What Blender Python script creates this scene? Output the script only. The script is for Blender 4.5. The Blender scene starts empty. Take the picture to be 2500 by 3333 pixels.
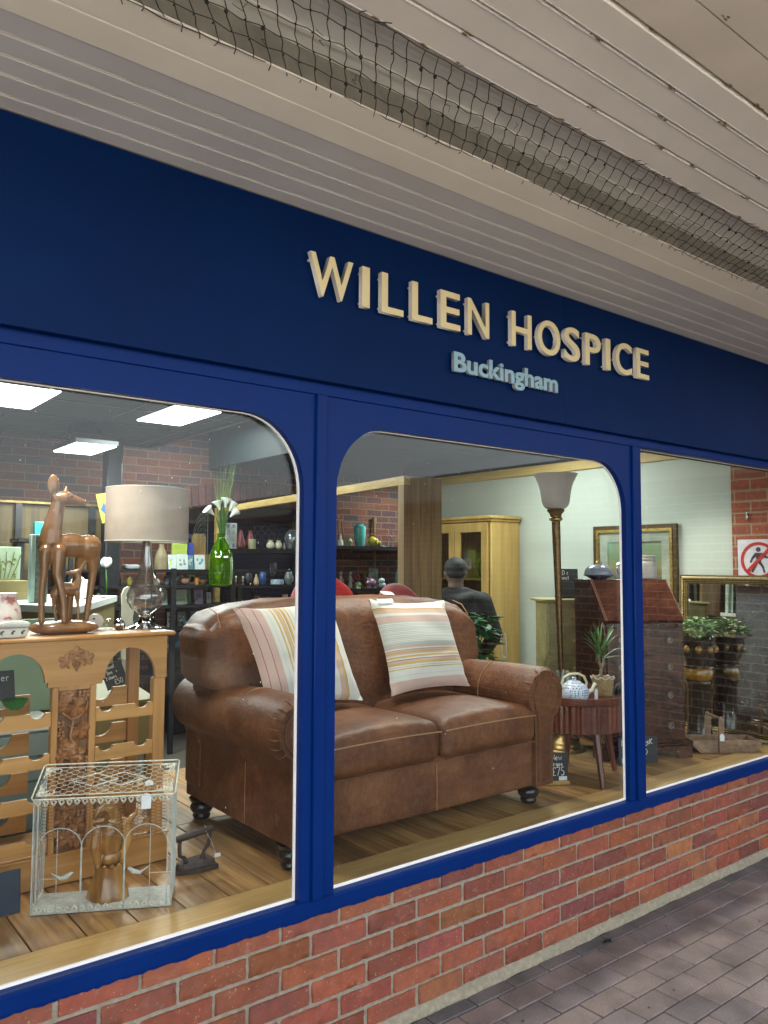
import bpy, bmesh, math, random
from mathutils import Vector, Matrix
from math import sin, cos, pi, radians
random.seed(7)
S = bpy.context.scene
COL = S.collection

# ------------------------------------------------------------------ camera
cam_d = bpy.data.cameras.new('camera'); cam = bpy.data.objects.new('camera', cam_d); COL.objects.link(cam)
S.camera = cam
cam_d.sensor_fit = 'HORIZONTAL'; cam_d.sensor_width = 36.0; cam_d.lens = 36.0 * 2583.14 / 2500
cam_d.clip_start = 0.05; cam_d.clip_end = 400
r_ = Vector((0.78235031, -0.62282403, 0.00426829)); d_ = Vector((0.04504245, 0.04974168, -0.99774593)); f_ = Vector((0.62120783, 0.78077909, 0.06696894))
m3 = Matrix(((r_.x, -d_.x, -f_.x), (r_.y, -d_.y, -f_.y), (r_.z, -d_.z, -f_.z)))
cam.matrix_world = Matrix.Translation((-1.90619, -2.19483, 1.58389)) @ m3.to_4x4()

# ------------------------------------------------------------------ world, sun, exposure
SUN_EL, SUN_AZ = radians(50), radians(20)
w = bpy.data.worlds.new('World'); S.world = w; w.use_nodes = True
nt = w.node_tree; bg = nt.nodes['Background']
sky = nt.nodes.new('ShaderNodeTexSky'); sky.sky_type = 'NISHITA'; sky.sun_disc = False
sky.sun_elevation = SUN_EL; sky.sun_rotation = SUN_AZ; sky.air_density = 1.0; sky.dust_density = 3.0; sky.ozone_density = 1.0
hs = nt.nodes.new('ShaderNodeHueSaturation'); hs.inputs['Saturation'].default_value = 0.25   # overcast: nearly grey sky light
nt.links.new(sky.outputs[0], hs.inputs['Color']); nt.links.new(hs.outputs[0], bg.inputs['Color'])
bg.inputs['Strength'].default_value = 0.15
sd = bpy.data.lights.new('sun', 'SUN'); sd.energy = 5.0; sd.angle = radians(1); sd.color = (1.0, 0.95, 0.88)
sun = bpy.data.objects.new('sun', sd); COL.objects.link(sun)
sun.rotation_euler = (radians(-40), 0, radians(-20))   # from behind the shop: lights the open yard, not the walkway
S.view_settings.view_transform = 'Standard'; S.view_settings.look = 'None'; S.view_settings.gamma = 1.0
S.view_settings.exposure = 2.75
S.cycles.max_bounces = 10; S.cycles.transparent_max_bounces = 16; S.cycles.transmission_bounces = 8
S.cycles.caustics_reflective = False; S.cycles.caustics_refractive = False
S.cycles.sample_clamp_indirect = 4.0
LED = 0.21

# ------------------------------------------------------------------ helpers
WL = {}
def wl(o): return WL.get(o.name, Vector((0, 0, 0)))
def link(o, parent=None, loc=None):
    COL.objects.link(o)
    loc = Vector(loc) if loc is not None else (wl(parent) if parent else Vector((0, 0, 0)))
    if parent: o.parent = parent; o.location = loc - wl(parent)
    else: o.location = loc
    WL[o.name] = loc
    return o
def tag(o, label=None, cat=None, group=None, kind=None):
    if label: o['label'] = label
    if cat: o['category'] = cat
    if group: o['group'] = group
    if kind: o['kind'] = kind
    return o
def thing(name, label, cat, loc, group=None):
    o = bpy.data.objects.new(name, None); o.empty_display_size = 0.1
    link(o, None, loc); return tag(o, label, cat, group)

class MB:
    def __init__(s): s.v = []; s.f = []; s.t = []; s.uv = []; s.mi = []; s.tint = None; s.m = 0; s.X = None
    def add(s, vs, fs, uvs=None, tint=None, mi=None):
        b = len(s.v)
        for p in vs: s.v.append(s.X @ Vector(p) if s.X else Vector(p))
        for k, f in enumerate(fs):
            s.f.append([b + i for i in f]); s.t.append(tint if tint is not None else s.tint)
            s.uv.append(uvs[k] if uvs else None); s.mi.append(s.m if mi is None else mi)
    def box(s, lo, hi, bev=0.0, tint=None):
        lo = Vector(lo); hi = Vector(hi)
        for i in range(3):
            if lo[i] > hi[i]: lo[i], hi[i] = hi[i], lo[i]
        if bev > 0:
            bev = min(bev, 0.45 * min(hi - lo))
            bm = bmesh.new(); bmesh.ops.create_cube(bm, size=1.0)
            for v in bm.verts: v.co = Vector([lo[i] + (v.co[i] + .5) * (hi[i] - lo[i]) for i in range(3)])
            bmesh.ops.bevel(bm, geom=bm.edges[:], offset=bev, segments=1, affect='EDGES', profile=0.5)
            bm.verts.index_update()
            s.add([v.co.copy() for v in bm.verts], [[v.index for v in f.verts] for f in bm.faces], tint=tint); bm.free(); return
        x0, y0, z0 = lo; x1, y1, z1 = hi
        s.add([(x0,y0,z0),(x1,y0,z0),(x1,y1,z0),(x0,y1,z0),(x0,y0,z1),(x1,y0,z1),(x1,y1,z1),(x0,y1,z1)],
              [(3,2,1,0),(4,5,6,7),(0,1,5,4),(1,2,6,5),(2,3,7,6),(3,0,4,7)], tint=tint)
    def lathe(s, prof, c, n=24, ax=None, cap=True, fn=None):
        # prof: (r, z) list, bottom to top; ax: optional direction
        c = Vector(c); q = Vector((0,0,1)).rotation_difference(Vector(ax)) if ax else None
        vs = []
        for r, z in prof:
            for i in range(n):
                a = 2*pi*i/n; rr = fn(a, r, z) if fn else r
                p = Vector((rr*cos(a), rr*sin(a), z))
                if q: p = q @ p
                vs.append(c + p)
        fs = []
        for k in range(len(prof)-1):
            for i in range(n):
                j = (i+1) % n; fs.append((k*n+i, k*n+j, (k+1)*n+j, (k+1)*n+i))
        if cap:
            fs.append(tuple(reversed(range(n)))); fs.append(tuple((len(prof)-1)*n+i for i in range(n)))
        s.add(vs, fs)
    def cyl(s, p, q, r, r2=None, n=12, cap=True):
        p = Vector(p); q = Vector(q); s.lathe([(r, 0), (r if r2 is None else r2, (q-p).length)], p, n, ax=(q-p).normalized(), cap=cap)
    def tube(s, pts, r, n=6, closed=False, cap=True):
        pts = [Vector(p) for p in pts]; N = len(pts); rs = r if isinstance(r, (list, tuple)) else [r]*N
        vs = []; up = Vector((0.13, 0.21, 1)).normalized(); prev = None
        for i in range(N):
            a = pts[(i-1) % N] if (closed or i > 0) else pts[0]; b = pts[(i+1) % N] if (closed or i < N-1) else pts[-1]
            t = (b-a)
            if t.length < 1e-9: t = Vector((0,0,1))
            t.normalize()
            if prev is None:
                u = t.cross(up)
                if u.length < .1: u = t.cross(Vector((1,0,0)))
            else: u = prev - t*prev.dot(t)
            u.normalize(); prev = u; v2 = t.cross(u)
            for k in range(n):
                a2 = 2*pi*k/n; vs.append(pts[i] + (u*cos(a2)+v2*sin(a2))*rs[i])
        fs = []
        for i in range(N if closed else N-1):
            j = (i+1) % N
            for k in range(n):
                l = (k+1) % n; fs.append((i*n+k, i*n+l, j*n+l, j*n+k))
        if cap and not closed: fs.append(tuple(reversed(range(n)))); fs.append(tuple((N-1)*n+k for k in range(n)))
        s.add(vs, fs)
    def ell(s, c, r, n=16, m=10, rot=None):
        c = Vector(c); r = (r, r, r) if not isinstance(r, (tuple, list)) else r
        M = rot if rot else Matrix.Identity(3)
        vs = [c + M @ Vector((0, 0, -r[2]))]
        for i in range(1, m):
            ph = -pi/2 + pi*i/m
            for k in range(n):
                a = 2*pi*k/n; vs.append(c + M @ Vector((r[0]*cos(ph)*cos(a), r[1]*cos(ph)*sin(a), r[2]*sin(ph))))
        vs.append(c + M @ Vector((0, 0, r[2])))
        fs = [(0, 1+(k+1) % n, 1+k) for k in range(n)]
        for i in range(m-2):
            for k in range(n): fs.append((1+i*n+k, 1+i*n+(k+1) % n, 1+(i+1)*n+(k+1) % n, 1+(i+1)*n+k))
        b = 1+(m-2)*n; T = len(vs)-1
        fs += [(b+k, b+(k+1) % n, T) for k in range(n)]
        s.add(vs, fs)
    def prism(s, loops, fn0, fn1):
        # loops of 2D points (outer then holes); fn0/fn1 map (a,b) to 3D front/back
        bm = bmesh.new(); allp = []; es = []
        for lp in loops:
            vs = [bm.verts.new((p[0], p[1], 0)) for p in lp]; allp += list(lp)
            for i in range(len(vs)): es.append(bm.edges.new((vs[i], vs[(i+1) % len(vs)])))
        bmesh.ops.triangle_fill(bm, edges=es, use_beauty=True, normal=(0, 0, 1))
        bm.verts.index_update(); N = len(allp)
        tris = [[v.index for v in f.verts] for f in bm.faces]; bm.free()
        vs = [fn0(*p) for p in allp] + [fn1(*p) for p in allp]
        fs = [tuple(reversed(t)) for t in tris] + [tuple(N+i for i in t) for t in tris]
        b = 0
        for lp in loops:
            n = len(lp)
            for i in range(n): j = (i+1) % n; fs.append((b+i, b+j, N+b+j, N+b+i))
            b += n
        s.add(vs, fs)
    def rbox(s, lo, hi, r, n=10, fn=None, uvplane=None):
        lo = Vector(lo); hi = Vector(hi); c = (lo+hi)/2; h = (hi-lo)/2
        seen = {}; vs = []; fs = []
        def vert(p):
            k = (round(p[0], 5), round(p[1], 5), round(p[2], 5))
            if k in seen: return seen[k]
            P = Vector([p[i]*h[i] for i in range(3)])
            rr = Vector([min(r, h[i]) for i in range(3)])
            I = Vector([max(-(h[i]-rr[i]), min(h[i]-rr[i], P[i])) for i in range(3)])
            D = Vector([(P[i]-I[i])/rr[i] for i in range(3)])
            # cube to sphere mapping for the corner part
            x, y, z = D
            E = Vector((x*math.sqrt(max(0,1-y*y/2-z*z/2+y*y*z*z/3)), y*math.sqrt(max(0,1-z*z/2-x*x/2+z*z*x*x/3)), z*math.sqrt(max(0,1-x*x/2-y*y/2+x*x*y*y/3))))
            Q = I + Vector([E[i]*rr[i] for i in range(3)])
            Q = c + Q
            if fn: Q = fn(Q, p)
            seen[k] = len(vs); vs.append(Q); return seen[k]
        for ax in range(3):
            for sg in (-1, 1):
                a, b = (ax+1) % 3, (ax+2) % 3
                for i in range(n):
                    for j in range(n):
                        q = []
                        for di, dj in ((0,0),(1,0),(1,1),(0,1)):
                            p = [0, 0, 0]; p[ax] = sg; p[a] = sin(pi/2*(-1+2*(i+di)/n)); p[b] = sin(pi/2*(-1+2*(j+dj)/n)); q.append(vert(p))
                        fs.append(tuple(q) if sg > 0 else tuple(reversed(q)))
        s.add(vs, fs)
    def build(s, name, mats, parent=None, loc=None, smooth=True, angle=38, bev=None):
        org = Vector(loc) if loc is not None else (wl(parent) if parent else Vector((0,0,0)))
        me = bpy.data.meshes.new(name); me.from_pydata([tuple(v-org) for v in s.v], [], s.f)
        if not isinstance(mats, (list, tuple)): mats = [mats]
        for m in mats: me.materials.append(m)
        if len(mats) > 1: me.polygons.foreach_set('material_index', s.mi)
        if any(t is not None for t in s.t):
            ca = me.color_attributes.new('tint', 'FLOAT_COLOR', 'CORNER'); arr = []
            for f, t in zip(s.f, s.t):
                t = t if t is not None else (.5, .5, .5, 1)
                for _ in f: arr += [t[0], t[1], t[2], 1.0]
            ca.data.foreach_set('color', arr)
        if any(u is not None for u in s.uv):
            ul = me.uv_layers.new(name='UVMap'); arr = []
            for f, u in zip(s.f, s.uv):
                for k in range(len(f)): arr += list(u[k]) if u else [0, 0]
            ul.data.foreach_set('uv', arr)
        me.validate(); me.update()
        if smooth:
            me.shade_smooth(); me.set_sharp_from_angle(angle=radians(angle))
        o = bpy.data.objects.new(name, me); link(o, parent, org)
        return o

def organic(name, blobs, mat, parent=None, voxel=0.004, smooth=5, loc=None, extra=None):
    mb = MB()
    for b in blobs:
        if b[0] == 's': mb.ell(b[1], b[2], 14, 8, b[3] if len(b) > 3 else None)
        else:
            _, pts, rs = b; mb.tube(pts, rs, 10)
            mb.ell(pts[0], rs[0], 10, 6); mb.ell(pts[-1], rs[-1], 10, 6)
    if extra: extra(mb)
    o = mb.build(name+'_tmp', mat, None, (0,0,0), smooth=False)
    md = o.modifiers.new('r', 'REMESH'); md.mode = 'VOXEL'; md.voxel_size = voxel
    ms = o.modifiers.new('s', 'SMOOTH'); ms.factor = 0.5; ms.iterations = smooth
    bpy.context.view_layer.update()
    dg = bpy.context.evaluated_depsgraph_get(); me = bpy.data.meshes.new_from_object(o.evaluated_get(dg))
    bpy.data.objects.remove(o)
    org = Vector(loc) if loc is not None else (wl(parent) if parent else Vector((0,0,0)))
    me.transform(Matrix.Translation(-org)); me.name = name; me.shade_smooth()
    me.materials.clear(); me.materials.append(mat)
    o = bpy.data.objects.new(name, me); link(o, parent, org); return o

# ------------------------------------------------------------------ materials
def base(name):
    m = bpy.data.materials.new(name); m.use_nodes = True; n = m.node_tree
    return m, n, n.nodes['Principled BSDF']
def L(n, a, b): n.links.new(a, b)
def node(n, t, **kw):
    x = n.nodes.new(t)
    for k, v in kw.items():
        if k in x.inputs: x.inputs[k].default_value = v
        else: setattr(x, k, v)
    return x
def ramp(n, fac, stops, interp='LINEAR'):
    r = n.nodes.new('ShaderNodeValToRGB'); r.color_ramp.interpolation = interp
    e = r.color_ramp.elements
    e.remove(e[1]); e[0].position = stops[0][0]; e[0].color = (*stops[0][1], 1)
    for p, c in stops[1:]: e.new(p).color = (*c, 1)
    L(n, fac, r.inputs[0]); return r
def coords(n, scale=(1,1,1), kind='Object'):
    tc = n.nodes.new('ShaderNodeTexCoord'); mp = n.nodes.new('ShaderNodeMapping'); mp.inputs['Scale'].default_value = scale
    L(n, tc.outputs[kind], mp.inputs['Vector']); return mp.outputs[0]
def bump(n, bs, h, strength=0.3, dist=0.01):
    b = n.nodes.new('ShaderNodeBump'); b.inputs['Strength'].default_value = strength; b.inputs['Distance'].default_value = dist
    L(n, h, b.inputs['Height']); L(n, b.outputs[0], bs.inputs['Normal']); return b
def P(name, c1, c2=None, scale=20, rough=0.5, metal=0.0, bmp=0.0, bscale=None, detail=4, coat=0, sheen=0, rvar=0.0, bdist=0.004):
    m, n, b = base(name); c2 = c2 or tuple(x*0.8 for x in c1)
    no = node(n, 'ShaderNodeTexNoise', Scale=scale, Detail=detail); L(n, coords(n), no.inputs['Vector'])
    r = ramp(n, no.outputs[0], [(0.3, c2), (0.7, c1)]); L(n, r.outputs[0], b.inputs['Base Color'])
    b.inputs['Roughness'].default_value = rough; b.inputs['Metallic'].default_value = metal
    if rvar:
        mr = node(n, 'ShaderNodeMapRange'); mr.inputs['To Min'].default_value = rough-rvar; mr.inputs['To Max'].default_value = rough+rvar
        L(n, no.outputs[0], mr.inputs[0]); L(n, mr.outputs[0], b.inputs['Roughness'])
    if coat: b.inputs['Coat Weight'].default_value = coat; b.inputs['Coat Roughness'].default_value = 0.08
    if sheen: b.inputs['Sheen Weight'].default_value = sheen
    if bmp:
        n2 = node(n, 'ShaderNodeTexNoise', Scale=bscale or scale*3, Detail=6); L(n, coords(n), n2.inputs['Vector'])
        bump(n, b, n2.outputs[0], bmp, bdist)
    return m
def WOOD(name, c1, c2, c3=None, axis=2, rough=0.5, fine=90, ring=6, tint=False, coat=0, knots=True, bmp=0.15, uvw=False):
    # grain runs along `axis` of the object; rings of growth and a few knots
    m, n, b = base(name); sc = [1, 1, 1]; sc[axis] = 0.06
    kn = 'UV' if uvw else 'Object'
    v = coords(n, tuple(sc), kn)
    if tint:
        at = node(n, 'ShaderNodeAttribute'); at.attribute_name = 'tint'
        va = node(n, 'ShaderNodeVectorMath', operation='MULTIPLY_ADD'); L(n, at.outputs['Color'], va.inputs[0]); va.inputs[1].default_value = (7, 5, 9); L(n, v, va.inputs[2]); v = va.outputs[0]
    big = node(n, 'ShaderNodeTexNoise', Scale=ring, Detail=3, Distortion=0.6); L(n, v, big.inputs['Vector'])
    mu = node(n, 'ShaderNodeMath', operation='MULTIPLY'); mu.inputs[1].default_value = 22; L(n, big.outputs[0], mu.inputs[0])
    si = node(n, 'ShaderNodeMath', operation='SINE'); L(n, mu.outputs[0], si.inputs[0])
    fi = node(n, 'ShaderNodeTexNoise', Scale=fine, Detail=5); L(n, v, fi.inputs['Vector'])
    ad = node(n, 'ShaderNodeMath', operation='MULTIPLY_ADD'); L(n, si.outputs[0], ad.inputs[0]); ad.inputs[1].default_value = 0.16; L(n, fi.outputs[0], ad.inputs[2])
    r = ramp(n, ad.outputs[0], [(0.25, c2), (0.5, tuple((a+b2)/2 for a, b2 in zip(c1, c2))), (0.72, c1)])
    col = r.outputs[0]
    if knots:
        sk = [3.2, 3.2, 3.2]; sk[axis] = 1.3
        vo = node(n, 'ShaderNodeTexVoronoi', Scale=1.0); L(n, coords(n, tuple(sk), kn), vo.inputs['Vector'])
        kr = ramp(n, vo.outputs['Distance'], [(0.03, (1,1,1)), (0.085, (0,0,0))])
        mx = node(n, 'ShaderNodeMix', data_type='RGBA'); L(n, kr.outputs[0], mx.inputs[0]); L(n, col, mx.inputs[6]); mx.inputs[7].default_value = (*(c3 or tuple(x*.35 for x in c2)), 1); col = mx.outputs[2]
    if tint:
        mr = node(n, 'ShaderNodeMapRange'); mr.inputs['To Min'].default_value = 0.55; mr.inputs['To Max'].default_value = 1.35; L(n, at.outputs['Fac'], mr.inputs[0])
        mm = node(n, 'ShaderNodeVectorMath', operation='SCALE'); L(n, col, mm.inputs[0]); L(n, mr.outputs[0], mm.inputs['Scale']); col = mm.outputs[0]
    L(n, col, b.inputs['Base Color']); b.inputs['Roughness'].default_value = rough
    if coat: b.inputs['Coat Weight'].default_value = coat; b.inputs['Coat Roughness'].default_value = 0.12
    bump(n, b, ad.outputs[0], bmp, 0.003); return m
def BRICK(name, cols, mortar, plane='XZ', rough=0.85, off=(0,0,0), bmp=0.6):
    m, n, b = base(name)
    tc = node(n, 'ShaderNodeTexCoord'); sx = node(n, 'ShaderNodeSeparateXYZ'); L(n, tc.outputs['Object'], sx.inputs[0])
    cx = node(n, 'ShaderNodeCombineXYZ'); L(n, sx.outputs['X' if plane[0] == 'X' else 'Y'], cx.inputs[0]); L(n, sx.outputs['Z'], cx.inputs[1])
    wob = node(n, 'ShaderNodeTexNoise', Scale=9, Detail=2); L(n, tc.outputs['Object'], wob.inputs['Vector'])
    va = node(n, 'ShaderNodeVectorMath', operation='MULTIPLY_ADD'); L(n, wob.outputs['Color'], va.inputs[0]); va.inputs[1].default_value = (.012, .010, 0); L(n, cx.outputs[0], va.inputs[2])
    br = node(n, 'ShaderNodeTexBrick'); L(n, va.outputs[0], br.inputs['Vector'])
    br.inputs['Scale'].default_value = 1; br.inputs['Brick Width'].default_value = .225; br.inputs['Row Height'].default_value = .075; br.inputs['Mortar Size'].default_value = .006; br.inputs['Mortar Smooth'].default_value = .25; br.inputs['Bias'].default_value = 0
    br.inputs['Color1'].default_value = (0,0,0,1); br.inputs['Color2'].default_value = (1,1,1,1); br.inputs['Mortar'].default_value = (.5,.5,.5,1)
    r = ramp(n, br.outputs['Color'], [(i/(len(cols)-1), c) for i, c in enumerate(cols)])
    no = node(n, 'ShaderNodeTexNoise', Scale=30, Detail=6); L(n, tc.outputs['Object'], no.inputs['Vector'])
    hv = node(n, 'ShaderNodeMapRange'); hv.inputs['To Min'].default_value = .6; hv.inputs['To Max'].default_value = 1.4; L(n, no.outputs[0], hv.inputs[0])
    sc = node(n, 'ShaderNodeVectorMath', operation='SCALE'); L(n, r.outputs[0], sc.inputs[0]); L(n, hv.outputs[0], sc.inputs['Scale'])
    mx = node(n, 'ShaderNodeMix', data_type='RGBA'); L(n, br.outputs['Fac'], mx.inputs[0]); L(n, sc.outputs[0], mx.inputs[6]); mx.inputs[7].default_value = (*mortar, 1)
    L(n, mx.outputs[2], b.inputs['Base Color']); b.inputs['Roughness'].default_value = rough
    s2 = node(n, 'ShaderNodeMath', operation='MULTIPLY_ADD'); L(n, br.outputs['Fac'], s2.inputs[0]); s2.inputs[1].default_value = -1.0; L(n, no.outputs[0], s2.inputs[2])
    bump(n, b, s2.outputs[0], bmp, .006); return m
def EMIT(name, c, st):
    m, n, b = base(name); b.inputs['Base Color'].default_value = (*c, 1); b.inputs['Emission Color'].default_value = (*c, 1); b.inputs['Emission Strength'].default_value = st; return m
def GLASS(name, tintc=(1,1,1), base_r=.045, gain=.9, power=4, rough=0.0, body=None, bodyf=0.0):
    # thin clear glass: see-through plus mirror reflection that grows towards grazing
    m, n, b = base(name); n.nodes.remove(b); out = n.nodes['Material Output']
    tr = node(n, 'ShaderNodeBsdfTransparent', Color=(*tintc, 1)); gl = node(n, 'ShaderNodeBsdfGlossy', Roughness=rough)
    lw = node(n, 'ShaderNodeLayerWeight', Blend=.5); pw = node(n, 'ShaderNodeMath', operation='POWER'); L(n, lw.outputs['Facing'], pw.inputs[0]); pw.inputs[1].default_value = power
    ma = node(n, 'ShaderNodeMath', operation='MULTIPLY_ADD', use_clamp=True); L(n, pw.outputs[0], ma.inputs[0]); ma.inputs[1].default_value = gain; ma.inputs[2].default_value = base_r
    mx = node(n, 'ShaderNodeMixShader'); L(n, ma.outputs[0], mx.inputs[0]); L(n, tr.outputs[0], mx.inputs[1]); L(n, gl.outputs[0], mx.inputs[2]); res = mx.outputs[0]
    if body:
        df = node(n, 'ShaderNodeBsdfTranslucent', Color=(*body, 1)); m2 = node(n, 'ShaderNodeMixShader'); m2.inputs[0].default_value = bodyf; L(n, res, m2.inputs[1]); L(n, df.outputs[0], m2.inputs[2]); res = m2.outputs[0]
    L(n, res, out.inputs[0]); return m

M = {}
M['navy'] = P('blue_gloss_paint', (.0, .019, .125), (.0, .016, .110), 6, .42, bmp=.10, bscale=60, rvar=.06)
M['navy_f'] = P('blue_satin_fascia_paint', (.0, .0140, .074), (.0, .0115, .064), 3, .55, bmp=.05, bscale=40)
for k_ in ('navy', 'navy_f'): M[k_].node_tree.nodes['Principled BSDF'].inputs['Specular IOR Level'].default_value = .12 if k_ == 'navy' else .10
M['bead'] = P('white_silicone', (.85, .85, .82), (.8, .8, .78), 10, .4)
M['cream'] = P('cream_painted_board', (.86, .81, .68), (.80, .75, .62), 5, .5, bmp=.12, bscale=30)
M['grille'] = P('grey_pvc_board', (.60, .58, .555), (.55, .53, .505), 4, .45, bmp=.06, bscale=20)
M['dirt'] = P('dirty_gap', (.09, .08, .06), (.05, .045, .035), 40, .9)
M['gl'] = GLASS('window_glass', (.95, .98, .97), .018, .60, 4)
M['mortar'] = P('mortar', (.30, .275, .21), (.21, .19, .145), 60, .95, bmp=.5, bscale=200)
M['concrete_white'] = P('pale_lettering_edge', (.72, .70, .66), None, 10, .5)
M['cream_letter'] = P('cream_yellow_letter_face', (.72, .62, .34), (.69, .59, .32), 8, .35)
M['blue_letter'] = P('pale_blue_letter_face', (.24, .40, .47), (.22, .37, .44), 8, .35)
M['net'] = P('black_netting', (.012, .011, .009), (.02, .018, .014), 80, .8)

def brick_face_mat():
    m, n, b = base('red_facing_brick'); at = node(n, 'ShaderNodeAttribute'); at.attribute_name = 'tint'
    v = coords(n)
    n1 = node(n, 'ShaderNodeTexNoise', Scale=22, Detail=6, Roughness=.65); L(n, v, n1.inputs['Vector'])
    hv = node(n, 'ShaderNodeMapRange'); hv.inputs['To Min'].default_value = .45; hv.inputs['To Max'].default_value = 1.55; L(n, n1.outputs[0], hv.inputs[0])
    sc = node(n, 'ShaderNodeVectorMath', operation='SCALE'); L(n, at.outputs['Color'], sc.inputs[0]); L(n, hv.outputs[0], sc.inputs['Scale'])
    n2 = node(n, 'ShaderNodeTexNoise', Scale=14, Detail=8, Roughness=.7, Distortion=.8); L(n, coords(n, (1, 1, 1.7)), n2.inputs['Vector'])
    sr = ramp(n, n2.outputs[0], [(.57, (0,0,0)), (.70, (.42,.42,.42))])
    mx = node(n, 'ShaderNodeMix', data_type='RGBA'); L(n, sr.outputs[0], mx.inputs[0]); L(n, sc.outputs[0], mx.inputs[6]); mx.inputs[7].default_value = (.30, .21, .15, 1)
    n3 = node(n, 'ShaderNodeTexNoise', Scale=130, Detail=3); L(n, v, n3.inputs['Vector'])
    s3 = ramp(n, n3.outputs[0], [(.66, (0,0,0)), (.72, (.65,.65,.65))])
    m2 = node(n, 'ShaderNodeMix', data_type='RGBA'); L(n, s3.outputs[0], m2.inputs[0]); L(n, mx.outputs[2], m2.inputs[6]); m2.inputs[7].default_value = (.42, .35, .27, 1)
    n4 = node(n, 'ShaderNodeTexNoise', Scale=9, Detail=5); L(n, v, n4.inputs['Vector'])
    s4 = ramp(n, n4.outputs[0], [(.5, (0,0,0)), (.75, (.5,.5,.5))])
    m4 = node(n, 'ShaderNodeMix', data_type='RGBA'); L(n, s4.outputs[0], m4.inputs[0]); L(n, m2.outputs[2], m4.inputs[6]); m4.inputs[7].default_value = (.13, .055, .048, 1)
    L(n, m4.outputs[2], b.inputs['Base Color']); b.inputs['Roughness'].default_value = .75
    bump(n, b, n1.outputs[0], .5, .004); return m
M['brick'] = brick_face_mat()
def paver_mat():
    m, n, b = base('brown_block_paver'); at = node(n, 'ShaderNodeAttribute'); at.attribute_name = 'tint'
    v = coords(n); n1 = node(n, 'ShaderNodeTexNoise', Scale=160, Detail=6, Roughness=.8); L(n, v, n1.inputs['Vector'])
    n2 = node(n, 'ShaderNodeTexNoise', Scale=5, Detail=5); L(n, v, n2.inputs['Vector'])
    a = node(n, 'ShaderNodeMath', operation='MULTIPLY'); L(n, n1.outputs[0], a.inputs[0]); L(n, n2.outputs[0], a.inputs[1])
    hv = node(n, 'ShaderNodeMapRange'); hv.inputs['From Min'].default_value = .1; hv.inputs['From Max'].default_value = .42; hv.inputs['To Min'].default_value = .45; hv.inputs['To Max'].default_value = 1.5; L(n, a.outputs[0], hv.inputs[0])
    sc = node(n, 'ShaderNodeVectorMath', operation='SCALE'); L(n, at.outputs['Color'], sc.inputs[0]); L(n, hv.outputs[0], sc.inputs['Scale'])
    L(n, sc.outputs[0], b.inputs['Base Color']); b.inputs['Roughness'].default_value = .82; bump(n, b, n1.outputs[0], .5, .002); return m
M['paver'] = paver_mat()
M['sand'] = P('joint_sand', (.10, .082, .070), (.055, .047, .042), 90, .95)
M['brick_in'] = BRICK('interior_brick', [(.055,.035,.045), (.11,.032,.022), (.15,.045,.028), (.05,.035,.05), (.17,.055,.03)], (.16, .12, .075), 'XZ')
M['brick_out'] = BRICK('opposite_brick', [(.07,.032,.022), (.10,.045,.03), (.06,.03,.024)], (.48, .43, .35), 'YZ')
M['brick_pier'] = BRICK('pier_brick', [(.24,.055,.025), (.30,.075,.035), (.18,.05,.03)], (.28, .22, .14), 'YZ')
M['white_wall'] = P('painted_wall', (.46, .50, .44), (.43, .465, .41), 3, .7, bmp=.1, bscale=20)
M['teal_board'] = P('dark_teal_ceiling', (.004, .016, .018), (.003, .011, .013), 5, .6)
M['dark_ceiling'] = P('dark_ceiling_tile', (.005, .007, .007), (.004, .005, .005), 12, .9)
M['black'] = P('black_metal', (.012, .013, .016), (.008, .009, .011), 20, .4, bmp=.05)
M['floor_in'] = P('shop_floor', (.10, .085, .07), None, 8, .5)
M['plank'] = WOOD('reclaimed_plank', (.44, .24, .085), (.20, .098, .032), tint=True, axis=1, rough=.42, fine=60, ring=7, bmp=.25)
M['sill_wood'] = WOOD('pale_border_plank', (.64, .42, .165), (.45, .27, .095), axis=0, rough=.4, fine=55, ring=5, bmp=.15)
M['pine'] = WOOD('waxed_pine', (.56, .285, .092), (.41, .19, .052), axis=0, rough=.42, fine=50, ring=5)
M['pine_v'] = WOOD('waxed_pine_upright', (.51, .25, .082), (.37, .165, .046), axis=2, rough=.42, fine=50, ring=5)
M['carve'] = P('carved_pine', (.42, .195, .080), (.26, .105, .038), 35, .45, bmp=.3, bscale=120)
M['carve_bg'] = WOOD('carving_ground', (.20, .09, .036), (.12, .05, .02), axis=2, rough=.5, fine=80, ring=6, knots=False)
M['screen'] = WOOD('dark_screen_plank', (.095, .062, .018), (.048, .030, .009), axis=2, rough=.7, fine=50, ring=5)
M['oak'] = WOOD('light_oak', (.50, .33, .10), (.38, .235, .065), axis=2, rough=.45, fine=60, ring=4, knots=False)
M['timber'] = WOOD('pale_timber', (.50, .36, .13), (.36, .24, .08), axis=1, rough=.6, fine=50, ring=5)
M['clad'] = WOOD('plank_cladding', (.27, .165, .060), (.155, .088, .032), axis=2, rough=.6, fine=50, ring=6)
M['mahog'] = WOOD('mahogany', (.072, .026, .014), (.032, .012, .007), axis=0, rough=.22, fine=50, ring=5, knots=False, coat=.5, bmp=.04)
M['mahog_l'] = WOOD('red_mahogany_flap', (.125, .044, .026), (.075, .024, .015), axis=0, rough=.2, fine=50, ring=5, knots=False, coat=.6, bmp=.03)
M['walnut'] = WOOD('reddish_walnut', (.15, .038, .018), (.065, .016, .009), axis=2, rough=.3, fine=60, ring=6, knots=False, coat=.3, bmp=.05)
M['trug'] = WOOD('old_grey_wood', (.30, .19, .115), (.17, .10, .06), axis=0, rough=.7, fine=60, ring=5)
M['brass'] = P('aged_brass', (.33, .23, .09), (.20, .13, .05), 30, .34, metal=1.0, bmp=.05)
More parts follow.
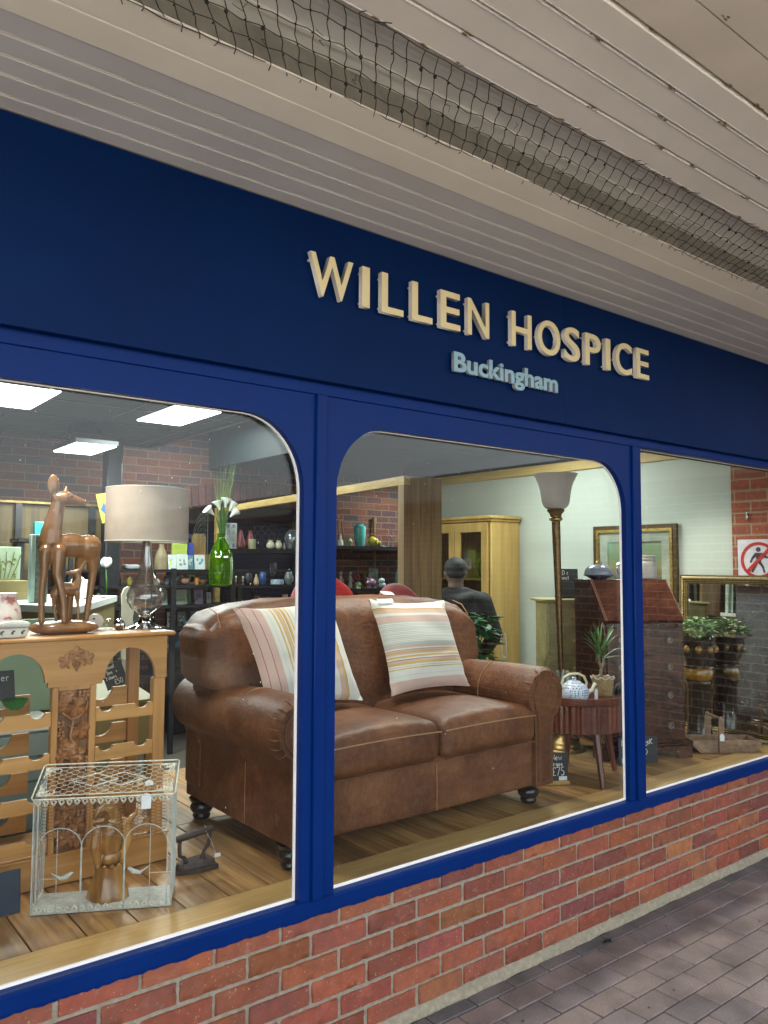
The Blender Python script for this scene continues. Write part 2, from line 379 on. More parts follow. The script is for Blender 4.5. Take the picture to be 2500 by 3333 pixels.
M['gold'] = P('gilt', (.42, .30, .09), (.22, .14, .04), 60, .35, metal=.85, bmp=.1)
M['gold_dk'] = P('dark_gilt', (.10, .062, .02), (.05, .03, .01), 60, .4, metal=.5)
M['iron'] = P('rusty_iron', (.085, .065, .06), (.05, .035, .03), 60, .6, metal=.5, bmp=.3, bscale=150)
M['wire'] = P('whitewashed_wire', (.74, .70, .58), (.46, .44, .37), 60, .55, bmp=.2)
M['zinc'] = P('whitewashed_sheet', (.50, .50, .46), (.33, .35, .34), 50, .6, bmp=.2)
M['deer'] = WOOD('polished_carving_wood', (.31, .150, .062), (.185, .082, .031), axis=2, rough=.28, fine=30, ring=6, knots=False, coat=.35, bmp=.04)
M['deer_d'] = P('dark_carved_detail', (.10, .03, .012), None, 30, .4)
M['birdw'] = WOOD('golden_carving_wood', (.46, .235, .065), (.20, .080, .018), axis=2, rough=.3, fine=40, ring=9, knots=False, coat=.3, bmp=.1)
M['shade'] = P('linen_shade', (.52, .43, .36), (.44, .365, .31), 12, .9, bmp=.3, bscale=260)
M['lampglass'] = GLASS('smoked_lamp_glass', (.80, .78, .77), .16, .9, 1.8, body=(.5, .45, .42), bodyf=.08)
M['clear'] = GLASS('clear_glass', (.92, .95, .94), .06, .95, 2.5)
M['frost'] = P('frosted_glass', (.50, .48, .47), (.45, .43, .42), 10, .35)
M['greenglass'] = GLASS('green_glass', (.50, .80, .06), .08, .9, 2.5, body=(.30, .55, .02), bodyf=.3)
M['greenbowl'] = GLASS('emerald_glass', (.10, .60, .24), .08, .9, 2.5, body=(.01, .28, .09), bodyf=.35)
M['chrome'] = P('chrome', (.75, .75, .76), None, 10, .08, metal=1.0)
M['leaf'] = P('leaf_green', (.06, .17, .035), (.03, .09, .02), 20, .4)
M['leaf_l'] = P('variegated_leaf', (.34, .48, .24), (.12, .28, .08), 40, .4)
M['leaf_d'] = P('dark_leaf', (.008, .15, .035), (.004, .07, .016), 15, .5)
M['grass'] = P('artificial_grass', (.16, .26, .04), (.08, .15, .02), 20, .5)
M['lily'] = P('white_petal', (.80, .83, .80), (.70, .76, .72), 10, .45)
M['chalkb'] = P('chalkboard', (.012, .016, .020), (.018, .022, .027), 20, .6)
M['slate'] = P('slate_blue_board', (.013, .026, .05), None, 20, .6)
M['chalk'] = P('chalk_pen', (.80, .80, .76), None, 40, .8)
M['paper'] = P('white_paper', (.72, .72, .74), (.66, .66, .70), 20, .7)
M['string'] = P('cotton_string', (.55, .53, .48), None, 50, .9)
M['mint'] = P('mint_paint', (.20, .31, .21), (.18, .28, .19), 6, .6)
M['teal_p'] = P('grey_teal_paint', (.22, .31, .31), (.19, .27, .275), 6, .55)
M['whitep'] = P('white_paint', (.70, .72, .68), (.64, .66, .62), 8, .45)
M['olive'] = P('olive_panel', (.21, .16, .055), (.17, .13, .045), 8, .6)
M['woodfoot'] = P('black_stained_wood', (.018, .013, .012), (.010, .008, .008), 30, .25)
M['mirror'] = P('silvered_mirror', (.85, .86, .85), (.85, .86, .85), 5, .015, metal=1.0)
M['mahog_side'] = M['mahog']
CM = {}
def C_(name, c, rough=.35, c2=None, metal=0, bmp=0):
    if name not in CM: CM[name] = P(name, c, c2, 14, rough, metal, bmp)
    return CM[name]

def leather_mat():
    m, n, b = base('brown_leather'); v = coords(n); b.inputs['Specular IOR Level'].default_value = .34
    n1 = node(n, 'ShaderNodeTexNoise', Scale=5, Detail=4, Distortion=.5); L(n, v, n1.inputs['Vector'])
    n2 = node(n, 'ShaderNodeTexNoise', Scale=38, Detail=8, Roughness=.7); L(n, v, n2.inputs['Vector'])
    a = node(n, 'ShaderNodeMath', operation='MULTIPLY_ADD'); L(n, n2.outputs[0], a.inputs[0]); a.inputs[1].default_value = .6; 
    a2 = node(n, 'ShaderNodeMath', operation='MULTIPLY'); L(n, n1.outputs[0], a2.inputs[0]); a2.inputs[1].default_value = .7; L(n, a2.outputs[0], a.inputs[2])
    r = ramp(n, a.outputs[0], [(.40, (.048, .015, .0060)), (.63, (.105, .037, .0145)), (.86, (.180, .074, .031))])
    L(n, r.outputs[0], b.inputs['Base Color'])
    mr = node(n, 'ShaderNodeMapRange'); mr.inputs['To Min'].default_value = .42; mr.inputs['To Max'].default_value = .62; L(n, n2.outputs[0], mr.inputs[0]); L(n, mr.outputs[0], b.inputs['Roughness'])
    vo = node(n, 'ShaderNodeTexVoronoi', Scale=260); L(n, v, vo.inputs['Vector'])
    n3 = node(n, 'ShaderNodeTexNoise', Scale=9, Detail=5, Distortion=1.8); L(n, v, n3.inputs['Vector'])
    rr = ramp(n, n3.outputs[0], [(.40, (0,0,0)), (.5, (1,1,1)), (.6, (0,0,0))])
    b1 = bump(n, b, vo.outputs['Distance'], .05, .001)
    b2 = node(n, 'ShaderNodeBump'); b2.inputs['Strength'].default_value = .16; b2.inputs['Distance'].default_value = .005; L(n, rr.outputs[0], b2.inputs['Height']); L(n, b2.outputs[0], b1.inputs['Normal'])
    return m
M['leather'] = leather_mat()
M['stitch'] = P('tan_piping', (.33, .16, .07), None, 40, .5)
def stripes_mat(name, stops):
    m, n, b = base(name); tc = node(n, 'ShaderNodeTexCoord'); sx = node(n, 'ShaderNodeSeparateXYZ'); L(n, tc.outputs['UV'], sx.inputs[0])
    no = node(n, 'ShaderNodeTexNoise', Scale=14, Detail=2); L(n, tc.outputs['UV'], no.inputs['Vector'])
    ad = node(n, 'ShaderNodeMath', operation='MULTIPLY_ADD'); L(n, no.outputs[0], ad.inputs[0]); ad.inputs[1].default_value = .006; L(n, sx.outputs[1], ad.inputs[2])
    def grp(lst):
        r = ramp(n, ad.outputs[0], lst, 'CONSTANT'); return r
    lo = [s for s in stops if s[0] < .5]; hi = [s for s in stops if s[0] >= .5]
    r1 = grp(lo[:32]); r2 = grp(hi[:32])
    gt = node(n, 'ShaderNodeMath', operation='GREATER_THAN'); L(n, ad.outputs[0], gt.inputs[0]); gt.inputs[1].default_value = hi[0][0]
    mx = node(n, 'ShaderNodeMix', data_type='RGBA'); L(n, gt.outputs[0], mx.inputs[0]); L(n, r1.outputs[0], mx.inputs[6]); L(n, r2.outputs[0], mx.inputs[7])
    L(n, mx.outputs[2], b.inputs['Base Color']); b.inputs['Roughness'].default_value = .9; b.inputs['Sheen Weight'].default_value = .2
    wv = node(n, 'ShaderNodeTexNoise', Scale=300, Detail=2); L(n, tc.outputs['UV'], wv.inputs['Vector']); bump(n, b, wv.outputs[0], .15, .001); return m
WH = (.60,.58,.53); PK = (.52,.36,.31); MU = (.52,.35,.10); GR = (.40,.42,.37); PU = (.30,.13,.14)
st = [(0, PK), (.12, PK), (.125, WH), (.17, GR), (.175, WH), (.235, MU), (.25, WH), (.26, GR), (.268, WH), (.285, MU), (.305, PK), (.33, PU), (.336, WH), (.355, MU), (.375, WH), (.385, PK), (.40, MU), (.415, PK), (.43, PU), (.437, WH), (.45, PK), (.475, GR)]
x = .50
st2 = []
while x < .70: st2 += [(x, GR), (x+.009, WH)]; x += .018
st2 += [(.715, GR), (.725, PK), (.80, WH), (.83, PK), (.862, MU), (.885, PU), (.892, WH)]
M['stripe'] = stripes_mat('striped_cotton', st + st2)
st3 = [(0, PK), (.05, PU), (.056, PK), (.13, PU), (.137, PK), (.20, WH), (.24, GR), (.246, WH), (.285, MU), (.30, WH), (.32, MU), (.333, PK), (.345, MU), (.36, WH), (.375, PU), (.381, MU), (.40, WH), (.415, MU), (.43, WH), (.46, GR), (.466, WH)]
st4 = [(.5, WH), (.60, GR), (.606, WH), (.66, GR), (.666, WH), (.74, PK), (.80, MU), (.83, PU), (.836, WH), (.90, GR), (.906, WH)]
M['stripe_b'] = stripes_mat('striped_cotton_upright', st3 + st4)

# ================================================================== GROUND AND PAVEMENT
g = MB(); g.box((-40, -40, -.30), (40, 9, -.008)); o = g.build('ground', M['sand'], smooth=False); tag(o, kind='structure')
g = MB(); g.box((-1.58, -70, -.02), (40, -2.72, -.004)); g.box((-60, -70, -.02), (-1.6, -14.02, -.004)); o = g.build('road', P('asphalt', (.050, .048, .045), None, 30, .9), smooth=False); tag(o, kind='structure')  # unseen ground added dark, keeps glare out of the glass reflections
g = MB(); g.box((-30, -14, -.02), (-1.6, -2.72, -.004)); o = g.build('yard', P('pale_yard_paving', (.62, .58, .52), (.54, .50, .45), 4, .85), smooth=False); tag(o, kind='structure')  # unseen pale ground, added to bounce sunlight up onto the soffit
g = MB(); rnd = random.Random(3)
def pav(x0, x1, y0, y1, dark):
    k = rnd.uniform(.88, 1.12); c = (.205*k, .160*k, .145*k)
    if dark: c = (.125*k, .112*k, .105*k)
    if rnd.random() < .2: c = (c[0]*.85, c[1]*.9, c[2]*.98)
    z = rnd.uniform(-.0015, .0015)
    g.box((x0+.0025, y1+.0025, -.03), (x1-.0025, y0-.0025, z), .0035, (*c, 1))
for r in range(25):
    if r == 0: y0, y1 = -.016, -.083
    else: y0, y1 = -.083-.108*(r-1), -.083-.108*r
    off = .02 if r % 2 == 0 else .114
    for k in range(-8, 28): pav(off+.2*k, off+.2*(k+1), y0, y1, r == 0)
o = g.build('pavement', M['paver'], smooth=False); tag(o, kind='structure')
g = MB(); rnd = random.Random(5)
for k in range(14):
    x = rnd.uniform(.2, 2.6); y = -rnd.uniform(.03, .5)
    g.ell((x, y, .002), (.006*rnd.uniform(.4, 1.3), .004, .002), 7, 4)
tag(g.build('litter', M['iron']), 'tiny dark leaf and gum specks lying on the block paving', 'litter', kind='stuff')
g = MB()
for (x, y) in ((.99, -.075),):
    g.ell((x, y, .006), (.018, .010, .006), 9, 5); g.ell((x+.012, y-.006, .009), (.009, .012, .005), 8, 4)
tag(g.build('dead_leaf', M['black'], loc=(.99, -.075, 0)), 'crumpled black leaf scrap on the dark paver row under the window wall', 'leaf')

# ================================================================== BRICK PLINTH
wallT = thing('brick_wall', 'low red brick wall with sandy mortar under the blue shop windows', 'wall', (1.0, .05, 0))
g = MB(); g.box((-2.6, .006, .0), (5.2, .10, .458)); g.build('mortar_bed', M['mortar'], wallT, smooth=False)
g = MB(); n_ = 40
vs = []
for i in range(n_*4+1):
    x = -2.6 + 7.8*i/(n_*4); q = .003*sin(i*1.7)+.003*sin(i*.61)
    vs += [(x, -.016+q, -.004), (x, -.012+q, .018+q*.6), (x, .008, .034+q)]
g.add(vs, [(3*i+a, 3*(i+1)+a, 3*(i+1)+a+1, 3*i+a+1) for i in range(n_*4) for a in (0, 1)])
g.build('mortar_skirt', P('sandy_skirt', (.33, .30, .215), (.22, .20, .145), 50, .95, bmp=.6, bscale=150), wallT)
g = MB(); rnd = random.Random(11)
pal = [(.36,.115,.070), (.40,.135,.078), (.34,.105,.075), (.29,.095,.085), (.42,.165,.09), (.36,.12,.07), (.25,.085,.085), (.33,.11,.08), (.38,.125,.072)]
def brick(x0, x1, z0, z1):
    c = rnd.choice(pal); k = rnd.uniform(.85, 1.15); k = rnd.uniform(.7, 1.12); c = (c[0]*k*.66, c[1]*k*.56*rnd.uniform(.9, 1.15), c[2]*k*.44*rnd.uniform(.85, 1.2), 1)
    nx, nz = 14, 5; y = -.001+rnd.uniform(-.0025, .002); vs = []
    for i in range(nx+1):
        for j in range(nz+1):
            e = i in (0, nx) or j in (0, nz); e2 = i in (1, nx-1) or j in (1, nz-1)
            u = i/nx; v = j/nz
            # edge ring close to the arris
            if i == 1: u = .018
            if i == nx-1: u = 1-.018
            if j == 1: v = .06
            if j == nz-1: v = .94
            X = x0+(x1-x0)*u; Z = z0+(z1-z0)*v
            if e or e2: X += rnd.uniform(-.0014, .0014); Z += rnd.uniform(-.0013, .0013)
            Y = y + (.010 if e else 0) + rnd.uniform(-.0006, .0006)
            if (e or e2) and rnd.random() < .06: Y += .003
            vs.append((X, Y, Z))
    g.add(vs, [(i*(nz+1)+j, (i+1)*(nz+1)+j, (i+1)*(nz+1)+j+1, i*(nz+1)+j+1) for i in range(nx) for j in range(nz)], tint=c)
for i in range(6):
    z0 = .03+.075*i+.005+rnd.uniform(-.0008, .0008); z1 = min(z0+.065, .4615)
    off = 0 if i % 2 == 0 else -.1125
    for k in range(-12, 24):
        x0 = off+.225*k+.005+rnd.uniform(-.0025, .0025); brick(x0, off+.225*(k+1)-.005+rnd.uniform(-.0025, .0025), z0, z1)
g.build('bricks', M['brick'], wallT, angle=60)

# ================================================================== SHOPFRONT
sf = thing('shopfront', 'blue painted timber shop front with three windows above the low brick wall', 'shop front', (.5, .02, .46))
XR = 4.6
# bottom rail, its wavy brushed paint edge against the bricks
g = MB(); vs = []; NN = 520; rnd = random.Random(2)
for i in range(NN+1):
    x = -2.6 + (XR+2.6)*i/NN; zz = .4575 + rnd.uniform(-.0022, .0022) + .0015*sin(i*.7)
    vs += [(x, .0, zz), (x, -.008, zz+.0015), (x, -.010, .466), (x, -.010, .505), (x, -.004, .5105), (x, .026, .5135)]
g.add(vs, [(6*i+a, 6*(i+1)+a, 6*(i+1)+a+1, 6*i+a+1) for i in range(NN) for a in range(5)])
g.build('bottom_rail', M['navy'], sf, smooth=False)
g = MB(); g.box((-2.6, -.008, 2.1525), (XR, .035, 2.30), .002); g.build('head_rail', M['navy'], sf)
g = MB(); g.box((-2.6, -.040, 2.192), (.80, .03, 2.751), .002); g.build('fascia_board', M['navy_f'], sf)
g = MB(); g.box((.8015, -.0400, 2.192), (XR, .03, 2.751), .002); g.build('fascia_board', M['navy_f'], sf)
for (a, b) in ((-.4555, -.411), (1.331, 1.372)):
    g = MB(); g.box((a, -.012, .509), (b, .06, 2.155), .003); g.build('post', M['navy'], sf)
g = MB(); g.box((3.3, -.012, .509), (3.42, .06, 2.155), .003); g.build('post', M['navy'], sf)
def arch_pts(x0, x1, z0, z1, rx, rz, n=14):
    p = [(x0, z0), (x1, z0)]
    for i in range(n+1):
        a = pi/2*i/n; p.append((x1-rx+rx*cos(a), z1-rz+rz*sin(a)))
    for i in range(n+1):
        a = pi/2+pi/2*i/n; p.append((x0+rx+rx*cos(a), z1-rz+rz*sin(a)))
    return p
wins = [(-2.02, -.497, .512, 2.064, .215, .235, (-2.2, -.4565)), (-.365, 1.288, .512, 2.064, .21, .225, (-.4095, 1.3295))]
for (x0, x1, z0, z1, rx, rz, (o0, o1)) in wins:
    hole = arch_pts(x0, x1, z0, z1, rx, rz)
    g = MB(); g.prism([[(o0, .5075), (o1, .5075), (o1, 2.1535), (o0, 2.1535)], hole], lambda a, b: Vector((a, 0, b)), lambda a, b: Vector((a, .026, b)))
    g.build('arched_panel', M['navy'], sf, angle=30)
    # white sealant line all round the opening
    g = MB(); inn = arch_pts(x0+.0065, x1-.0065, z0+.009, z1-.003, rx-.004, rz-.003)
    g.prism([arch_pts(x0-.004, x1+.004, z0-.004, z1+.004, rx, rz), inn], lambda a, b: Vector((a, .0265, b)), lambda a, b: Vector((a, .034, b)))
    g.build('sealant_bead', M['bead'], sf, angle=30)
    g = MB(); g.box((x0-.01, .0345, z0-.005), (x1+.01, .0405, z1+.01)); g.build('window_pane', M['gl'], sf, smooth=False)
g = MB(); g.box((1.3735, -.004, .509), (1.408, .05, 2.1535), .002); g.box((1.4085, -.004, 2.1515), (3.2995, .05, 2.1535)); g.build('window_stile', M['navy'], sf)
g = MB(); g.prism([[(1.4085, .509), (3.2995, .509), (3.2995, 2.1512), (1.4085, 2.1512)], [(1.415, .521), (3.293, .521), (3.293, 2.149), (1.415, 2.149)]], lambda a, b: Vector((a, .0265, b)), lambda a, b: Vector((a, .034, b)))
g.build('sealant_bead', M['bead'], sf)
g = MB(); g.box((1.41, .0345, .510), (3.298, .0405, 2.151)); g.build('window_pane', M['gl'], sf, smooth=False)
g = MB(); g.box((3.425, -.006, .509), (XR, .05, 2.1535)); g.build('end_panel', M['navy'], sf)
g = MB(); g.box((-2.6, -.006, .509), (-2.2015, .05, 2.1535)); g.build('end_panel', M['navy'], sf)
g = MB(); rnd = random.Random(33)
for k in range(120):
    x = rnd.uniform(-1.4, 3.0); z = rnd.choice((rnd.uniform(.56, 2.1), rnd.uniform(1.75, 2.03)))
    if x < -.51 or -.35 < x < 1.27 or x > 1.43: g.ell((x, .0338, z), (rnd.uniform(.0006, .0018), .0004, rnd.uniform(.0008, .0028)), 5, 4)
tag(g.build('paint_specks', M['bead'], sf), kind='stuff')
# inner face of the front wall
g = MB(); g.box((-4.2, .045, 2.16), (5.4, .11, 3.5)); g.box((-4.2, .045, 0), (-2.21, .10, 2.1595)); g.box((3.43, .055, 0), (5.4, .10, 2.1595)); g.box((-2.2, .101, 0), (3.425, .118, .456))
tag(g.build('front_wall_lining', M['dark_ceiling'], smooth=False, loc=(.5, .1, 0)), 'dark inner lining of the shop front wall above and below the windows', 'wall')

# ------------------------------------------------------------------ lettering
def txt(s, size, off):
    cu = bpy.data.curves.new('t', 'FONT'); cu.body = s; cu.size = size; cu.offset = off; cu.extrude = .5; cu.resolution_u = 6
    ob = bpy.data.objects.new('t', cu); COL.objects.link(ob); bpy.context.view_layer.update()
    me = bpy.data.meshes.new_from_object(ob.evaluated_get(bpy.context.evaluated_depsgraph_get())); bpy.data.objects.remove(ob); bpy.data.curves.remove(cu); return me
def fit_letter(name, ch, x0, x1, z0, z1, yb, yf, parent, mats, off=.02, pins=True):
    me = txt(ch, 1.0, off); xs = [v.co.x for v in me.vertices]; ys = [v.co.y for v in me.vertices]; zs = [v.co.z for v in me.vertices]
    a0, a1, b0, b1, c0, c1 = min(xs), max(xs), min(ys), max(ys), min(zs), max(zs); org = wl(parent)
    for v in me.vertices:
        x, y, z = v.co; f = (z-c0)/(c1-c0)
        v.co = Vector((x0+(x-a0)/(a1-a0)*(x1-x0), yb+(yf-yb)*f, z0+(y-b0)/(b1-b0)*(z1-z0))) - org
    for m in mats: me.materials.append(m)
    me.update()
    for p in me.polygons: p.material_index = 0 if abs(p.normal.y) > .9 else 1
    me.name = name; o = bpy.data.objects.new(name, me); link(o, parent, org)
    if pins:
        W2, H2 = x1-x0, z1-z0
        for (px, pz) in {'W': ((x0+.012, z1-.022), (x1-.014, z1-.022)), 'O': ((x0+.012, z0+H2*.5), (x1-.012, z0+H2*.5)), 'C': ((x0+.012, z0+H2*.45),), 'S': ((x0+W2*.5, z1-.010), (x0+W2*.5, z0+.010))}.get(ch, ((x0+.009, z0+.018), (x0+.009, z1-.018))):
            g = MB(); g.cyl((px, -.0395, pz), (px, yb+.0005, pz), .0045, n=8); g.build('standoff_pin', M['concrete_white'], o)
    return o
kf = .9815
def KX(x): return -1.90619+(x+1.90619)*kf
def KZ(z): return 1.584+(z-1.584)*kf
sg = thing('shop_sign', 'cream raised capital letters reading WILLEN HOSPICE on the blue fascia', 'sign', (.45, -.06, 2.5))
for ch, x0, x1 in (('W',-.501,-.325),('I',-.286,-.253),('L',-.200,-.099),('L',-.058,.042),('E',.083,.186),('N',.227,.345),('H',.475,.598),('O',.638,.784),('S',.811,.919),('P',.957,1.069),('I',1.105,1.141),('C',1.182,1.309),('E',1.346,1.449)):
    e = .003 if ch in 'OSC' else 0
    fit_letter('letter', ch, KX(x0), KX(x1), KZ(2.4805-e), KZ(2.6245+e), -.052, -.072, sg, [M['cream_letter'], M['concrete_white']], off=.012)
sg = thing('town_sign', 'small pale blue raised letters reading Buckingham below the shop name', 'sign', (.46, -.06, 2.34))
me = txt('Buckingham', 1.0, .03); xs = [v.co.x for v in me.vertices]; W_ = max(xs)-min(xs); bpy.data.meshes.remove(me)
# advance widths from the font itself, squeezed to the measured width
pos = []; 
for k in range(len('Buckingham')):
    me = txt('Buckingham'[:k+1], 1.0, .03); xs = [v.co.x for v in me.vertices]; r1 = max(xs); bpy.data.meshes.remove(me)
    me = txt('Buckingham'[k], 1.0, .03); xs = [v.co.x for v in me.vertices]; ys = [v.co.y for v in me.vertices]; pos.append((r1-(max(xs)-min(xs)), r1, min(ys), max(ys))); bpy.data.meshes.remove(me)
sx = (.772-.158)/(pos[-1][1]-pos[0][0]); sz = (.0755)/(pos[0][3]-pos[0][2])
for ch, (a, b, c, d) in zip('Buckingham', pos):
    fit_letter('letter', ch, KX(.158+(a-pos[0][0])*sx), KX(.158+(b-pos[0][0])*sx), KZ(2.3285+c*sz), KZ(2.3285+d*sz), -.052, -.066, sg, [M['blue_letter'], C_('grey_blue_edge', (.26,.30,.33), .5)], off=.030, pins=False)

# ================================================================== CANOPY SOFFIT
cp = thing('canopy', 'cream and grey boarded soffit over the walkway in front of the shop', 'canopy', (1, -1.2, 2.75))
Z0 = 2.751; XA, XB = -7.0, 4.9
def boards(name, ys, z, mat, gap=.004, th=.02, x0=XA, x1=XB, bev=.003):
    g = MB()
    for a, b in zip(ys[:-1], ys[1:]): g.box((x0, a-gap/2, z), (x1, b+gap/2, z+th), bev)
    return g.build(name, mat, cp, smooth=False)
boards('grey_soffit_board', [-.0395, -.111, -.200, -.279, -.360, -.445], Z0, M['grille'], gap=.007, bev=.0035)
g = MB()
for yy in (-.111, -.200, -.279, -.360): g.box((XA, yy-.0022, Z0+.0006), (XB, yy+.0022, Z0+.012))
g.build('board_joint_strip', C_('joint_paint', (.74, .70, .62), .5), cp, smooth=False)  # added pale strips: highlight along the joints put into the colour
g = MB(); g.box((XA, -.445, Z0-.004), (XB, -.5405, Z0+.03), .002); g.box((XA, -.5425, Z0-.004), (XB, -.640, Z0+.03), .002); g.build('cream_beam_board', M['cream'], cp, smooth=False)
g = MB()
for a, b in ((-.60, -.70), (-.703, -.79), (-.793, -.90)): g.box((XA, a, Z0+.070), (XB, b, Z0+.090), .003)
g.box((XA, -.9005, Z0+.01), (XB, -.9035, Z0+.095)); g.box((XA, -.800, Z0+.062), (XB, -.812, Z0+.0695)); g.box((XA, -.700, Z0+.062), (XB, -.712, Z0+.0695)); g.build('recessed_board', C_('shaded_recess_board', (.76,.75,.67), .6, (.66,.65,.57)), cp, smooth=False)
M['soffit'] = P('off_white_soffit_board', (.77, .73, .655), (.71, .67, .60), 4, .55, bmp=.1, bscale=25)
g = MB(); g.box((XA, -.6403, Z0-.001), (XB, -.643, Z0+.095)); g.build('grimy_recess_side', C_('grimy_grey', (.24,.225,.18), .8, (.15,.14,.115)), cp, smooth=False)  # recess shadow put into the colour, a dark strip along the beam edge
boards('wide_soffit_board', [-.904, -.998, -1.084, -1.17, -1.255], Z0, M['soffit'], gap=.006)
g = MB()
for yy in (-.912, -.992, -1.078, -1.090, -1.164, -1.176): g.box((XA, yy-.0012, Z0-.0016), (XB, yy+.0012, Z0+.004))
g.build('board_moulding', M['grille'], cp, smooth=False)
# outer, darker slope of the canopy roof
g = MB(); yy = -1.262; zz = Z0+.003
for k in range(9):
    y2 = yy-.10; z2 = zz+.010
    g.add([(XA, yy, zz), (XB, yy, zz), (XB, y2+.004, z2), (XA, y2+.004, z2), (XA, yy, zz+.02), (XB, yy, zz+.02), (XB, y2+.004, z2+.02), (XA, y2+.004, z2+.02)], [(0,1,2,3), (7,6,5,4), (0,4,5,1), (3,2,6,7), (0,3,7,4), (1,5,6,2)])
    yy = y2; zz = z2
M['soffit2'] = P('weathered_outer_soffit', (.60, .54, .45), (.53, .475, .40), 6, .7, bmp=.1)
g.build('outer_soffit_board', M['soffit2'], cp, smooth=False)
g = MB(); g.box((XA, -2.2, Z0+.30), (XB, .4, Z0+.34)); g.box((XA, .03, Z0), (XB, .4, Z0+.3)); g.build('roof_deck', M['soffit2'], cp, smooth=False)
# brown damp stains where fixings rust through
M['stain'] = P('rust_stain', (.12, .075, .03), (.20, .14, .07), 120, .9)
g = MB(); rnd = random.Random(21)
for (yy, xs_) in ((-.998, (-.72,-.28,.02,.2,.5)), (-.912, (-.9,-.78,-.66,-.3,.02,.2,.3,.62,.8,1.0,1.2)), (-1.084, (-.1,.4,.55)), (-1.17, (-.5,-.2,.05)), (-1.262, (-.42,-.1,.05,.12)), (-1.38, (-.33,))):
    for x in xs_:
        for q in range(5):
            a = x+rnd.uniform(-.02, .02); b = yy+rnd.uniform(-.005, .005); z = Z0-.0022 if yy > -1.26 else Z0+.0015
            g.ell((a, b, z), (rnd.uniform(.003, .011), rnd.uniform(.001, .0035), .0012), 7, 4)
tag(g.build('rust_mark', M['stain'], cp), kind='stuff')
# bird netting
g = MB(); rnd = random.Random(9)
ny = 6; NP = .044; ylo, yhi = -.637, -.905
def sag(u, x): return Z0 - .004 - .006*sin(pi*u) - .002*sin(x*9)
for r in range(ny):
    u = r/(ny-1); pts = []
    for i in range(140):
        x = -2.2+NP*i; uu = u
        pts.append((x, ylo+(yhi-ylo)*uu+rnd.uniform(-.003, .003), sag(u, x)+(.006*abs(sin(i*pi/2)) if 0 < r < ny-1 else 0)+rnd.uniform(-.002, .002)))
    g.tube(pts, .0013, 4)
for i in range(140):
    x = -2.2+NP*i; pts = []; sh = rnd.uniform(-.008, .008)
    for q in range(13):
        u = q/12; pts.append((x-.20*u+sh*(u-.5)+.005*sin(q*1.6+i*.7)*rnd.uniform(.3, 1), ylo+(yhi-ylo)*u, sag(u, x)+rnd.uniform(-.002, .003)))
    if rnd.random() < .7: pts = [(x+rnd.uniform(-.008, .008), ylo+rnd.uniform(.004, .012), Z0-.006-rnd.uniform(0, .010))]+pts
    if rnd.random() < .6: pts.append((x-.20+rnd.uniform(-.014, .02), yhi-rnd.uniform(.01, .03), Z0-.012))
    g.tube(pts, .0012, 4)
    for q in range(1, ny-1):
        u = q/(ny-1)
        g.ell((x-.20*u, ylo+(yhi-ylo)*u, sag(u, x)), rnd.uniform(.002, .0055) if rnd.random() < .3 else .0025, 5, 4)
for k in range(60):
    x = rnd.uniform(-1.5, 3.4); u = rnd.uniform(.1, .9); y = ylo+(yhi-ylo)*u; z = sag(u, x); a = rnd.uniform(0, 6)
    g.tube([(x, y, z), (x+.02*cos(a), y+.012*sin(a), z+.004), (x+.035*cos(a+.5), y+.02*sin(a+.7), z-.004)], .0008, 3)
tag(g.build('bird_net', M['net'], loc=(1, -.77, 2.73)), 'black bird netting stretched over the gap in the canopy soffit', 'netting')

g = MB(); g.box((-1.3, .42, 3.52), (12, 9, 9.5)); tag(g.build('upper_storey', C_('rendered_upper_wall', (.45,.42,.36), .8), smooth=False, loc=(0, 5, 3.5)), 'plain upper storey of the shop building above the canopy', 'building')  # unseen block, added to shade the ground mirrored in the glass
# ================================================================== OPPOSITE SIDE (seen only as reflections in the glass)
g = MB(); g.box((4.95, -60, 0), (5.25, .0, 2.30)); 
bw = thing('side_building', 'red brick side wall at the far end of the covered walkway', 'building', (5.1, -12, 0))
g.build('wall', M['brick_out'], bw, smooth=False)
g = MB()
for k in range(340):
    y = -.04-.076*k; q = random.Random(k).uniform(.8, 1.1); g.box((4.945, y-.033, 2.305), (5.2, y+.033, 2.41), .003, (.30*q, .15*q, .10*q, 1))
g.build('brick_course', M['brick'], bw, smooth=False)
g = MB(); g.box((4.948, -60, 2.41), (5.2, .0, 2.74)); g.build('soffit_band', M['soffit2'], bw, smooth=False)
g = MB(); g.box((-18, -60, 0), (4.9, -59.5, 3.2)); tag(g.build('far_building', P('far_brick', (.30, .16, .11), None, 3, .8), loc=(-6, -23.8, 0), smooth=False), 'low brick building across the open yard', 'building')

# ================================================================== INTERIOR SHELL
g = MB(); g.box((-4.2, .12, -.02), (5.4, 5.6, .0)); tag(g.build('shop_floor', M['floor_in'], smooth=False), kind='structure')
# display platform of reclaimed planks running into the shop, with a border plank along the glass
pf = thing('display_platform', 'raised display floor of worn brown planks behind the glass', 'platform', (.5, .9, .46))
g = MB(); rnd = random.Random(4); k = 0; x = -2.17
while x < 3.25:
    y = .302
    while y < 2.0:
        ln = rnd.choice((1.8, .9, 1.2)) if y > .31 else rnd.choice((.55, .8, 1.1, 1.7)); y2 = min(y+ln, 2.0); t = rnd.random()
        if 2.0-y2 < .2: y2 = 2.0
        dz = rnd.uniform(-.0012, .0006)
        x2 = min(x+.157, 3.27)
        g.box((x+.0012, y+.001, .440), (x2-.0012, y2-.001, .46+dz), .0018, (t, rnd.random(), rnd.random(), 1)); y = y2
    x += .159
g.build('planks', M['plank'], pf, smooth=False)
g = MB(); g.box((-2.18, .119, .425), (.93, .300, .4615), .002); g.box((.932, .119, .425), (3.28, .300, .4615), .002); g.build('border_plank', M['sill_wood'], pf, smooth=False)
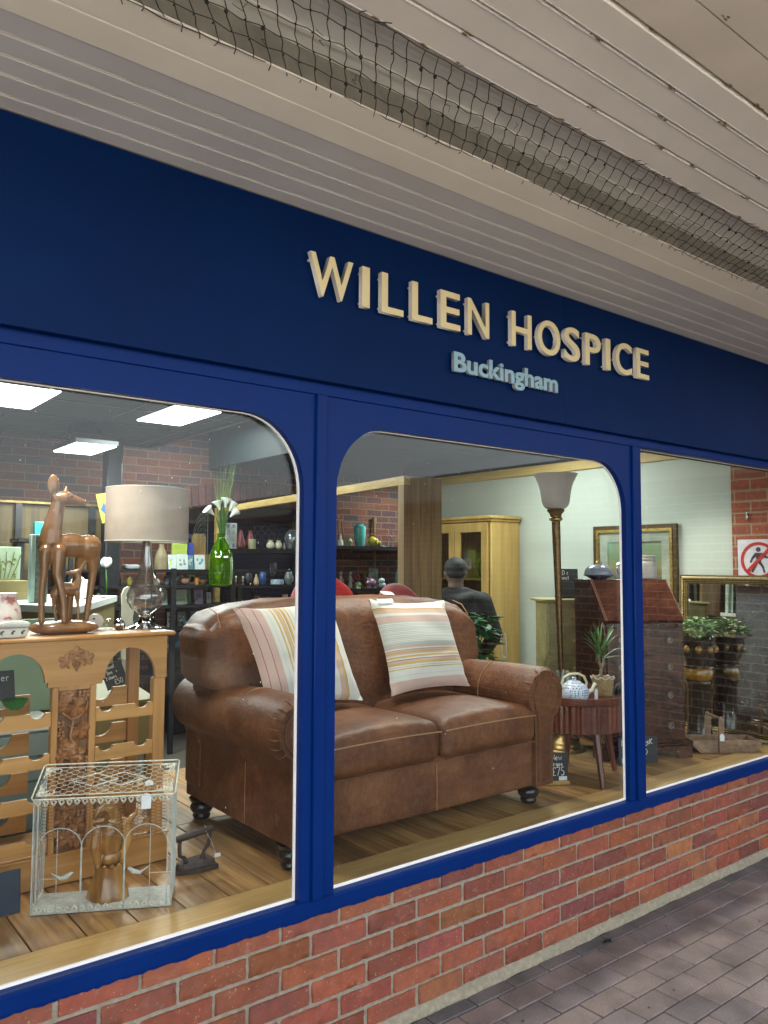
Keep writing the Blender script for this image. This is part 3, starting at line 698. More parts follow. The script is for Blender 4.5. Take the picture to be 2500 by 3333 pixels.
g = MB(); g.box((-2.18, .13, .01), (3.27, 1.99, .424)); g.build('platform_base', M['clad'], pf, smooth=False)
# back wall with arched dark alcove
bk = thing('back_brick_wall', 'dark red interior brick wall at the back of the shop with an arched alcove', 'wall', (2, 5.4, 0))
arc = [(1.50, 0), (1.50, 2.13)] + [(1.50+1.75*i/12, 2.13+.115*sin(pi*i/12)) for i in range(1, 12)] + [(3.25, 2.13), (3.25, 0)]
g = MB(); outer = [(-4.2, 0)] + arc + [(5.4, 0), (5.4, 3.5), (-4.2, 3.5)]
g.prism([outer], lambda a, b: Vector((a, 5.3, b)), lambda a, b: Vector((a, 5.5, b))); g.build('wall', M['brick_in'], bk, smooth=False)
g = MB(); rnd = random.Random(8)
for k in range(25):
    u = k/24; x = 1.44+1.87*u; zz = 2.135+.12*sin(pi*u); q = rnd.uniform(.6, 1.2); dx = (u-.5)*.05
    g.X = Matrix.Translation((x, 5.285, zz)) @ Matrix.Rotation(dx*3.4, 4, 'Y'); g.box((-.033, -.008, .0), (.033, .05, .215), .003, (.12*q, .034*q, .030*q, 1))
g.X = None
g.build('arch_bricks', M['brick'], bk, smooth=False)
g = MB(); g.box((1.3, 5.62, 0), (3.45, 5.66, 2.5)); g.box((1.48, 5.5, 0), (1.499, 5.62, 2.4)); g.box((3.251, 5.5, 0), (3.27, 5.62, 2.4))
g.build('alcove_back', C_('navy_alcove_paint', (.006, .008, .030), .5), bk, smooth=False)
g = MB(); g.box((-4.25, .0, 0), (-4.2, 5.5, 3.5)); tag(g.build('left_wall', M['brick_in'], smooth=False, loc=(-4.2, 2, 0)), 'left interior side wall of the shop, out beyond the wine rack', 'wall')
# white side wall with timber capping, brick pier nearest the glass
sw = thing('white_side_wall', 'white painted side wall with a timber capping rail behind the lamp and picture', 'wall', (3.35, 2.2, 0))
g = MB(); g.box((3.30, .54, 0), (3.40, 4.05, 2.358)); g.build('wall', M['white_wall'], sw, smooth=False)
g = MB(); g.box((3.278, .50, 2.359), (3.42, 4.05, 2.434), .002); g.build('capping_rail', M['timber'], sw, smooth=False)
g = MB(); g.box((3.281, .12, 0), (3.42, .5395, 2.358)); tag(g.build('brick_pier', M['brick_pier'], smooth=False, loc=(3.35, .3, 0)), 'bright red brick pier beside the white wall, right of the gold mirror', 'pier')
g = MB(); g.box((3.305, .12, 2.44), (3.40, 4.05, 3.4)); g.box((3.42, 4.0, 0), (5.4, 4.05, 3.4)); tag(g.build('upper_side_wall', M['teal_board'], smooth=False, loc=(3.35, 2, 2.44)), 'dark teal wall above the timber capping rail', 'wall')
# ceilings
g = MB(); g.box((-4.2, .115, 2.60), (.74, 4.38, 2.74)); cl = g.build('ceiling', M['dark_ceiling'], smooth=False); tag(cl, kind='structure')
g = MB()
for k in range(9): g.box((-4.2+.6*k, .12, 2.596), (-4.185+.6*k, 4.37, 2.6)) if -4.2+.6*k < .7 else None
for k in range(7): g.box((-4.2, .45+.6*k, 2.5963), (.73, .465+.6*k, 2.6)) 
g.box((-4.2, 4.381, 2.585), (.76, 4.42, 2.76)); g.box((.7405, .12, 2.585), (.78, 4.38, 2.76))
tag(g.build('ceiling_grid', M['black'], smooth=False, loc=(-1, 2, 2.6)), 'black grid bars and edge trim of the dark suspended ceiling', 'ceiling grid')
g = MB()
for k in range(26): g.box((1.762, .13+.2*k, 2.58), (5.4, .13+.2*k+.192, 2.6)) if .13+.2*k+.192 < 5.3 else None
g.box((1.762, .12, 2.601), (5.4, 5.29, 3.4)); g.box((1.74, .12, 2.565), (1.7615, 5.29, 3.4))
tag(g.build('boarded_ceiling', M['teal_board'], smooth=False, loc=(3, 2, 2.6)), 'dark teal boarded ceiling box above the sofa and cabinet', 'ceiling')
g = MB(); g.box((-4.2, .1, 3.45), (5.4, 5.5, 3.5)); tag(g.build('roof_underside', M['dark_ceiling'], smooth=False), kind='structure')
# LED panels: emissive diffuser plus a real area lamp under it
M['led'] = EMIT('led_diffuser', (.93, 1.0, .97), 1.4)
def led(x0, x1, y0, y1, z, label, watts, col=(.93, 1, .96), hang=False):
    t = thing('ceiling_light', label, 'ceiling light', ((x0+x1)/2, (y0+y1)/2, z), 'flat LED ceiling panels')
    g = MB(); g.box((x0, y0, z-.012), (x1, y1, z-.004)); g.build('diffuser', M['led'], t, smooth=False)
    g = MB(); g.box((x0-.012, y0-.012, z-.0035), (x1+.012, y1+.012, z+.03 if hang else z-.0005), .001)
    if hang:
        for xx in (x0+.03, x1-.03): g.cyl((xx, (y0+y1)/2, z+.03), (xx, (y0+y1)/2, 2.599), .003)
    g.build('frame', M['black'], t, smooth=False)
    ld = bpy.data.lights.new('lamp', 'AREA'); ld.shape = 'RECTANGLE'; ld.size = x1-x0; ld.size_y = y1-y0; ld.energy = watts*LED*1.25; ld.color = col
    lo = bpy.data.objects.new('lamp', ld); link(lo, t, ((x0+x1)/2, (y0+y1)/2, z-.016)); return t
led(.165, .485, 2.55, 3.19, 2.598, 'long LED ceiling panel right of the deer, nearest the window curve', 28)
led(-.135, .150, 3.54, 4.09, 2.45, 'smallest LED panel hanging lower in front of the brick wall above the deer', 20, hang=True)
led(-1.0, -.53, 2.58, 3.25, 2.598, 'large LED ceiling panel cut off at the left edge of the window', 30)
led(2.2, 2.8, 1.45, 2.05, 2.578, 'LED panel in the teal ceiling over the oak cabinet', 12)  # added lamp, out of view, lights the right of the room
led(1.0, 1.4, 4.1, 4.7, 2.90, 'LED panel high over the back shelves', 16)
led(3.9, 4.4, 4.3, 4.8, 2.578, 'LED panel over the pig and turquoise vase shelves', 14)
# window spotlights mounted inside, above the glass line
def spot(x, y, z, tx, ty, tz, watts, label, size=.10, ang=95):
    t = thing('spotlight', label, 'spotlight', (x, y, z), 'spotlights above the window display')
    d = (Vector((tx, ty, tz))-Vector((x, y, z))).normalized()
    g = MB(); g.cyl(Vector((x, y, z))+d*-.06, Vector((x, y, z))+d*.06, .04, .05, 16); g.cyl((x, y, z), (x, y, z+.09), .008); g.build('housing', M['black'], t)
    ld = bpy.data.lights.new('lamp', 'SPOT'); ld.energy = watts*LED*.72; ld.spot_size = radians(ang); ld.spot_blend = .6; ld.shadow_soft_size = size; ld.color = (1, .93, .82)
    lo = bpy.data.objects.new('lamp', ld); link(lo, t, Vector((x, y, z))+d*.075); lo.rotation_euler = (-d).to_track_quat('Z', 'Y').to_euler()
spot(-1.15, .75, 2.50, -1.0, .72, .5, 62, 'spotlight over the wine rack')
spot(.15, .80, 2.47, .25, .55, .8, 55, 'spotlight over the left half of the sofa')
spot(.95, .95, 2.47, .9, .60, .8, 75, 'spotlight over the right half of the sofa')
spot(2.0, 1.0, 2.47, 1.95, .55, .8, 70, 'spotlight over the round table')
spot(2.75, .9, 2.47, 2.85, .45, .7, 60, 'spotlight over the mahogany bureau')
# timber partition with a big opening, and the clad end panel
pt = thing('timber_partition', 'pale timber framed opening with a plank clad end behind the sofa', 'partition', (1.5, 3.2, 0))
g = MB()
def beam(g, p, q, hx, z0, z1):
    p = Vector((*p, 0)); q = Vector((*q, 0)); t = (q-p).normalized(); n2 = Vector((-t.y, t.x, 0))*hx
    vs = [(*(p-n2).xy, z0), (*(p+n2).xy, z0), (*(q+n2).xy, z0), (*(q-n2).xy, z0)]; vs += [(a, b, z1) for a, b, _ in vs]
    g.add(vs, [(0,1,2,3), (7,6,5,4), (0,4,5,1), (1,5,6,2), (2,6,7,3), (3,7,4,0)])
beam(g, (1.325, 1.632), (1.745, 5.1), .024, 2.095, 2.150); g.build('top_beam', M['timber'], pt, smooth=False)
g = MB(); beam(g, (1.325, 1.632), (1.3325, 1.70), .024, 0, 2.0945); g.build('front_post', M['clad'], pt, smooth=False)
g = MB(); beam(g, (1.738, 5.04), (1.745, 5.1), .024, 0, 2.0945); g.build('back_post', M['timber'], pt, smooth=False)
g = MB()
for k in range(3): g.box((1.351+.0915*k, 1.632, 0), (1.351+.0915*k+.089, 1.66, 2.150), .0015)
g.build('end_planks', M['clad'], pt, smooth=False)
g = MB(); g.box((-4.2, 4.49, 0), (-.02, 4.53, 2.06)); g.box((.0, 4.49, 0), (.38, 4.53, 2.06))
sc_ = thing('wooden_screen', 'brown plank screen with black posts behind the deer', 'screen', (-.3, 4.5, 0))
g.build('planks', M['screen'], sc_, smooth=False)
g = MB()
for x in (-2.4, -1.35, -.30, .27): g.box((x, 4.455, 0), (x+.045, 4.489, 2.06))
g.build('posts', M['black'], sc_, smooth=False)
g = MB(); g.box((-4.2, 4.45, 2.061), (.38, 4.54, 2.078)); g.build('top_rail', M['brass'], sc_, smooth=False)
g = MB(); g.box((.345, 4.28, 0), (.475, 4.40, 2.598), .01); tag(g.build('column', M['black'], loc=(.41, 4.34, 0)), 'black square column behind the lamp shade', 'column')
M['yel'] = C_('yellow_sign', (.36, .36, .035), .5)
ys = thing('hanging_sign', 'yellow hanging sign with a blue arrow left of the lamp shade', 'sign', (.35, 4.1, 2.05))
g = MB(); g.X = Matrix.Translation((.35, 4.18, 2.05)) @ Matrix.Rotation(radians(-14), 4, 'Y')
g.box((-.10, 0, -.12), (.11, .006, .115)); g.build('panel', M['yel'], ys, smooth=False)
g = MB(); g.X = Matrix.Translation((.35, 4.1795, 2.05)) @ Matrix.Rotation(radians(-14), 4, 'Y')
g.prism([[(-.09, -.01), (-.05, .05), (-.05, .015), (-.02, .015), (-.02, -.04), (-.05, -.04), (-.05, -.07)]], lambda a, b: Vector((a, -.003, b)), lambda a, b: Vector((a, -.0006, b))); g.build('arrow', C_('sign_blue', (.03, .08, .22)), ys, smooth=False)

# ================================================================== SOFA
sofa = thing('leather_sofa', 'two seat brown leather sofa with rolled arms behind the middle window', 'sofa', (.39, .72, .46))
LE = M['leather']
def wob(P_, a=.003, f=9): return Vector((P_.x + a*sin(P_.y*f+P_.z*f*1.3), P_.y + a*sin(P_.x*f*1.1+P_.z*f), P_.z + a*sin(P_.x*f*.9+P_.y*f*.8)))
g = MB(); g.rbox((-.33, .325, .553), (1.105, 1.20, .80), .022, 14, lambda Q, p: wob(Q, .0025, 7)); g.build('base', LE, sofa, angle=60)
def arm(side):
    # side +1: right arm; profile in x,z swept along y
    cx = 1.062 if side > 0 else -.288; cz = .968; R = .132 if side > 0 else .122
    prof = []
    for i in range(23):
        a = radians(-60 + i*(285/22)); prof.append((cx+side*R*cos(a), cz+R*sin(a)))
    inx = .985 if side > 0 else -.195; outx = 1.107 if side > 0 else -.332
    P2 = [(outx, .56), (outx, .80)] + prof + [(inx, .80), (inx, .56)]
    g = MB(); NY = 26; vs = []; n = len(P2)
    for j in range(NY+1):
        t = j/NY; y = .300+.90*t; pl = 0
        for k, (x, z) in enumerate(P2):
            dx, dz = x-cx, z-cz; roll = 2 <= k < 25
            if roll:
                s = 1.0; 
                if t < .05: s = 1-.10*(1-t/.05)**2
                pleat = .004*max(0, 1-t/.16)*sin(k*2.7) if t < .16 else 0
                s += -.02*max(0, (t-.75))  
                r2 = 1 + pleat/R
                x = cx+dx*s*r2; z = cz+dz*s*r2 - (.0 if t < .6 else .0)
                z += .006*sin(t*5+1) 
            vs.append((x+.0015*sin(y*23), y, z))
    fs = [(j*n+k, j*n+(k+1) % n, (j+1)*n+(k+1) % n, (j+1)*n+k) for j in range(NY) for k in range(n)]
    if side < 0: fs = [tuple(reversed(f)) for f in fs]
    g.add(vs, fs + [tuple(reversed(range(n))) if side > 0 else tuple(range(n)), tuple(NY*n+k for k in range(n)) if side > 0 else tuple(reversed([NY*n+k for k in range(n)]))])
    a = g.build('arm', LE, sofa, angle=50)
    # scroll panel on the front, ringed with piping and pleats
    pp = [(cx+side*.088*cos(radians(t)), cz+.004+.088*sin(radians(t))) for t in range(-50, 216, 14)]
    foot = [(inx+side*.022, .60), (outx-side*.018, .60)] if side > 0 else [(inx+side*.022, .60), (outx-side*.018, .60)]
    outl = [(outx-side*.016, .585)] + [(outx-side*.016, .86)] + pp + [(inx+side*.020, .86), (inx+side*.020, .585)]
    g = MB(); g.prism([outl], lambda a_, b: Vector((a_, .296, b)), lambda a_, b: Vector((a_, .312, b))); g.build('scroll_panel', LE, a, angle=50)
    g = MB(); g.tube([(x, .297, z) for x, z in outl], .0042, 6, closed=True); g.build('piping', LE, a)
    for t in range(-40, 215, 17):
        g = MB()
        r0, r1 = .095, .130; c_, s_ = cos(radians(t)), sin(radians(t))
        g.tube([(cx+side*r0*c_, .300, cz+r0*s_), (cx+side*(r0+.02)*c_, .2985, cz+(r0+.02)*s_), (cx+side*r1*c_*.99, .312, cz+r1*s_*.99), (cx+side*r1*c_*1.005, .345, cz+r1*s_*1.005)], [.0015, .003, .003, .001], 5); g.build('pleat', LE, a)
    # stitched seam over the roll
    g = MB(); g.tube([(cx+side*(R+.0005)*cos(radians(t)), .62+.0*t, cz+.003+(R+.0005)*sin(radians(t))) for t in range(60, 200, 8)], .0022, 5); g.build('seam', M['stitch'], a)
    return a
arm(1); arm(-1)
def seat(x0, x1):
    def f(Q, p):
        u, v, w_ = p
        top = max(0, w_); Q.z += .040*top*(1-u*u*.85)*(1-(max(0, -v-.2))**2*.9)*(1 if w_ > 0 else 0)
        if v < -.6: Q.y -= .012*(1-u*u)*(1-w_*w_)
        Q.z += .0022*sin(Q.x*55+Q.y*20)*(1 if w_ > .5 and v < -.4 else .25); Q.y += .0015*sin(Q.x*70) if v < -.9 else 0
        return Q
    g = MB(); g.rbox((x0, .285, .768), (x1, .86, .925), .045, 22, f); s_ = g.build('seat_cushion', LE, sofa, angle=70)
    g = MB(); pts = [(x0+.012+(x1-x0-.024)*i/20, .283-.011*(1-(2*i/20-1)**2), .893+.008*(1-(2*i/20-1)**2)) for i in range(21)]
    g.tube(pts, .0028, 6); g.build('piping', M['stitch'], s_)
    g = MB(); g.tube([(x0+.012+(x1-x0-.024)*i/20, .2865, .775) for i in range(21)], .003, 5); g.build('lower_seam', LE, s_)
seat(-.193, .3885); seat(.3915, .983)
def fb(Q, p):
    u, v, w_ = p
    sh = abs(u)**4
    if w_ < -.15: Q.x -= (Q.x-.385)*.10*min(1, (-w_-.15)/.2)
    if w_ > 0: Q.z -= .070*sh*w_*w_; Q.z += .012*(1-u*u)*w_
    Q.y += .05*w_ + (-.035*(1-u*u*.6)*(1-w_*w_) if v < 0 else 0)
    Q.x += -.02*u*(1 if w_ > .6 else 0)
    if v < -.5: Q.y += .004*sin(Q.x*8+2)*sin(Q.z*10) + .002*sin(Q.x*23+Q.z*13)
    if w_ > .8: Q.z += .003*sin(Q.x*60+Q.y*30)
    return Q
g = MB(); g.rbox((-.425, .84, .86), (1.195, 1.15, 1.420), .090, 30, fb); bkc = g.build('back_cushion', LE, sofa, angle=70)
for s_, xx in ((-1, -.34), (1, 1.11)):
    g = MB(); g.tube([(xx, .875, 1.06), (xx, .858, 1.15), (xx, .862, 1.25), (xx+.004*s_, .880, 1.330), (xx+.002, .92, 1.375), (xx, .99, 1.395)], .0026, 6); g.build('seam', M['stitch'], bkc)
g = MB(); g.rbox((-.345, 1.05, .60), (1.12, 1.21, 1.30), .03, 8); g.build('back_frame', LE, sofa, angle=60)
g = MB(); g.tube([(.385, .3225, .562), (.386, .3215, .66), (.385, .3225, .752)], .0022, 5); g.build('front_seam', M['stitch'], sofa)
g = MB(); g.tube([(-.3335, .66, .562), (-.3340, .66, .70), (-.3335, .66, .80)], .0015, 5); g.build('side_seam', M['stitch'], sofa)
g = MB(); g.box((-.3345, .395, .615), (-.3315, .425, .655), .0006); g.build('maker_label', M['deer_d'], sofa)
for (fx, fy) in ((-.285, .39), (1.045, .40), (-.29, 1.13), (1.05, 1.13)):
    g = MB(); g.lathe([(.030, .4612), (.036, .466), (.040, .476), (.036, .486), (.042, .492), (.050, .505), (.050, .518), (.043, .530), (.050, .540), (.056, .5525)], (fx, fy, 0), 20); g.build('foot', M['woodfoot'], sofa)
tg = MB(); tg.X = Matrix.Translation((.60, .93, 1.432)) @ Matrix.Rotation(radians(18), 4, 'X') @ Matrix.Rotation(radians(-12), 4, 'Z'); tg.box((-.032, -.022, .0125), (.032, .022, .0135)); tag(tg.build('price_label', M['paper'], smooth=False, loc=(.62, .95, 1.44)), 'small blank white label lying on top of the sofa back', 'label')

def pillow(name, label, tl, tr, br, bl, mat, thick=.075, sd=1, nd=None):
    tl, tr, br, bl = map(Vector, (tl, tr, br, bl)); N = 30
    nrm = (tr-tl).cross(bl-tl).normalized()
    if nrm.y > 0: nrm = -nrm
    rnd = random.Random(sd); ph = [rnd.uniform(0, 6) for _ in range(6)]
    def pt(u, v, s):
        # edges bow inwards, corners poke out
        uu, vv = 2*u-1, 2*v-1; e = .045
        u2 = u + e*(-uu)*(1-vv*vv)*abs(uu)**3; v2 = v + e*(-vv)*(1-uu*uu)*abs(vv)**3
        p = tl.lerp(tr, u2).lerp(bl.lerp(br, u2), v2)
        t = thick*((1-abs(uu)**2.6)*(1-abs(vv)**2.6))**.55
        t += .004*sin(9*u+ph[0]+5*v)*(1-uu*uu) + .006*sin(22*u*abs(vv)+ph[1]+9*v)*(1-abs(uu))*(1-abs(vv))
        cr = max(0, abs(uu)*abs(vv)-.35); t += .012*cr*sin(26*(u-v)+ph[2])
        return p + nrm*(t*s if s > 0 else -t*.55)
    g = MB()
    for s in (1, -1):
        vs = [pt(i/N, j/N, s) for j in range(N+1) for i in range(N+1)]; fs = []; uvs = []
        for j in range(N):
            for i in range(N):
                q = [j*(N+1)+i, j*(N+1)+i+1, (j+1)*(N+1)+i+1, (j+1)*(N+1)+i]; uq = [(i/N, 1-j/N), ((i+1)/N, 1-j/N), ((i+1)/N, 1-(j+1)/N), (i/N, 1-(j+1)/N)]
                if s > 0: q.reverse(); uq.reverse()
                fs.append(q); uvs.append(uq)
        g.add(vs, fs, uvs)
    o = g.build(name, mat, loc=(bl+br)/2, angle=180); tag(o, label, 'cushion', 'striped cushions on the sofa'); return o
pillow('cushion', 'cushion with horizontal pink, grey and mustard stripes, leaning right of the mullion', (.385, .80, 1.425), (.868, .80, 1.408), (.918, .665, .985), (.415, .66, .985), M['stripe'], .07, 3)
def rot_uv(o):
    ul = o.data.uv_layers[0].data
    for l in ul: u, v = l.uv; l.uv = (v, u)
o = pillow('cushion', 'pink edged cushion with vertical yellow and white stripes, leaning on the sofa left side', (-.325, .80, 1.405), (.170, .80, 1.432), (.245, .655, .985), (-.235, .655, .985), M['stripe_b'], .075, 5); rot_uv(o)
g = MB(); g.X = Matrix.Translation((.46, .77, 1.415)) @ Matrix.Rotation(radians(50), 4, 'X'); g.box((-.045, -.010, 0), (.05, .012, .001)); tag(g.build('care_label', M['paper'], smooth=False, loc=(.46, .77, 1.41)), 'cream fabric label folded over the top left corner of the right cushion', 'label')

# ================================================================== WINE RACK
rk = thing('wine_rack', 'pine wine rack with two arches and a carved grape panel at the left window', 'wine rack', (-.973, .9, .46))
g = MB(); g.box((-1.345, .742, 1.309), (-.598, 1.075, 1.3255), .006); g.build('top', M['pine'], rk)
def archhole(x0, x1, zt, zb, n=16):
    cx = (x0+x1)/2; rx = (x1-x0)/2; rz = .108
    return [(cx+rx*cos(pi*i/n), zt-rz+rz*sin(pi*i/n)) for i in range(n+1)]
ap = [(-1.320, 1.3085), (-1.320, 1.150), (-1.279, 1.150), (-1.279, 1.166)]
ap += list(reversed([(x, z) for x, z in archhole(-1.270, -1.078, 1.272, 1.166)])) + [(-1.067, 1.166), (-1.067, 1.147), (-.877, 1.147), (-.877, 1.166)]
ap += list(reversed([(x, z) for x, z in archhole(-.868, -.676, 1.272, 1.166)])) + [(-.672, 1.150), (-.630, 1.150), (-.630, 1.3085)]
g = MB(); g.prism([ap], lambda a, b: Vector((a, .755, b)), lambda a, b: Vector((a, .775, b))); g.build('arched_apron', M['pine'], rk, angle=30)
for x0, x1 in ((-.678, -.632), (-1.318, -1.272)):
    for y0, y1 in ((.760, .80), (1.02, 1.06)):
        g = MB(); zt = 1.149 if y0 < .9 else 1.308; g.box((x0, y0, .565), (x1, y1, zt), .003); g.build('upright', M['pine_v'], rk)
# carved centre panel: frame, ground, and leaves and grapes standing proud
g = MB()
for x0, x1 in ((-1.052, -1.030), (-.920, -.896)): g.box((x0, .757, .566), (x1, .79, 1.1465), .003)
g.box((-1.0295, .758, 1.132), (-.9205, .79, 1.1465), .001); g.build('panel_frame', M['pine_v'], rk)
g = MB(); g.box((-1.0295, .772, .566), (-.9205, .785, 1.1315)); g.build('panel_ground', M['carve_bg'], rk)
rnd = random.Random(12)
def vleaf(g, cx, cz, s, ang, y=.766, pts=5, lift=.010):
    # lobed vine leaf with serrated edge and raised veins
    rim = []; K = 40
    for k in range(K):
        a = 2*pi*k/K; r = s*(.62+.30*abs(cos(a*pts/2))**1.3+.07*(k % 2))
        if abs(a-pi) < .5: r *= .55
        rim.append(Vector((cx+r*cos(a+ang), y, cz+r*sin(a+ang))))
    mid = []
    for k in range(K):
        a = 2*pi*k/K; q = rim[k].lerp(Vector((cx, y, cz)), .45); q.y = y-lift*(.8+.4*cos(a*pts)); mid.append(q)
    c = Vector((cx, y-lift*.7, cz)); back = [Vector((p.x, y+.006, p.z)) for p in rim]
    vs = rim+mid+[c]+back; fs = []
    for k in range(K):
        j = (k+1) % K; fs += [(k, K+k, K+j, j), (K+k, 2*K, K+j), (k, j, 2*K+1+j, 2*K+1+k)]
    g.add(vs, fs)
def grapes(g, cx, cz, n=10, s=.0072, y=.764, wdt=3):
    rows = []; k = n; r = wdt
    z = cz
    while k > 0 and r > 0:
        for i in range(min(r, k)): g.ell((cx+(i-(r-1)/2)*s*1.9, y-.004*rnd.random(), z), s, 10, 7)
        k -= r; z -= s*1.7; r = r-1 if (z < cz-s*3) else r
g = MB()
grapes(g, -.940, 1.122, 9); grapes(g, -1.018, 1.020, 13, .0068, wdt=2); grapes(g, -1.016, .985, 8, .0066, wdt=2); grapes(g, -.938, .888, 7, .007)
grapes(g, -1.013, .775, 10, .0072); grapes(g, -.94, .70, 8, .007, wdt=2); grapes(g, -1.012, .64, 8)
for (cx, cz, s_, an) in ((-.995, 1.105, .032, 2.2), (-.965, 1.070, .038, -.6), (-1.005, 1.075, .026, 4), (-.950, .990, .036, -1.1), (-.985, .925, .036, .7), (-1.01, .900, .028, 2), (-.955, .900, .03, 5.2), (-.965, .835, .036, -.7), (-1.0, .82, .030, 2.3), (-.955, .765, .038, -1.2), (-.98, .715, .03, .6), (-1.0, .68, .032, 3.5), (-.955, .655, .036, -.4), (-.985, .61, .036, 1.4), (-.945, .60, .026, 3)):
    vleaf(g, cx, cz, s_*1.28, an, pts=rnd.choice((5, 5, 4)), lift=.016)
g.tube([(-1.015, .762, 1.055), (-.985, .757, 1.030), (-.96, .755, 1.035), (-.93, .762, 1.06), (-.925, .764, 1.085)], .005, 7)
g.tube([(-.975, .762, 1.03), (-.985, .758, .97), (-.97, .758, .93), (-.98, .760, .86), (-.965, .758, .80), (-.985, .76, .72), (-.965, .76, .63)], .0045, 7)
g.tube([(-1.02, .765, 1.10), (-1.02, .757, 1.12), (-1.0, .755, 1.127), (-.975, .762, 1.12)], .004, 6)
g.build('carved_vine', M['carve'], rk, angle=50)
g = MB(); grapes(g, -.972, 1.236, 12, .0062, y=.751, wdt=3)
for (cx, cz, s_, an) in ((-.972, 1.262, .030, 1.6), (-1.008, 1.236, .031, 2.7), (-.936, 1.242, .031, .4)): vleaf(g, cx, cz, s_, an, y=.755, lift=.007)
g.build('grape_emblem', M['carve'], rk, angle=50)
def bar(g, x0, x1, zt, h, y, th=.016, cups=((.30, .045), (.78, .045)), deep=False):
    W_ = x1-x0; out = [(x0, zt-h), (x0, zt)]
    for c, r in cups:
        cx = x0+W_*c; out += [(cx-r-.006, zt)] + [(cx-r*cos(pi*i/10), zt-(r*.72 if not deep else r*.95)*sin(pi*i/10)) for i in range(11)] + [(cx+r+.006, zt)]
    out += [(x1, zt), (x1, zt-h)]
    g.prism([out], lambda a, b: Vector((a, y, b)), lambda a, b: Vector((a, y+th, b)))
for side, (x0, x1, cups) in {'R': (-.894, -.679, ((.19, .024), (.80, .024))), 'L': (-1.271, -1.053, ((.06, .022), (.20, .024), (.80, .024)))}.items():
    cc = ((.18, .026), (.80, .026))
    for zt in (1.060, .917, .771, .628):
        g = MB(); bar(g, x0, x1, zt, .050, .763, cups=cc); g.build('bottle_rail', M['pine'], rk, angle=30)
        g = MB(); bar(g, x0, x1, zt+.028, .075, 1.03, cups=((.5, .050),), deep=True); g.build('bottle_rail', M['pine'], rk, angle=30)
g = MB(); g.box((-1.322, .752, .461), (-.612, 1.07, .562), .003); g.build('plinth', M['pine'], rk)
g = MB(); g.box((-1.327, .747, .5625), (-.607, .78, .5700), .002); g.build('plinth_moulding', M['pine'], rk)

# things on the rack
def deer_blobs():
    y = .862; B = []
    T = lambda *a: B.append(('t', [Vector(p) for p in a[0]], a[1]))
    B.append(('s', (-.975, y, 1.652), (.080, .038, .046)))
    B.append(('s', (-1.035, y, 1.650), (.046, .038, .050))); B.append(('s', (-.905, y, 1.650), (.048, .038, .046)))
    T(((-1.045, y, 1.66), (-1.042, y, 1.71), (-1.030, y, 1.77), (-1.022, y-.003, 1.815)), [.042, .036, .028, .025])
    T(((-1.022, y-.003, 1.822), (-.995, y-.006, 1.828), (-.962, y-.010, 1.820), (-.935, y-.012, 1.815)), [.028, .028, .019, .014])
    # legs
    T(((-1.068, y-.022, 1.63), (-1.070, y-.024, 1.56), (-1.078, y-.026, 1.47), (-1.076, y-.030, 1.375)), [.024, .0145, .012, .012])
    T(((-1.022, y-.028, 1.63), (-1.030, y-.040, 1.545), (-1.006, y-.044, 1.455), (-1.000, y-.045, 1.372)), [.027, .016, .014, .012])
    T(((-.890, y+.018, 1.63), (-.880, y+.022, 1.55), (-.890, y+.024, 1.46), (-.900, y+.026, 1.372)), [.030, .0155, .0125, .0115])
    T(((-.925, y+.022, 1.62), (-.935, y+.030, 1.55), (-.955, y+.036, 1.46), (-.958, y+.040, 1.375)), [.024, .014, .011, .011])
    # large cupped ear and the far pointed one
    B.append(('s', (-1.045, y-.012, 1.873), (.023, .008, .042))); B.append(('s', (-1.037, y-.008, 1.838), (.013, .010, .022)))
    T(((-.995, y+.012, 1.845), (-.990, y+.016, 1.872)), [.013, .005])
    return B
dr = thing('deer_carving', 'polished wooden doe standing over a small fawn on the rack top', 'carving', (-.985, .862, 1.3255))
g = MB(); g.rbox((-1.098, .800, 1.3257), (-.872, .935, 1.376), .06, 12, lambda Q, p: Vector((Q.x+.01*sin(Q.y*40), Q.y, 1.3257+(Q.z-1.3257)*(.75+.25*cos(Q.x*9+9))))); g.build('base', M['deer'], dr, angle=60)
b1 = organic('doe_body', deer_blobs(), M['deer'], dr, .0034, 5)
g = MB(); g.ell((-.985, .834, 1.833), (.0085, .003, .0055), 12, 8); g.build('eye', M['deer_d'], b1)
g = MB(); g.ell((-.929, .840, 1.819), (.003, .003, .003), 8, 6); g.build('nostril', M['deer_d'], b1)
g = MB(); g.tube([(-.988, .8365, 1.840), (-.978, .8372, 1.839), (-.974, .838, 1.834), (-.984, .8362, 1.827), (-.994, .8365, 1.832), (-.988, .8365, 1.840)], .0012, 5); g.build('eyelid', M['deer'], b1)
y = .835; FB = []
def T(p, r): FB.append(('t', [Vector(q) for q in p], r))
FB.append(('s', (-.990, y, 1.492), (.042, .020, .024))); T(((-1.02, y, 1.49), (-1.034, y, 1.47)), [.022, .016]); T(((-.962, y, 1.495), (-.950, y, 1.525), (-.952, y, 1.550)), [.021, .013, .012])
T(((-.952, y, 1.553), (-.972, y, 1.551), (-.994, y, 1.549)), [.013, .009, .007]); T(((-.945, y, 1.56), (-.926, y, 1.597)), [.009, .003])
T(((-1.034, y-.008, 1.47), (-1.037, y-.008, 1.43), (-1.026, y-.008, 1.38)), [.012, .006, .006]); T(((-1.02, y+.012, 1.47), (-1.015, y+.014, 1.42), (-1.0, y+.016, 1.385)), [.012, .007, .006])
T(((-.956, y-.008, 1.48), (-.952, y-.010, 1.44), (-.948, y-.010, 1.38)), [.012, .006, .006]); T(((-.975, y+.010, 1.48), (-.975, y+.014, 1.43), (-.978, y+.016, 1.385)), [.012, .008, .007])
b2 = organic('fawn_body', FB, M['deer'], dr, .0026, 4)
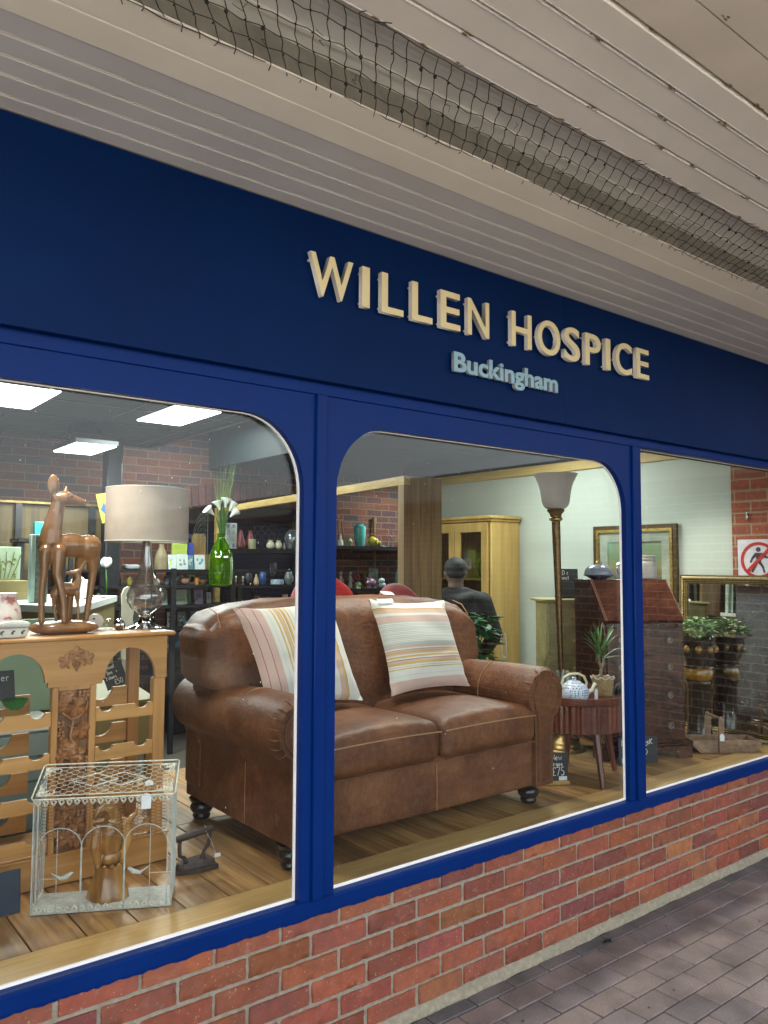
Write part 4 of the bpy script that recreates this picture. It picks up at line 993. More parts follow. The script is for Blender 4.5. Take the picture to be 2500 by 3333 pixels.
g = MB(); g.ell((-.953, y-.0125, 1.556), (.0035, .0015, .0025), 8, 6); g.build('eye', M['deer_d'], b2)

lp = thing('table_lamp', 'table lamp with beige linen drum shade and smoky glass base on the rack', 'lamp', (-.655, .92, 1.3255))
c_ = (-.655, .92)
g = MB(); g.lathe([(.081, 1.3257), (.082, 1.329), (.070, 1.334), (.045, 1.341), (.028, 1.352), (.022, 1.366), (.020, 1.372), (.027, 1.377), (.020, 1.382)], (c_[0], c_[1], 0), 32); g.build('foot', M['chrome'], lp)
g = MB(); g.lathe([(.020, 1.382), (.030, 1.388), (.058, 1.410), (.074, 1.440), (.0745, 1.462), (.062, 1.490), (.045, 1.518), (.032, 1.550), (.025, 1.590), (.022, 1.630), (.020, 1.672)], (c_[0], c_[1], 0), 40, cap=False); g.build('glass_body', M['lampglass'], lp)
g = MB(); g.cyl((c_[0], c_[1], 1.372), (c_[0], c_[1], 1.70), .004); g.cyl((c_[0], c_[1], 1.668), (c_[0], c_[1], 1.70), .017); g.build('stem', M['chrome'], lp)
g = MB(); g.lathe([(.163, 1.675), (.163, 1.889)], (c_[0], c_[1], 0), 56, cap=False); g.lathe([(.1605, 1.676), (.1605, 1.888)], (c_[0], c_[1], 0), 56, cap=False); sh = g.build('shade', M['shade'], lp)
g = MB()
for zz in (1.676, 1.888): g.tube([(c_[0]+.1622*cos(2*pi*i/56), c_[1]+.1622*sin(2*pi*i/56), zz) for i in range(56)], .0022, 5, closed=True)
for i in range(3): g.tube([(c_[0], c_[1], 1.684), (c_[0]+.16*cos(2.1*i+.4), c_[1]+.16*sin(2.1*i+.4), 1.679)], .0015, 5)
g.build('shade_ring', M['whitep'], sh)

def lathe_thing(name, label, cat, x, y, z, prof, mat, n=24, group=None, fn=None, parts=()):
    t = thing(name, label, cat, (x, y, z), group) if parts else None
    g = MB(); g.lathe([(r, z+h) for r, h in prof], (x, y, 0), n, fn=fn)
    o = g.build('body' if parts else name, mat, t, loc=None if parts else (x, y, z))
    if not parts: tag(o, label, cat, group)
    for nm, fnc, mt in parts:
        g = MB(); fnc(g); g.build(nm, mt, t)
    return t or o
floral = None
def floral_mat():
    m, n, b = base('rose_pattern_china'); v = coords(n)
    n1 = node(n, 'ShaderNodeTexNoise', Scale=26, Detail=5); L(n, v, n1.inputs['Vector'])
    r = ramp(n, n1.outputs[0], [(.44, (.70,.62,.56)), (.54, (.68,.52,.48)), (.60, (.50,.12,.14)), (.66, (.30,.20,.12)), (.72, (.66,.58,.52))]); L(n, r.outputs[0], b.inputs['Base Color']); b.inputs['Roughness'].default_value = .2; return m
M['floral'] = floral_mat(); M['china'] = C_('white_china', (.72,.68,.62), .2)
lathe_thing('china_jug', 'rose patterned cream china jug cut off at the left edge of the window', 'jug', -1.195, .905, 1.3257, [(.045, 0), (.062, .03), (.070, .065), (.062, .10), (.050, .13), (.055, .152), (.050, .150)], M['floral'], 28, fn=lambda a, r, z: r*(1+.04*sin(7*a)*(1 if z > 1.44 else .2)))
bd = thing('butter_dish', 'lidded white china dish printed with little bees at the rack end', 'dish', (-1.185, .80, 1.3257))
g = MB(); g.rbox((-1.245, .762, 1.3257), (-1.135, .838, 1.362), .012, 8, lambda Q, p: Vector((-1.19+(Q.x+1.19)*(1+.06*(p[2])), Q.y, Q.z))); g.build('dish', M['china'], bd)
g = MB(); g.rbox((-1.250, .757, 1.3625), (-1.130, .843, 1.381), .012, 8, lambda Q, p: Vector((Q.x, Q.y, Q.z+(.006*(1-p[0]*p[0]) if p[2] > 0 else 0)))); g.build('lid', M['china'], bd)
g = MB()
for x in (-1.225, -1.190, -1.158): g.ell((x, .7608, 1.345), (.0045, .0012, .006), 8, 6); g.ell((x+.005, .7608, 1.351), (.005, .0010, .003), 7, 5)
g.build('bee_print', C_('bee_print', (.10,.07,.03), .5), bd)
pl = thing('ceramic_plug', 'round white slotted ceramic disc standing behind the deer base', 'ornament', (-.83, .985, 1.3257))
g = MB(); g.cyl((-.83, .985, 1.356), (-.825, 1.005, 1.358), .030, n=26); g.build('disc', M['china'], pl)
g = MB()
for a in range(4): g.cyl((-.83+.014*cos(a*1.57+.5), .9842, 1.356+.014*sin(a*1.57+.5)), (-.83+.014*cos(a*1.57+.5), .986, 1.356+.014*sin(a*1.57+.5)), .0045, n=8)
g.build('slots', M['black'], pl)
for k, (x, y) in enumerate(((-.785, .965), (-.752, .94))):
    lathe_thing('glass_shell', ['striped glass shell ornament between the ceramic disc and the lamp', 'darker glass shell ornament touching the lamp foot'][k], 'ornament', x, y, 1.3257, [(.012, 0), (.021, .010), (.022, .022), (.014, .036), (.004, .043)], [M['clear'], M['chrome']][k], 18, 'shell ornaments on the rack', fn=lambda a, r, z: r*(1+.09*sin(9*a+z*60)))

# chalk lettering: strokes on a unit grid (x 0-1, y 0-1)
def arcp(cx, cy, rx, ry, a0, a1, n=10): return [(cx+rx*cos(radians(a0+(a1-a0)*i/n)), cy+ry*sin(radians(a0+(a1-a0)*i/n))) for i in range(n+1)]
GL_ = {
 'N': [[(0,0),(0.02,1),(.6,.02),(.62,1)]], 'e': [[(.05,.32),(.5,.36)]+arcp(.28,.3,.24,.28,10,320)], 'w': [[(0,.6),(.15,0),(.33,.5),(.5,0),(.68,.62)]], 'W': [[(0,.95),(.15,0),(.33,.7),(.5,0),(.7,1)]],
 'A': [[(0,0),(.28,.95),(.56,0)],[(.08,.32),(.48,.32)]], 'r': [[(.05,.58),(.07,0)],[(.07,.38)]+arcp(.28,.32,.2,.25,160,50)], 'g': [arcp(.25,.32,.22,.25,50,400),[(.48,.56),(.5,-.1)]+arcp(.26,-.15,.24,.2,0,-150)], 'o': [arcp(.25,.28,.24,.28,90,450,14)],
 's': [[(.45,.52)]+arcp(.26,.43,.18,.13,60,230)+arcp(.26,.14,.2,.14,60,-140)], '£': [[(.62,.8)]+arcp(.42,.78,.2,.2,10,180)+[(.26,.4),(.22,.1),(.05,0)]+[(.3,.06),(.65,0)],[(.02,.45),(.5,.45)]],
 '7': [[(0,.98),(.6,1),(.2,0)]], '5': [[(.55,1),(.12,.98),(.08,.6)]+arcp(.26,.32,.28,.3,80,-140)], 'B': [[(0,0),(.02,1)]+arcp(.15,.76,.32,.23,90,-90)+arcp(.15,.27,.38,.27,90,-90)+[(0,0)]],
 'u': [[(0,.56),(.03,.12)]+arcp(.22,.14,.2,.15,190,350)+[(.42,.56),(.45,0)]], 'a': [arcp(.24,.27,.23,.27,50,400),[(.46,.55),(.5,0)]], 'D': [[(0,0),(.03,1)]+arcp(.08,.5,.48,.5,90,-90)+[(0,0)]], 'K': [[(0,0),(0.02,1)],[(.55,1),(.03,.45),(.6,0)]],
 '1': [[(.12,1),(.1,0)]], '3': [arcp(.24,.74,.26,.25,150,-80)+arcp(.24,.25,.29,.27,80,-150)], '0': [arcp(.3,.5,.28,.5,90,450,16)], '2': [arcp(.26,.72,.26,.27,160,-30)+[(0,0),(.58,.02)]], 'c': [arcp(.28,.29,.25,.28,50,310)], 'h': [[(0,1),(.02,0)],[(.02,.35)]+arcp(.24,.3,.2,.25,150,0)+[(.44,0)]],
 'i': [[(.05,.5),(.06,0)],[(.06,.75),(.07,.77)]], 't': [[(.2,.9),(.2,.05),(.35,0)],[(0,.6),(.4,.62)]], 'S': [[(.5,.85)]+arcp(.28,.75,.24,.23,40,240)+arcp(.26,.26,.27,.27,70,-140)], 'l': [[(.05,1),(.06,0)]], '+': [[(0,.3),(.5,.32)],[(.25,.55),(.25,.05)]], '.': [[(.02,0),(.06,.02)]], ' ': [], 'p': [[(0,.55),(.02,-.4)],arcp(.24,.27,.23,.27,150,-170)], 'b': [[(0,1),(.02,0)],arcp(.24,.27,.23,.27,150,-170)], 'd': [arcp(.24,.27,.23,.27,50,400),[(.46,1),(.5,0)]]}
WD = {'1': .35, 'i': .25, 'l': .25, ' ': .45, '.': .2, 'W': .85, 'w': .85, 't': .5}
def board(name, label, cat, p0, xdir, up, w_, h_, lines, th=.004, r=.0017, mat=None, root=None, txtmat=None, chamfer=False):
    # p0: lower left front corner; lines: (text, x, y, height, width factor)
    p0 = Vector(p0); xd = Vector(xdir).normalized(); ud = Vector(up); ud = (ud-xd*ud.dot(xd)).normalized(); nd = ud.cross(xd).normalized()*1.0
    nd = xd.cross(ud).normalized()       # towards the viewer when xdir runs left to right
    t = thing(name, label, cat, p0+xd*w_/2)
    Mx = Matrix((( xd.x, ud.x, nd.x, p0.x), (xd.y, ud.y, nd.y, p0.y), (xd.z, ud.z, nd.z, p0.z), (0,0,0,1)))
    g = MB(); g.X = Mx; g.box((0, 0, -th), (w_, h_, 0), .0008); g.build('panel', mat or M['chalkb'], t, smooth=False)
    if lines:
        g = MB(); g.X = Mx
        for s, x, y, hh, wf in lines:
            for ch in s:
                for st_ in GL_.get(ch, []):
                    if len(st_) > 1: g.tube([(x+a*hh*wf, y+b*hh, .0006) for a, b in st_], r, 5)
                x += (WD.get(ch, .68)+.08)*hh*wf
        g.build('chalk_writing', txtmat or M['chalk'], t)
    return t, Mx
# "Dower" price board and green glass bowl resting across the rails
board('price_board', 'chalkboard reading Dower and 30 in the left arch of the rack', 'sign', (-1.300, .93, 1.090), (1, .02, 0), (-.02, .28, 1), .170, .108, [('Dower', .070, .070, .026, .85), ('£130', .040, .018, .036, .85)], r=.0013)
lathe_thing('green_bowl', 'small emerald green pressed glass bowl on the rack rail', 'bowl', -1.150, .86, 1.066, [(.018, 0), (.030, .008), (.040, .024), (.046, .036), (.044, .036), (.036, .020), (.010, .006)], M['greenbowl'], 24, fn=lambda a, r, z: r*(1+.04*sin(12*a)))
board('slate_board', 'plain dark blue slate board standing at the left edge of the window floor', 'sign', (-1.33, .60, .4612), (1, 0, 0), (0, .1, 1), .155, .135, [], mat=M['slate'])

# ================================================================== WIRE CAGE with carved bird
cg = thing('wire_cage', 'whitewashed wire display cage with chicken wire lid in front of the wine rack', 'cage', (-.93, .52, .46))
CT = Vector((.8826, -.4701, 0)); CN = Vector((.4701, .8826, 0)); CA = Vector((-1.157, .553, 0))
def CP(u, v, z): q = CA + CT*u + CN*v; return Vector((q.x, q.y, z))
CW, CD = .434, .165
def ztop(v): return .826 + .062*(v/CD)
g = MB(); fl = [CP(0, 0, .4615), CP(CW, 0, .4615), CP(CW, CD, .4615), CP(0, CD, .4615)]; up_ = [p+Vector((0,0,.004)) for p in fl]
g.add(fl+up_, [(3,2,1,0), (4,5,6,7), (0,1,5,4), (1,2,6,5), (2,3,7,6), (3,0,4,7)]); g.build('tray', M['zinc'], cg, smooth=False)
def lace(g, z, dn, v, a=0, b=CW, hgt=.020):
    n = int((b-a)/.0235)
    for k in range(n):
        u = a+(b-a)*(k+.5)/n; w_ = (b-a)/n/2
        for s in (-1, 1): g.tube([CP(u, v, z), CP(u+s*w_*.75, v, z+dn*hgt*.35), CP(u+s*w_*.45, v, z+dn*hgt*.7), CP(u, v, z+dn*hgt)], .0013, 4)
        g.tube([CP(u+w_*.45*cos(t), v, z+dn*(hgt*.45)+w_*.42*sin(t)) for t in [2*pi*i/8 for i in range(8)]], .0012, 4, closed=True)
        g.tube([CP(u-w_, v, z), CP(u-w_*.5, v, z+dn*hgt*.5), CP(u, v, z+dn*.001)], .0011, 4)
g = MB(); lace(g, .466, 1, -.001); lace(g, .822, -1, -.001)
for dn, z in ((1, .466),):
    for k in range(7):
        v = CD*(k+.5)/7
        for s in (-1, 1): g.tube([CP(0, v, z), CP(0, v+s*.010, z+.008), CP(0, v, z+.018)], .0012, 4)
g.build('lace_edging', M['wire'], cg)
g = MB()
for (u, v) in ((0, 0), (CW, 0), (CW, CD), (0, CD)): g.tube([CP(u, v, .464), CP(u, v, ztop(v)-.002)], .0026, 6)
g.tube([CP(.014, 0, .464), CP(.014, 0, .822)], .0018, 5); g.tube([CP(CW-.014, 0, .464), CP(CW-.014, 0, .822)], .0018, 5)
g.build('corner_wires', M['zinc'], cg)
# lid: double rim, scroll corners, diamonds
g = MB()
def lid(u, v): return CP(u, v, ztop(v)+.002)
g.tube([lid(-.008+.006, -.008), lid(CW, -.008), lid(CW+.008, 0), lid(CW+.008, CD), lid(CW, CD+.008), lid(0, CD+.008), lid(-.008, CD), lid(-.008, .0)], .0026, 6, closed=True)
g.tube([lid(.012, .010), lid(CW-.012, .010), lid(CW-.012, CD-.012), lid(.012, CD-.012)], .0016, 5, closed=True)
for (cu, cv, su, sv) in ((0, 0, 1, 1), (CW, 0, -1, 1), (CW, CD, -1, -1), (0, CD, 1, -1)):
    for q in range(4):
        r0 = .010+.003*(q % 2); a0 = q*.7
        g.tube([lid(cu+su*(.012+.010*q+r0*cos(t)), cv+sv*(.018+.003*q+r0*.8*sin(t))) for t in [a0+i*.55 for i in range(10)]], .0017, 5)
        g.tube([lid(cu+su*(.014+.7*r0*cos(t)), cv+sv*(.020+.012*q+r0*sin(t))) for t in [a0+i*.55 for i in range(9)]], .0017, 5)
for du in (-.045, .045):
    c0 = CW/2+du; g.tube([lid(c0-.075, CD/2), lid(c0, CD/2-.034), lid(c0+.075, CD/2), lid(c0, CD/2+.034)], .0022, 5, closed=True)
g.tube([lid(CW/2-.03, CD/2), lid(CW/2, CD/2-.014), lid(CW/2+.03, CD/2), lid(CW/2, CD/2+.014)], .002, 5, closed=True)
g.build('lid_frame', M['wire'], cg)
def hexnet(g, f, U, V, s=.0105, r=.0007):
    # hexagons with flat sides along u; f maps (u, v) to 3D
    h = s*math.sqrt(3); nu = int(U/(1.5*s))+2; nv = int(V/h)+2
    for i in range(nu):
        for j in range(nv):
            cu = i*1.5*s; cv = j*h+(h/2 if i % 2 else 0)
            pts = [(cu+s, cv), (cu+s/2, cv+h/2), (cu-s/2, cv+h/2), (cu-s, cv)]
            pts = [p for p in pts]
            for a, b in zip(pts[:-1], pts[1:]):
                if all(0 <= q[0] <= U and 0 <= q[1] <= V for q in (a, b)): g.tube([f(*a), f(*b)], r, 3, cap=False)
g = MB(); hexnet(g, lambda a, b: lid(.008+a, .006+b), CW-.016, CD-.014, .0125, .0009); g.build('lid_mesh', M['wire'], cg)
g = MB(); hexnet(g, lambda a, b: CP(.014+a, 0, .69+b*.5+.0), CW-.028, .26, .0125, .0006); g.build('front_mesh', M['iron'], cg)
g = MB()
aw = (CW-.03)/3
for k in range(3):
    u0 = .015+aw*k
    g.tube([CP(u0+aw/2+aw/2*cos(radians(t)), -.001, .668+.062*sin(radians(t))) for t in range(0, 181, 12)], .0017, 5)
    if k: g.tube([CP(u0, -.001, .466), CP(u0, -.001, .668)], .0032, 6)
for u in (.075, .365): g.tube([CP(u, -.001, .466), CP(u, -.001, .728)], .0013, 5)
g.tube([CP(0, -.001, .572), CP(.075, -.001, .572)], .0012, 5); g.tube([CP(.365, -.001, .572), CP(CW, -.001, .572)], .0012, 5)
g.build('arched_front', M['zinc'], cg)
g = MB()
for k in range(1, 7): g.tube([CP(0, CD*k/7, .464), CP(0, CD*k/7, ztop(CD*k/7))], .0014, 5)
for k in range(1, 7): g.tube([CP(CW, CD*k/7, .464), CP(CW, CD*k/7, ztop(CD*k/7))], .0012, 5)
g.build('side_bars', M['zinc'], cg)
for u0, z0, dr_ in ((.100, .578, 1), (.322, .582, -1)):
    c0 = CP(u0, -.004, z0)
    g = MB(); g.tube([c0-CT*.030*dr_+Vector((0,0,.006)), c0-CT*.012*dr_+Vector((0,0,-.006)), c0+CT*.008*dr_, c0+CT*.020*dr_+Vector((0,0,.009)), c0+CT*.027*dr_+Vector((0,0,.011))], [.002, .006, .008, .0055, .002], 8)
    g.tube([c0-CT*.03*dr_+Vector((0,0,.006)), c0-CT*.042*dr_+Vector((0,0,.013))], [.003, .001], 5); g.build('metal_bird', M['zinc'], cg)
bx, by = -.905, .545
bt = thing('bird_carving', 'golden wooden eagle carving perched on a tree stump inside the wire cage', 'carving', (bx, by, .4655))
g = MB(); g.lathe([(.068, .4657), (.066, .478), (.058, .50), (.050, .53), (.045, .556), (.047, .572)], (bx-.005, by, 0), 26, fn=lambda a, r, z: r*(1+.05*sin(5*a)+.03*sin(9*a+z*30)))
g.build('stump', M['birdw'], bt, angle=60)
g = MB()
for k in range(11):
    a = 2*pi*k/11; g.ell((bx-.005+.044*cos(a), by+.044*sin(a), .575), (.008, .008, .007), 7, 5)
g.build('carved_rim', M['birdw'], bt)
B = [('s', (bx-.008, by-.006, .655), (.040, .038, .062)), ('s', (bx-.012, by-.018, .675), (.030, .028, .035)), ('t', [Vector((bx, by, .69)), Vector((bx+.006, by, .725)), Vector((bx-.002, by, .752))], [.034, .027, .028]),
     ('s', (bx-.008, by-.002, .758), (.030, .026, .023)), ('t', [Vector((bx-.028, by-.006, .760)), Vector((bx-.048, by-.008, .756)), Vector((bx-.058, by-.010, .742)), Vector((bx-.057, by-.010, .735))], [.017, .012, .007, .003]),
     ('s', (bx+.008, by+.004, .776), (.020, .014, .012)),
     ('t', [Vector((bx-.050, by-.006, .69)), Vector((bx-.056, by-.008, .64)), Vector((bx-.045, by-.004, .585)), Vector((bx-.032, by, .555))], [.018, .020, .014, .005]), ('t', [Vector((bx+.046, by+.008, .695)), Vector((bx+.056, by+.006, .64)), Vector((bx+.044, by+.004, .590)), Vector((bx+.03, by, .565))], [.019, .021, .014, .006]),
     ('t', [Vector((bx+.05, by+.02, .68)), Vector((bx+.075, by+.028, .70)), Vector((bx+.094, by+.03, .712)), Vector((bx+.098, by+.03, .725))], [.012, .010, .008, .005]), ('s', (bx-.005, by, .595), (.040, .036, .030))]
for k in range(4): B.append(('t', [Vector((bx-.030+.004*k, by-.030, .712-.010*k)), Vector((bx-.008, by-.036, .706-.010*k)), Vector((bx+.018-.004*k, by-.030, .712-.010*k))], [.003, .0045, .003]))
for k in range(5): B.append(('t', [Vector((bx+.0*k+.014, by-.012, .785-.011*k)), Vector((bx+.026, by-.004, .780-.011*k)), Vector((bx+.032, by+.01, .774-.011*k))], [.004, .005, .004]))
bo = organic('bird_body', B, M['birdw'], bt, .0024, 2)
g = MB(); ec = (bx-.024, by-.0255, .762); g.cyl(ec, (ec[0]-.001, ec[1]-.0025, ec[2]), .0055, n=14); g.build('eye', C_('yellow_eye', (.55,.42,.10)), bo)
g = MB(); g.cyl((ec[0]-.0003, ec[1]-.0018, ec[2]), (ec[0]-.0012, ec[1]-.0032, ec[2]), .0025, n=10); g.build('pupil', M['black'], bo)
g = MB()
for (dx, dz) in ((-.004, .722), (.006, .716), (-.008, .708), (.002, .704)): g.ell((bx+dx-.01, by-.026, dz), (.008, .004, .005), 8, 6)
g.build('breast_carving', C_('pale_carved_feather', (.62,.42,.24), .4), bo)
# paper price tag tied to the cage lid
pg = thing('price_tag', 'white folded price tags hanging by a string from the cage lid', 'tag', CP(.345, -.006, .80))
g = MB(); a = CP(.338, -.007, .775); b_ = CP(.372, -.007, .775); g.prism([[(0, 0), (.030, .001), (.031, .040), (.022, .050), (.008, .050), (-.001, .040)]], lambda p, q: CP(.335+p, -.008, .780+q), lambda p, q: CP(.335+p, -.009, .780+q))
g.prism([[(0, 0), (.026, .0), (.026, .030), (.013, .044), (0, .030)]], lambda p, q: CP(.340+p, .045, .842+q*.4), lambda p, q: CP(.340+p, .044, .843+q*.4)); g.build('paper_tag', M['paper'], pg, smooth=False)
g = MB(); g.tube([CP(.350, -.008, .828), CP(.352, .03, .850), CP(.356, .10, .872), CP(.352, .14, .880)], .0008, 4); g.build('string', M['string'], pg)

# ------------------------------------------------------------------ flat iron
fi = thing('flat_iron', 'rusty antique flat iron with a string tag on the planks left of the sofa', 'iron', (-.585, .60, .46))
FX = Vector((1, .04, 0)).normalized(); FY = Vector((-FX.y, FX.x, 0)); F0 = Vector((-.655, .590, 0))
def FPt(u, v, z): q = F0+FX*u+FY*v; return Vector((q.x, q.y, z))
sole = [(0, 0), (.006, -.016), (.05, -.040), (.11, -.047), (.155, -.045), (.155, .045), (.11, .047), (.05, .040), (.006, .016)]
g = MB(); g.prism([sole], lambda a, b: FPt(a, b, .4612), lambda a, b: FPt(a, b, .478)); g.prism([[(a*.9+.007, b*.86) for a, b in sole]], lambda a, b: FPt(a, b, .4785), lambda a, b: FPt(a*.96+.003, b*.86, .497)); g.build('sole', M['iron'], fi, angle=50)
g = MB(); g.tube([FPt(.045, 0, .495), FPt(.038, 0, .512), (FPt(.020, 0, .522)), FPt(.018, 0, .560), FPt(.022, 0, .582)], [.010, .007, .007, .0075, .008], 8)
g.tube([FPt(.110, 0, .495), FPt(.118, 0, .520), FPt(.135, 0, .540), FPt(.142, 0, .575), FPt(.140, 0, .592)], [.010, .006, .007, .0065, .008], 8); g.build('handle_posts', M['iron'], fi)
g = MB(); g.tube([FPt(.005, 0, .583), FPt(.05, 0, .588), FPt(.10, 0, .593), FPt(.152, 0, .596)], [.012, .0135, .013, .0115], 10); g.build('handle', M['iron'], fi)
g = MB(); g.tube([FPt(.118, -.014, .59), FPt(.12, 0, .612), FPt(.124, .015, .595), FPt(.122, -.014, .585), FPt(.140, -.02, .55), FPt(.150, -.03, .51)], .001, 4); g.build('string', M['string'], fi)
g = MB(); g.box(FPt(.143, -.034, .500), FPt(.166, -.038, .512)); g.build('paper_tag', M['paper'], fi, smooth=False)

# ================================================================== ROUND TABLE and things on it
TX, TY = 1.635, .565
tb = thing('side_table', 'round reddish wood side table with ribbed drum sides and splayed legs', 'table', (TX, TY, .46))
g = MB(); g.lathe([(.262, .728), (.262, .866)], (TX, TY, 0), 220, cap=True, fn=lambda a, r, z: r*(1+(.016 if sin(55*a) > 0 else -.016))); g.build('ribbed_drum', M['walnut'], tb, angle=80)
g = MB(); g.lathe([(.268, .8665), (.280, .872), (.283, .895), (.283, .908), (.272, .908), (.268, .886), (.01, .885)], (TX, TY, 0), 72, cap=False); g.build('tray_top', M['walnut'], tb)
for (a0, b0) in ((-.115, -.235), (.225, -.06), (.16, .20), (-.22, .13)):
    g = MB(); g.tube([(TX+a0*.80, TY+b0*.80, .735), (TX+a0*1.06, TY+b0*1.06, .4612)], [.021, .0135], 14); g.build('leg', M['walnut'], tb)
def teapot_mat():
    m, n, b = base('blue_star_china'); v = coords(n)
    vo = node(n, 'ShaderNodeTexVoronoi', Scale=88); vo.inputs['Randomness'].default_value = .25; L(n, v, vo.inputs['Vector'])
    r = ramp(n, vo.outputs['Distance'], [(.30, (.05, .09, .28)), (.40, (.60, .66, .76))], 'LINEAR'); L(n, r.outputs[0], b.inputs['Base Color']); b.inputs['Roughness'].default_value = .15; return m
M['bluepot'] = teapot_mat()
tp = thing('teapot', 'round blue and white patterned teapot with a loop handle on the side table', 'teapot', (1.478, .455, .8865))
tx, ty = 1.478, .462
g = MB(); g.lathe([(.045, .8867), (.066, .896), (.076, .918), (.075, .944), (.062, .966), (.040, .978), (.022, .981)], (tx, ty, 0), 40); g.build('body', M['bluepot'], tp)
g = MB(); g.lathe([(.040, .9785), (.030, .987), (.012, .992), (.010, .999), (.013, 1.004), (.004, 1.008)], (tx, ty, 0), 20); g.build('lid', M['bluepot'], tp)
g = MB(); g.tube([(tx+.066, ty-.03, .925), (tx+.088, ty-.045, .935), (tx+.098, ty-.052, .962), (tx+.106, ty-.056, .972)], [.014, .010, .008, .009], 10); g.build('spout', M['china'], tp)
g = MB(); g.tube([(tx-.068, ty+.02, .945), (tx-.078, ty+.02, .968), (tx-.066, ty+.015, 1.008), (tx-.03, ty+.005, 1.024), (tx+.02, ty-.01, 1.024), (tx+.056, ty-.02, 1.008), (tx+.070, ty-.028, .975), (tx+.062, ty-.025, .950)], .0062, 9); g.build('handle', C_('cream_cane', (.66,.62,.40), .5, (.55,.50,.30)), tp)
g = MB(); g.prism([[(0, 0), (.030, 0), (.030, .050), (.020, .062), (.008, .062), (0, .052)]], lambda a, b: Vector((tx+.060+a, ty-.085+a*.1, .888+b)), lambda a, b: Vector((tx+.060+a, ty-.084+a*.1, .888+b))); tag(g.build('price_tag', M['paper'], smooth=False, loc=(tx+.075, ty-.085, .888)), 'white price tag hanging in front of the teapot spout', 'tag')
gb = lathe_thing('glass_bowl', 'clear bubbled glass bowl standing behind the teapot', 'bowl', 1.555, .560, .8867, [(.035, 0), (.050, .01), (.062, .05), (.068, .10), (.070, .135), (.067, .134), (.060, .05), (.03, .012)], M['clear'], 30)
pp = thing('potted_dracaena', 'small spiky dracaena in a woven bamboo pot on the side table', 'plant', (1.722, .455, .8867))
px_, py_ = 1.722, .462
g = MB(); g.lathe([(.044, .8869), (.050, .90), (.056, .95), (.060, .988), (.055, .986), (.050, .96)], (px_, py_, 0), 30); g.build('pot', P('woven_bamboo', (.34, .25, .11), (.20, .13, .055), 70, .7, bmp=.5, bscale=90), pp)
g = MB(); g.tube([(px_+.062*cos(a), py_+.062*sin(a), .985+.006*sin(a*9)) for a in [2*pi*i/54 for i in range(54)]], .0028, 5, closed=True); g.build('rope_rim', M['string'], pp)
g = MB(); g.lathe([(.05, .965), (.001, .970)], (px_, py_, 0), 16); g.build('soil', M['sand'], pp)
g = MB(); g.tube([(px_-.012, py_, .965), (px_-.014, py_, 1.01), (px_-.006, py_, 1.045)], [.010, .009, .009], 9); g.tube([(px_-.008, py_, 1.04), (px_-.028, py_, 1.065), (px_-.030, py_, 1.11)], [.009, .0075, .007], 8); g.tube([(px_-.006, py_, 1.04), (px_+.010, py_, 1.06), (px_+.008, py_, 1.09)], [.008, .007, .006], 8); g.build('cane', C_('grey_bark', (.22,.18,.12), .8, (.12,.09,.06)), pp)
def blade(g, b, tip, w_, droop=.03, n=8):
    b = Vector(b); tip = Vector(tip); side = (tip-b).cross(Vector((0,0,1)))
    if side.length < 1e-4: side = Vector((1, 0, 0))
    side.normalize(); vs = []
    for i in range(n+1):
        t = i/n; p = b.lerp(tip, t); p.z += droop*4*t*(1-t)*.5; ww = w_*(sin(pi*min(1, t*.85+.12)))**.7*(1 if i < n else 0.05)
        vs += [p-side*ww, p+Vector((0,0,-ww*.35)), p+side*ww]
    g.add(vs, [(3*i+a, 3*i+a+1, 3*i+a+4, 3*i+a+3) for i in range(n) for a in (0, 1)])
g = MB(); rnd = random.Random(14)
tips = [(-.12,-.02,1.285),(-.215,-.03,1.235),(-.20,0,1.19),(-.17,.03,1.215),(.12,.0,1.27),(.16,.03,1.235),(.20,-.02,1.13),(-.12,-.04,1.08),(.0,-.05,1.26),(-.05,.02,1.29),(.05,.03,1.28),(.09,-.04,1.21),(-.10,.05,1.25),(-.15,-.05,1.17),(.15,.05,1.16),(.03,-.08,1.22),(-.06,-.09,1.20),(.08,.08,1.25),(.17,-.03,1.09),(-.02,.07,1.24),(-.08,.0,1.24),(.04,-.02,1.24)]
for k, (a, b, z) in enumerate(tips):
    br = (px_-.030, py_, 1.10+rnd.uniform(-.01,.02)) if k % 3 else (px_+.008, py_, 1.085); blade(g, br, (px_+a*.92, py_+b, z), rnd.uniform(.0045, .007), rnd.uniform(.01, .05))
g.build('leaves', M['leaf'], pp, angle=180)
g = MB(); g.prism([[(0,0),(.10,0),(.08,.055),(.035,.045)]], lambda a, b: Vector((1.79+a, .44+a*.15, .888+b)), lambda a, b: Vector((1.79+a, .452+a*.15, .888+b))); tag(g.build('black_pouch', M['black'], loc=(1.84, .45, .888)), 'small folded black pouch at the right of the table top, by the mullion', 'pouch')
# chalk price boards on the window floor
t_, Mx = board('price_board', 'chalkboard reading New Argos £75 on a small wooden foot beside the sofa', 'sign', (1.330, .5455, .480), (.866, -.50, 0), (.03, .05, 1), .132, .140, [('New', .046, .104, .027, .90), ('Argos', .042, .074, .021, .82), ('£75', .046, .026, .042, .74)], r=.0019)
g = MB(); g.X = Mx; g.box((-.004, -.0185, -.022), (.138, -.001, .012), .002); g.build('wooden_foot', M['oak'], t_)
g = MB(); g.X = Mx; g.box((.082, .002, .0006), (.126, .022, .0014)); g.build('price_sticker', M['paper'], t_, smooth=False)
t_, Mx = board('price_board', 'dark chalkboard reading Bureau Desk £115 half hidden behind the right mullion', 'sign', (1.972, .541, .4612), (.94, -.342, 0), (.0, .05, 1), .262, .150, [('B', .022, .110, .028, .95), ('u', .048, .110, .022, .9), ('DesK', .146, .108, .028, 1.0), ('£', .072, .052, .048, .8), ('15', .140, .050, .052, 1.0)], r=.0019)
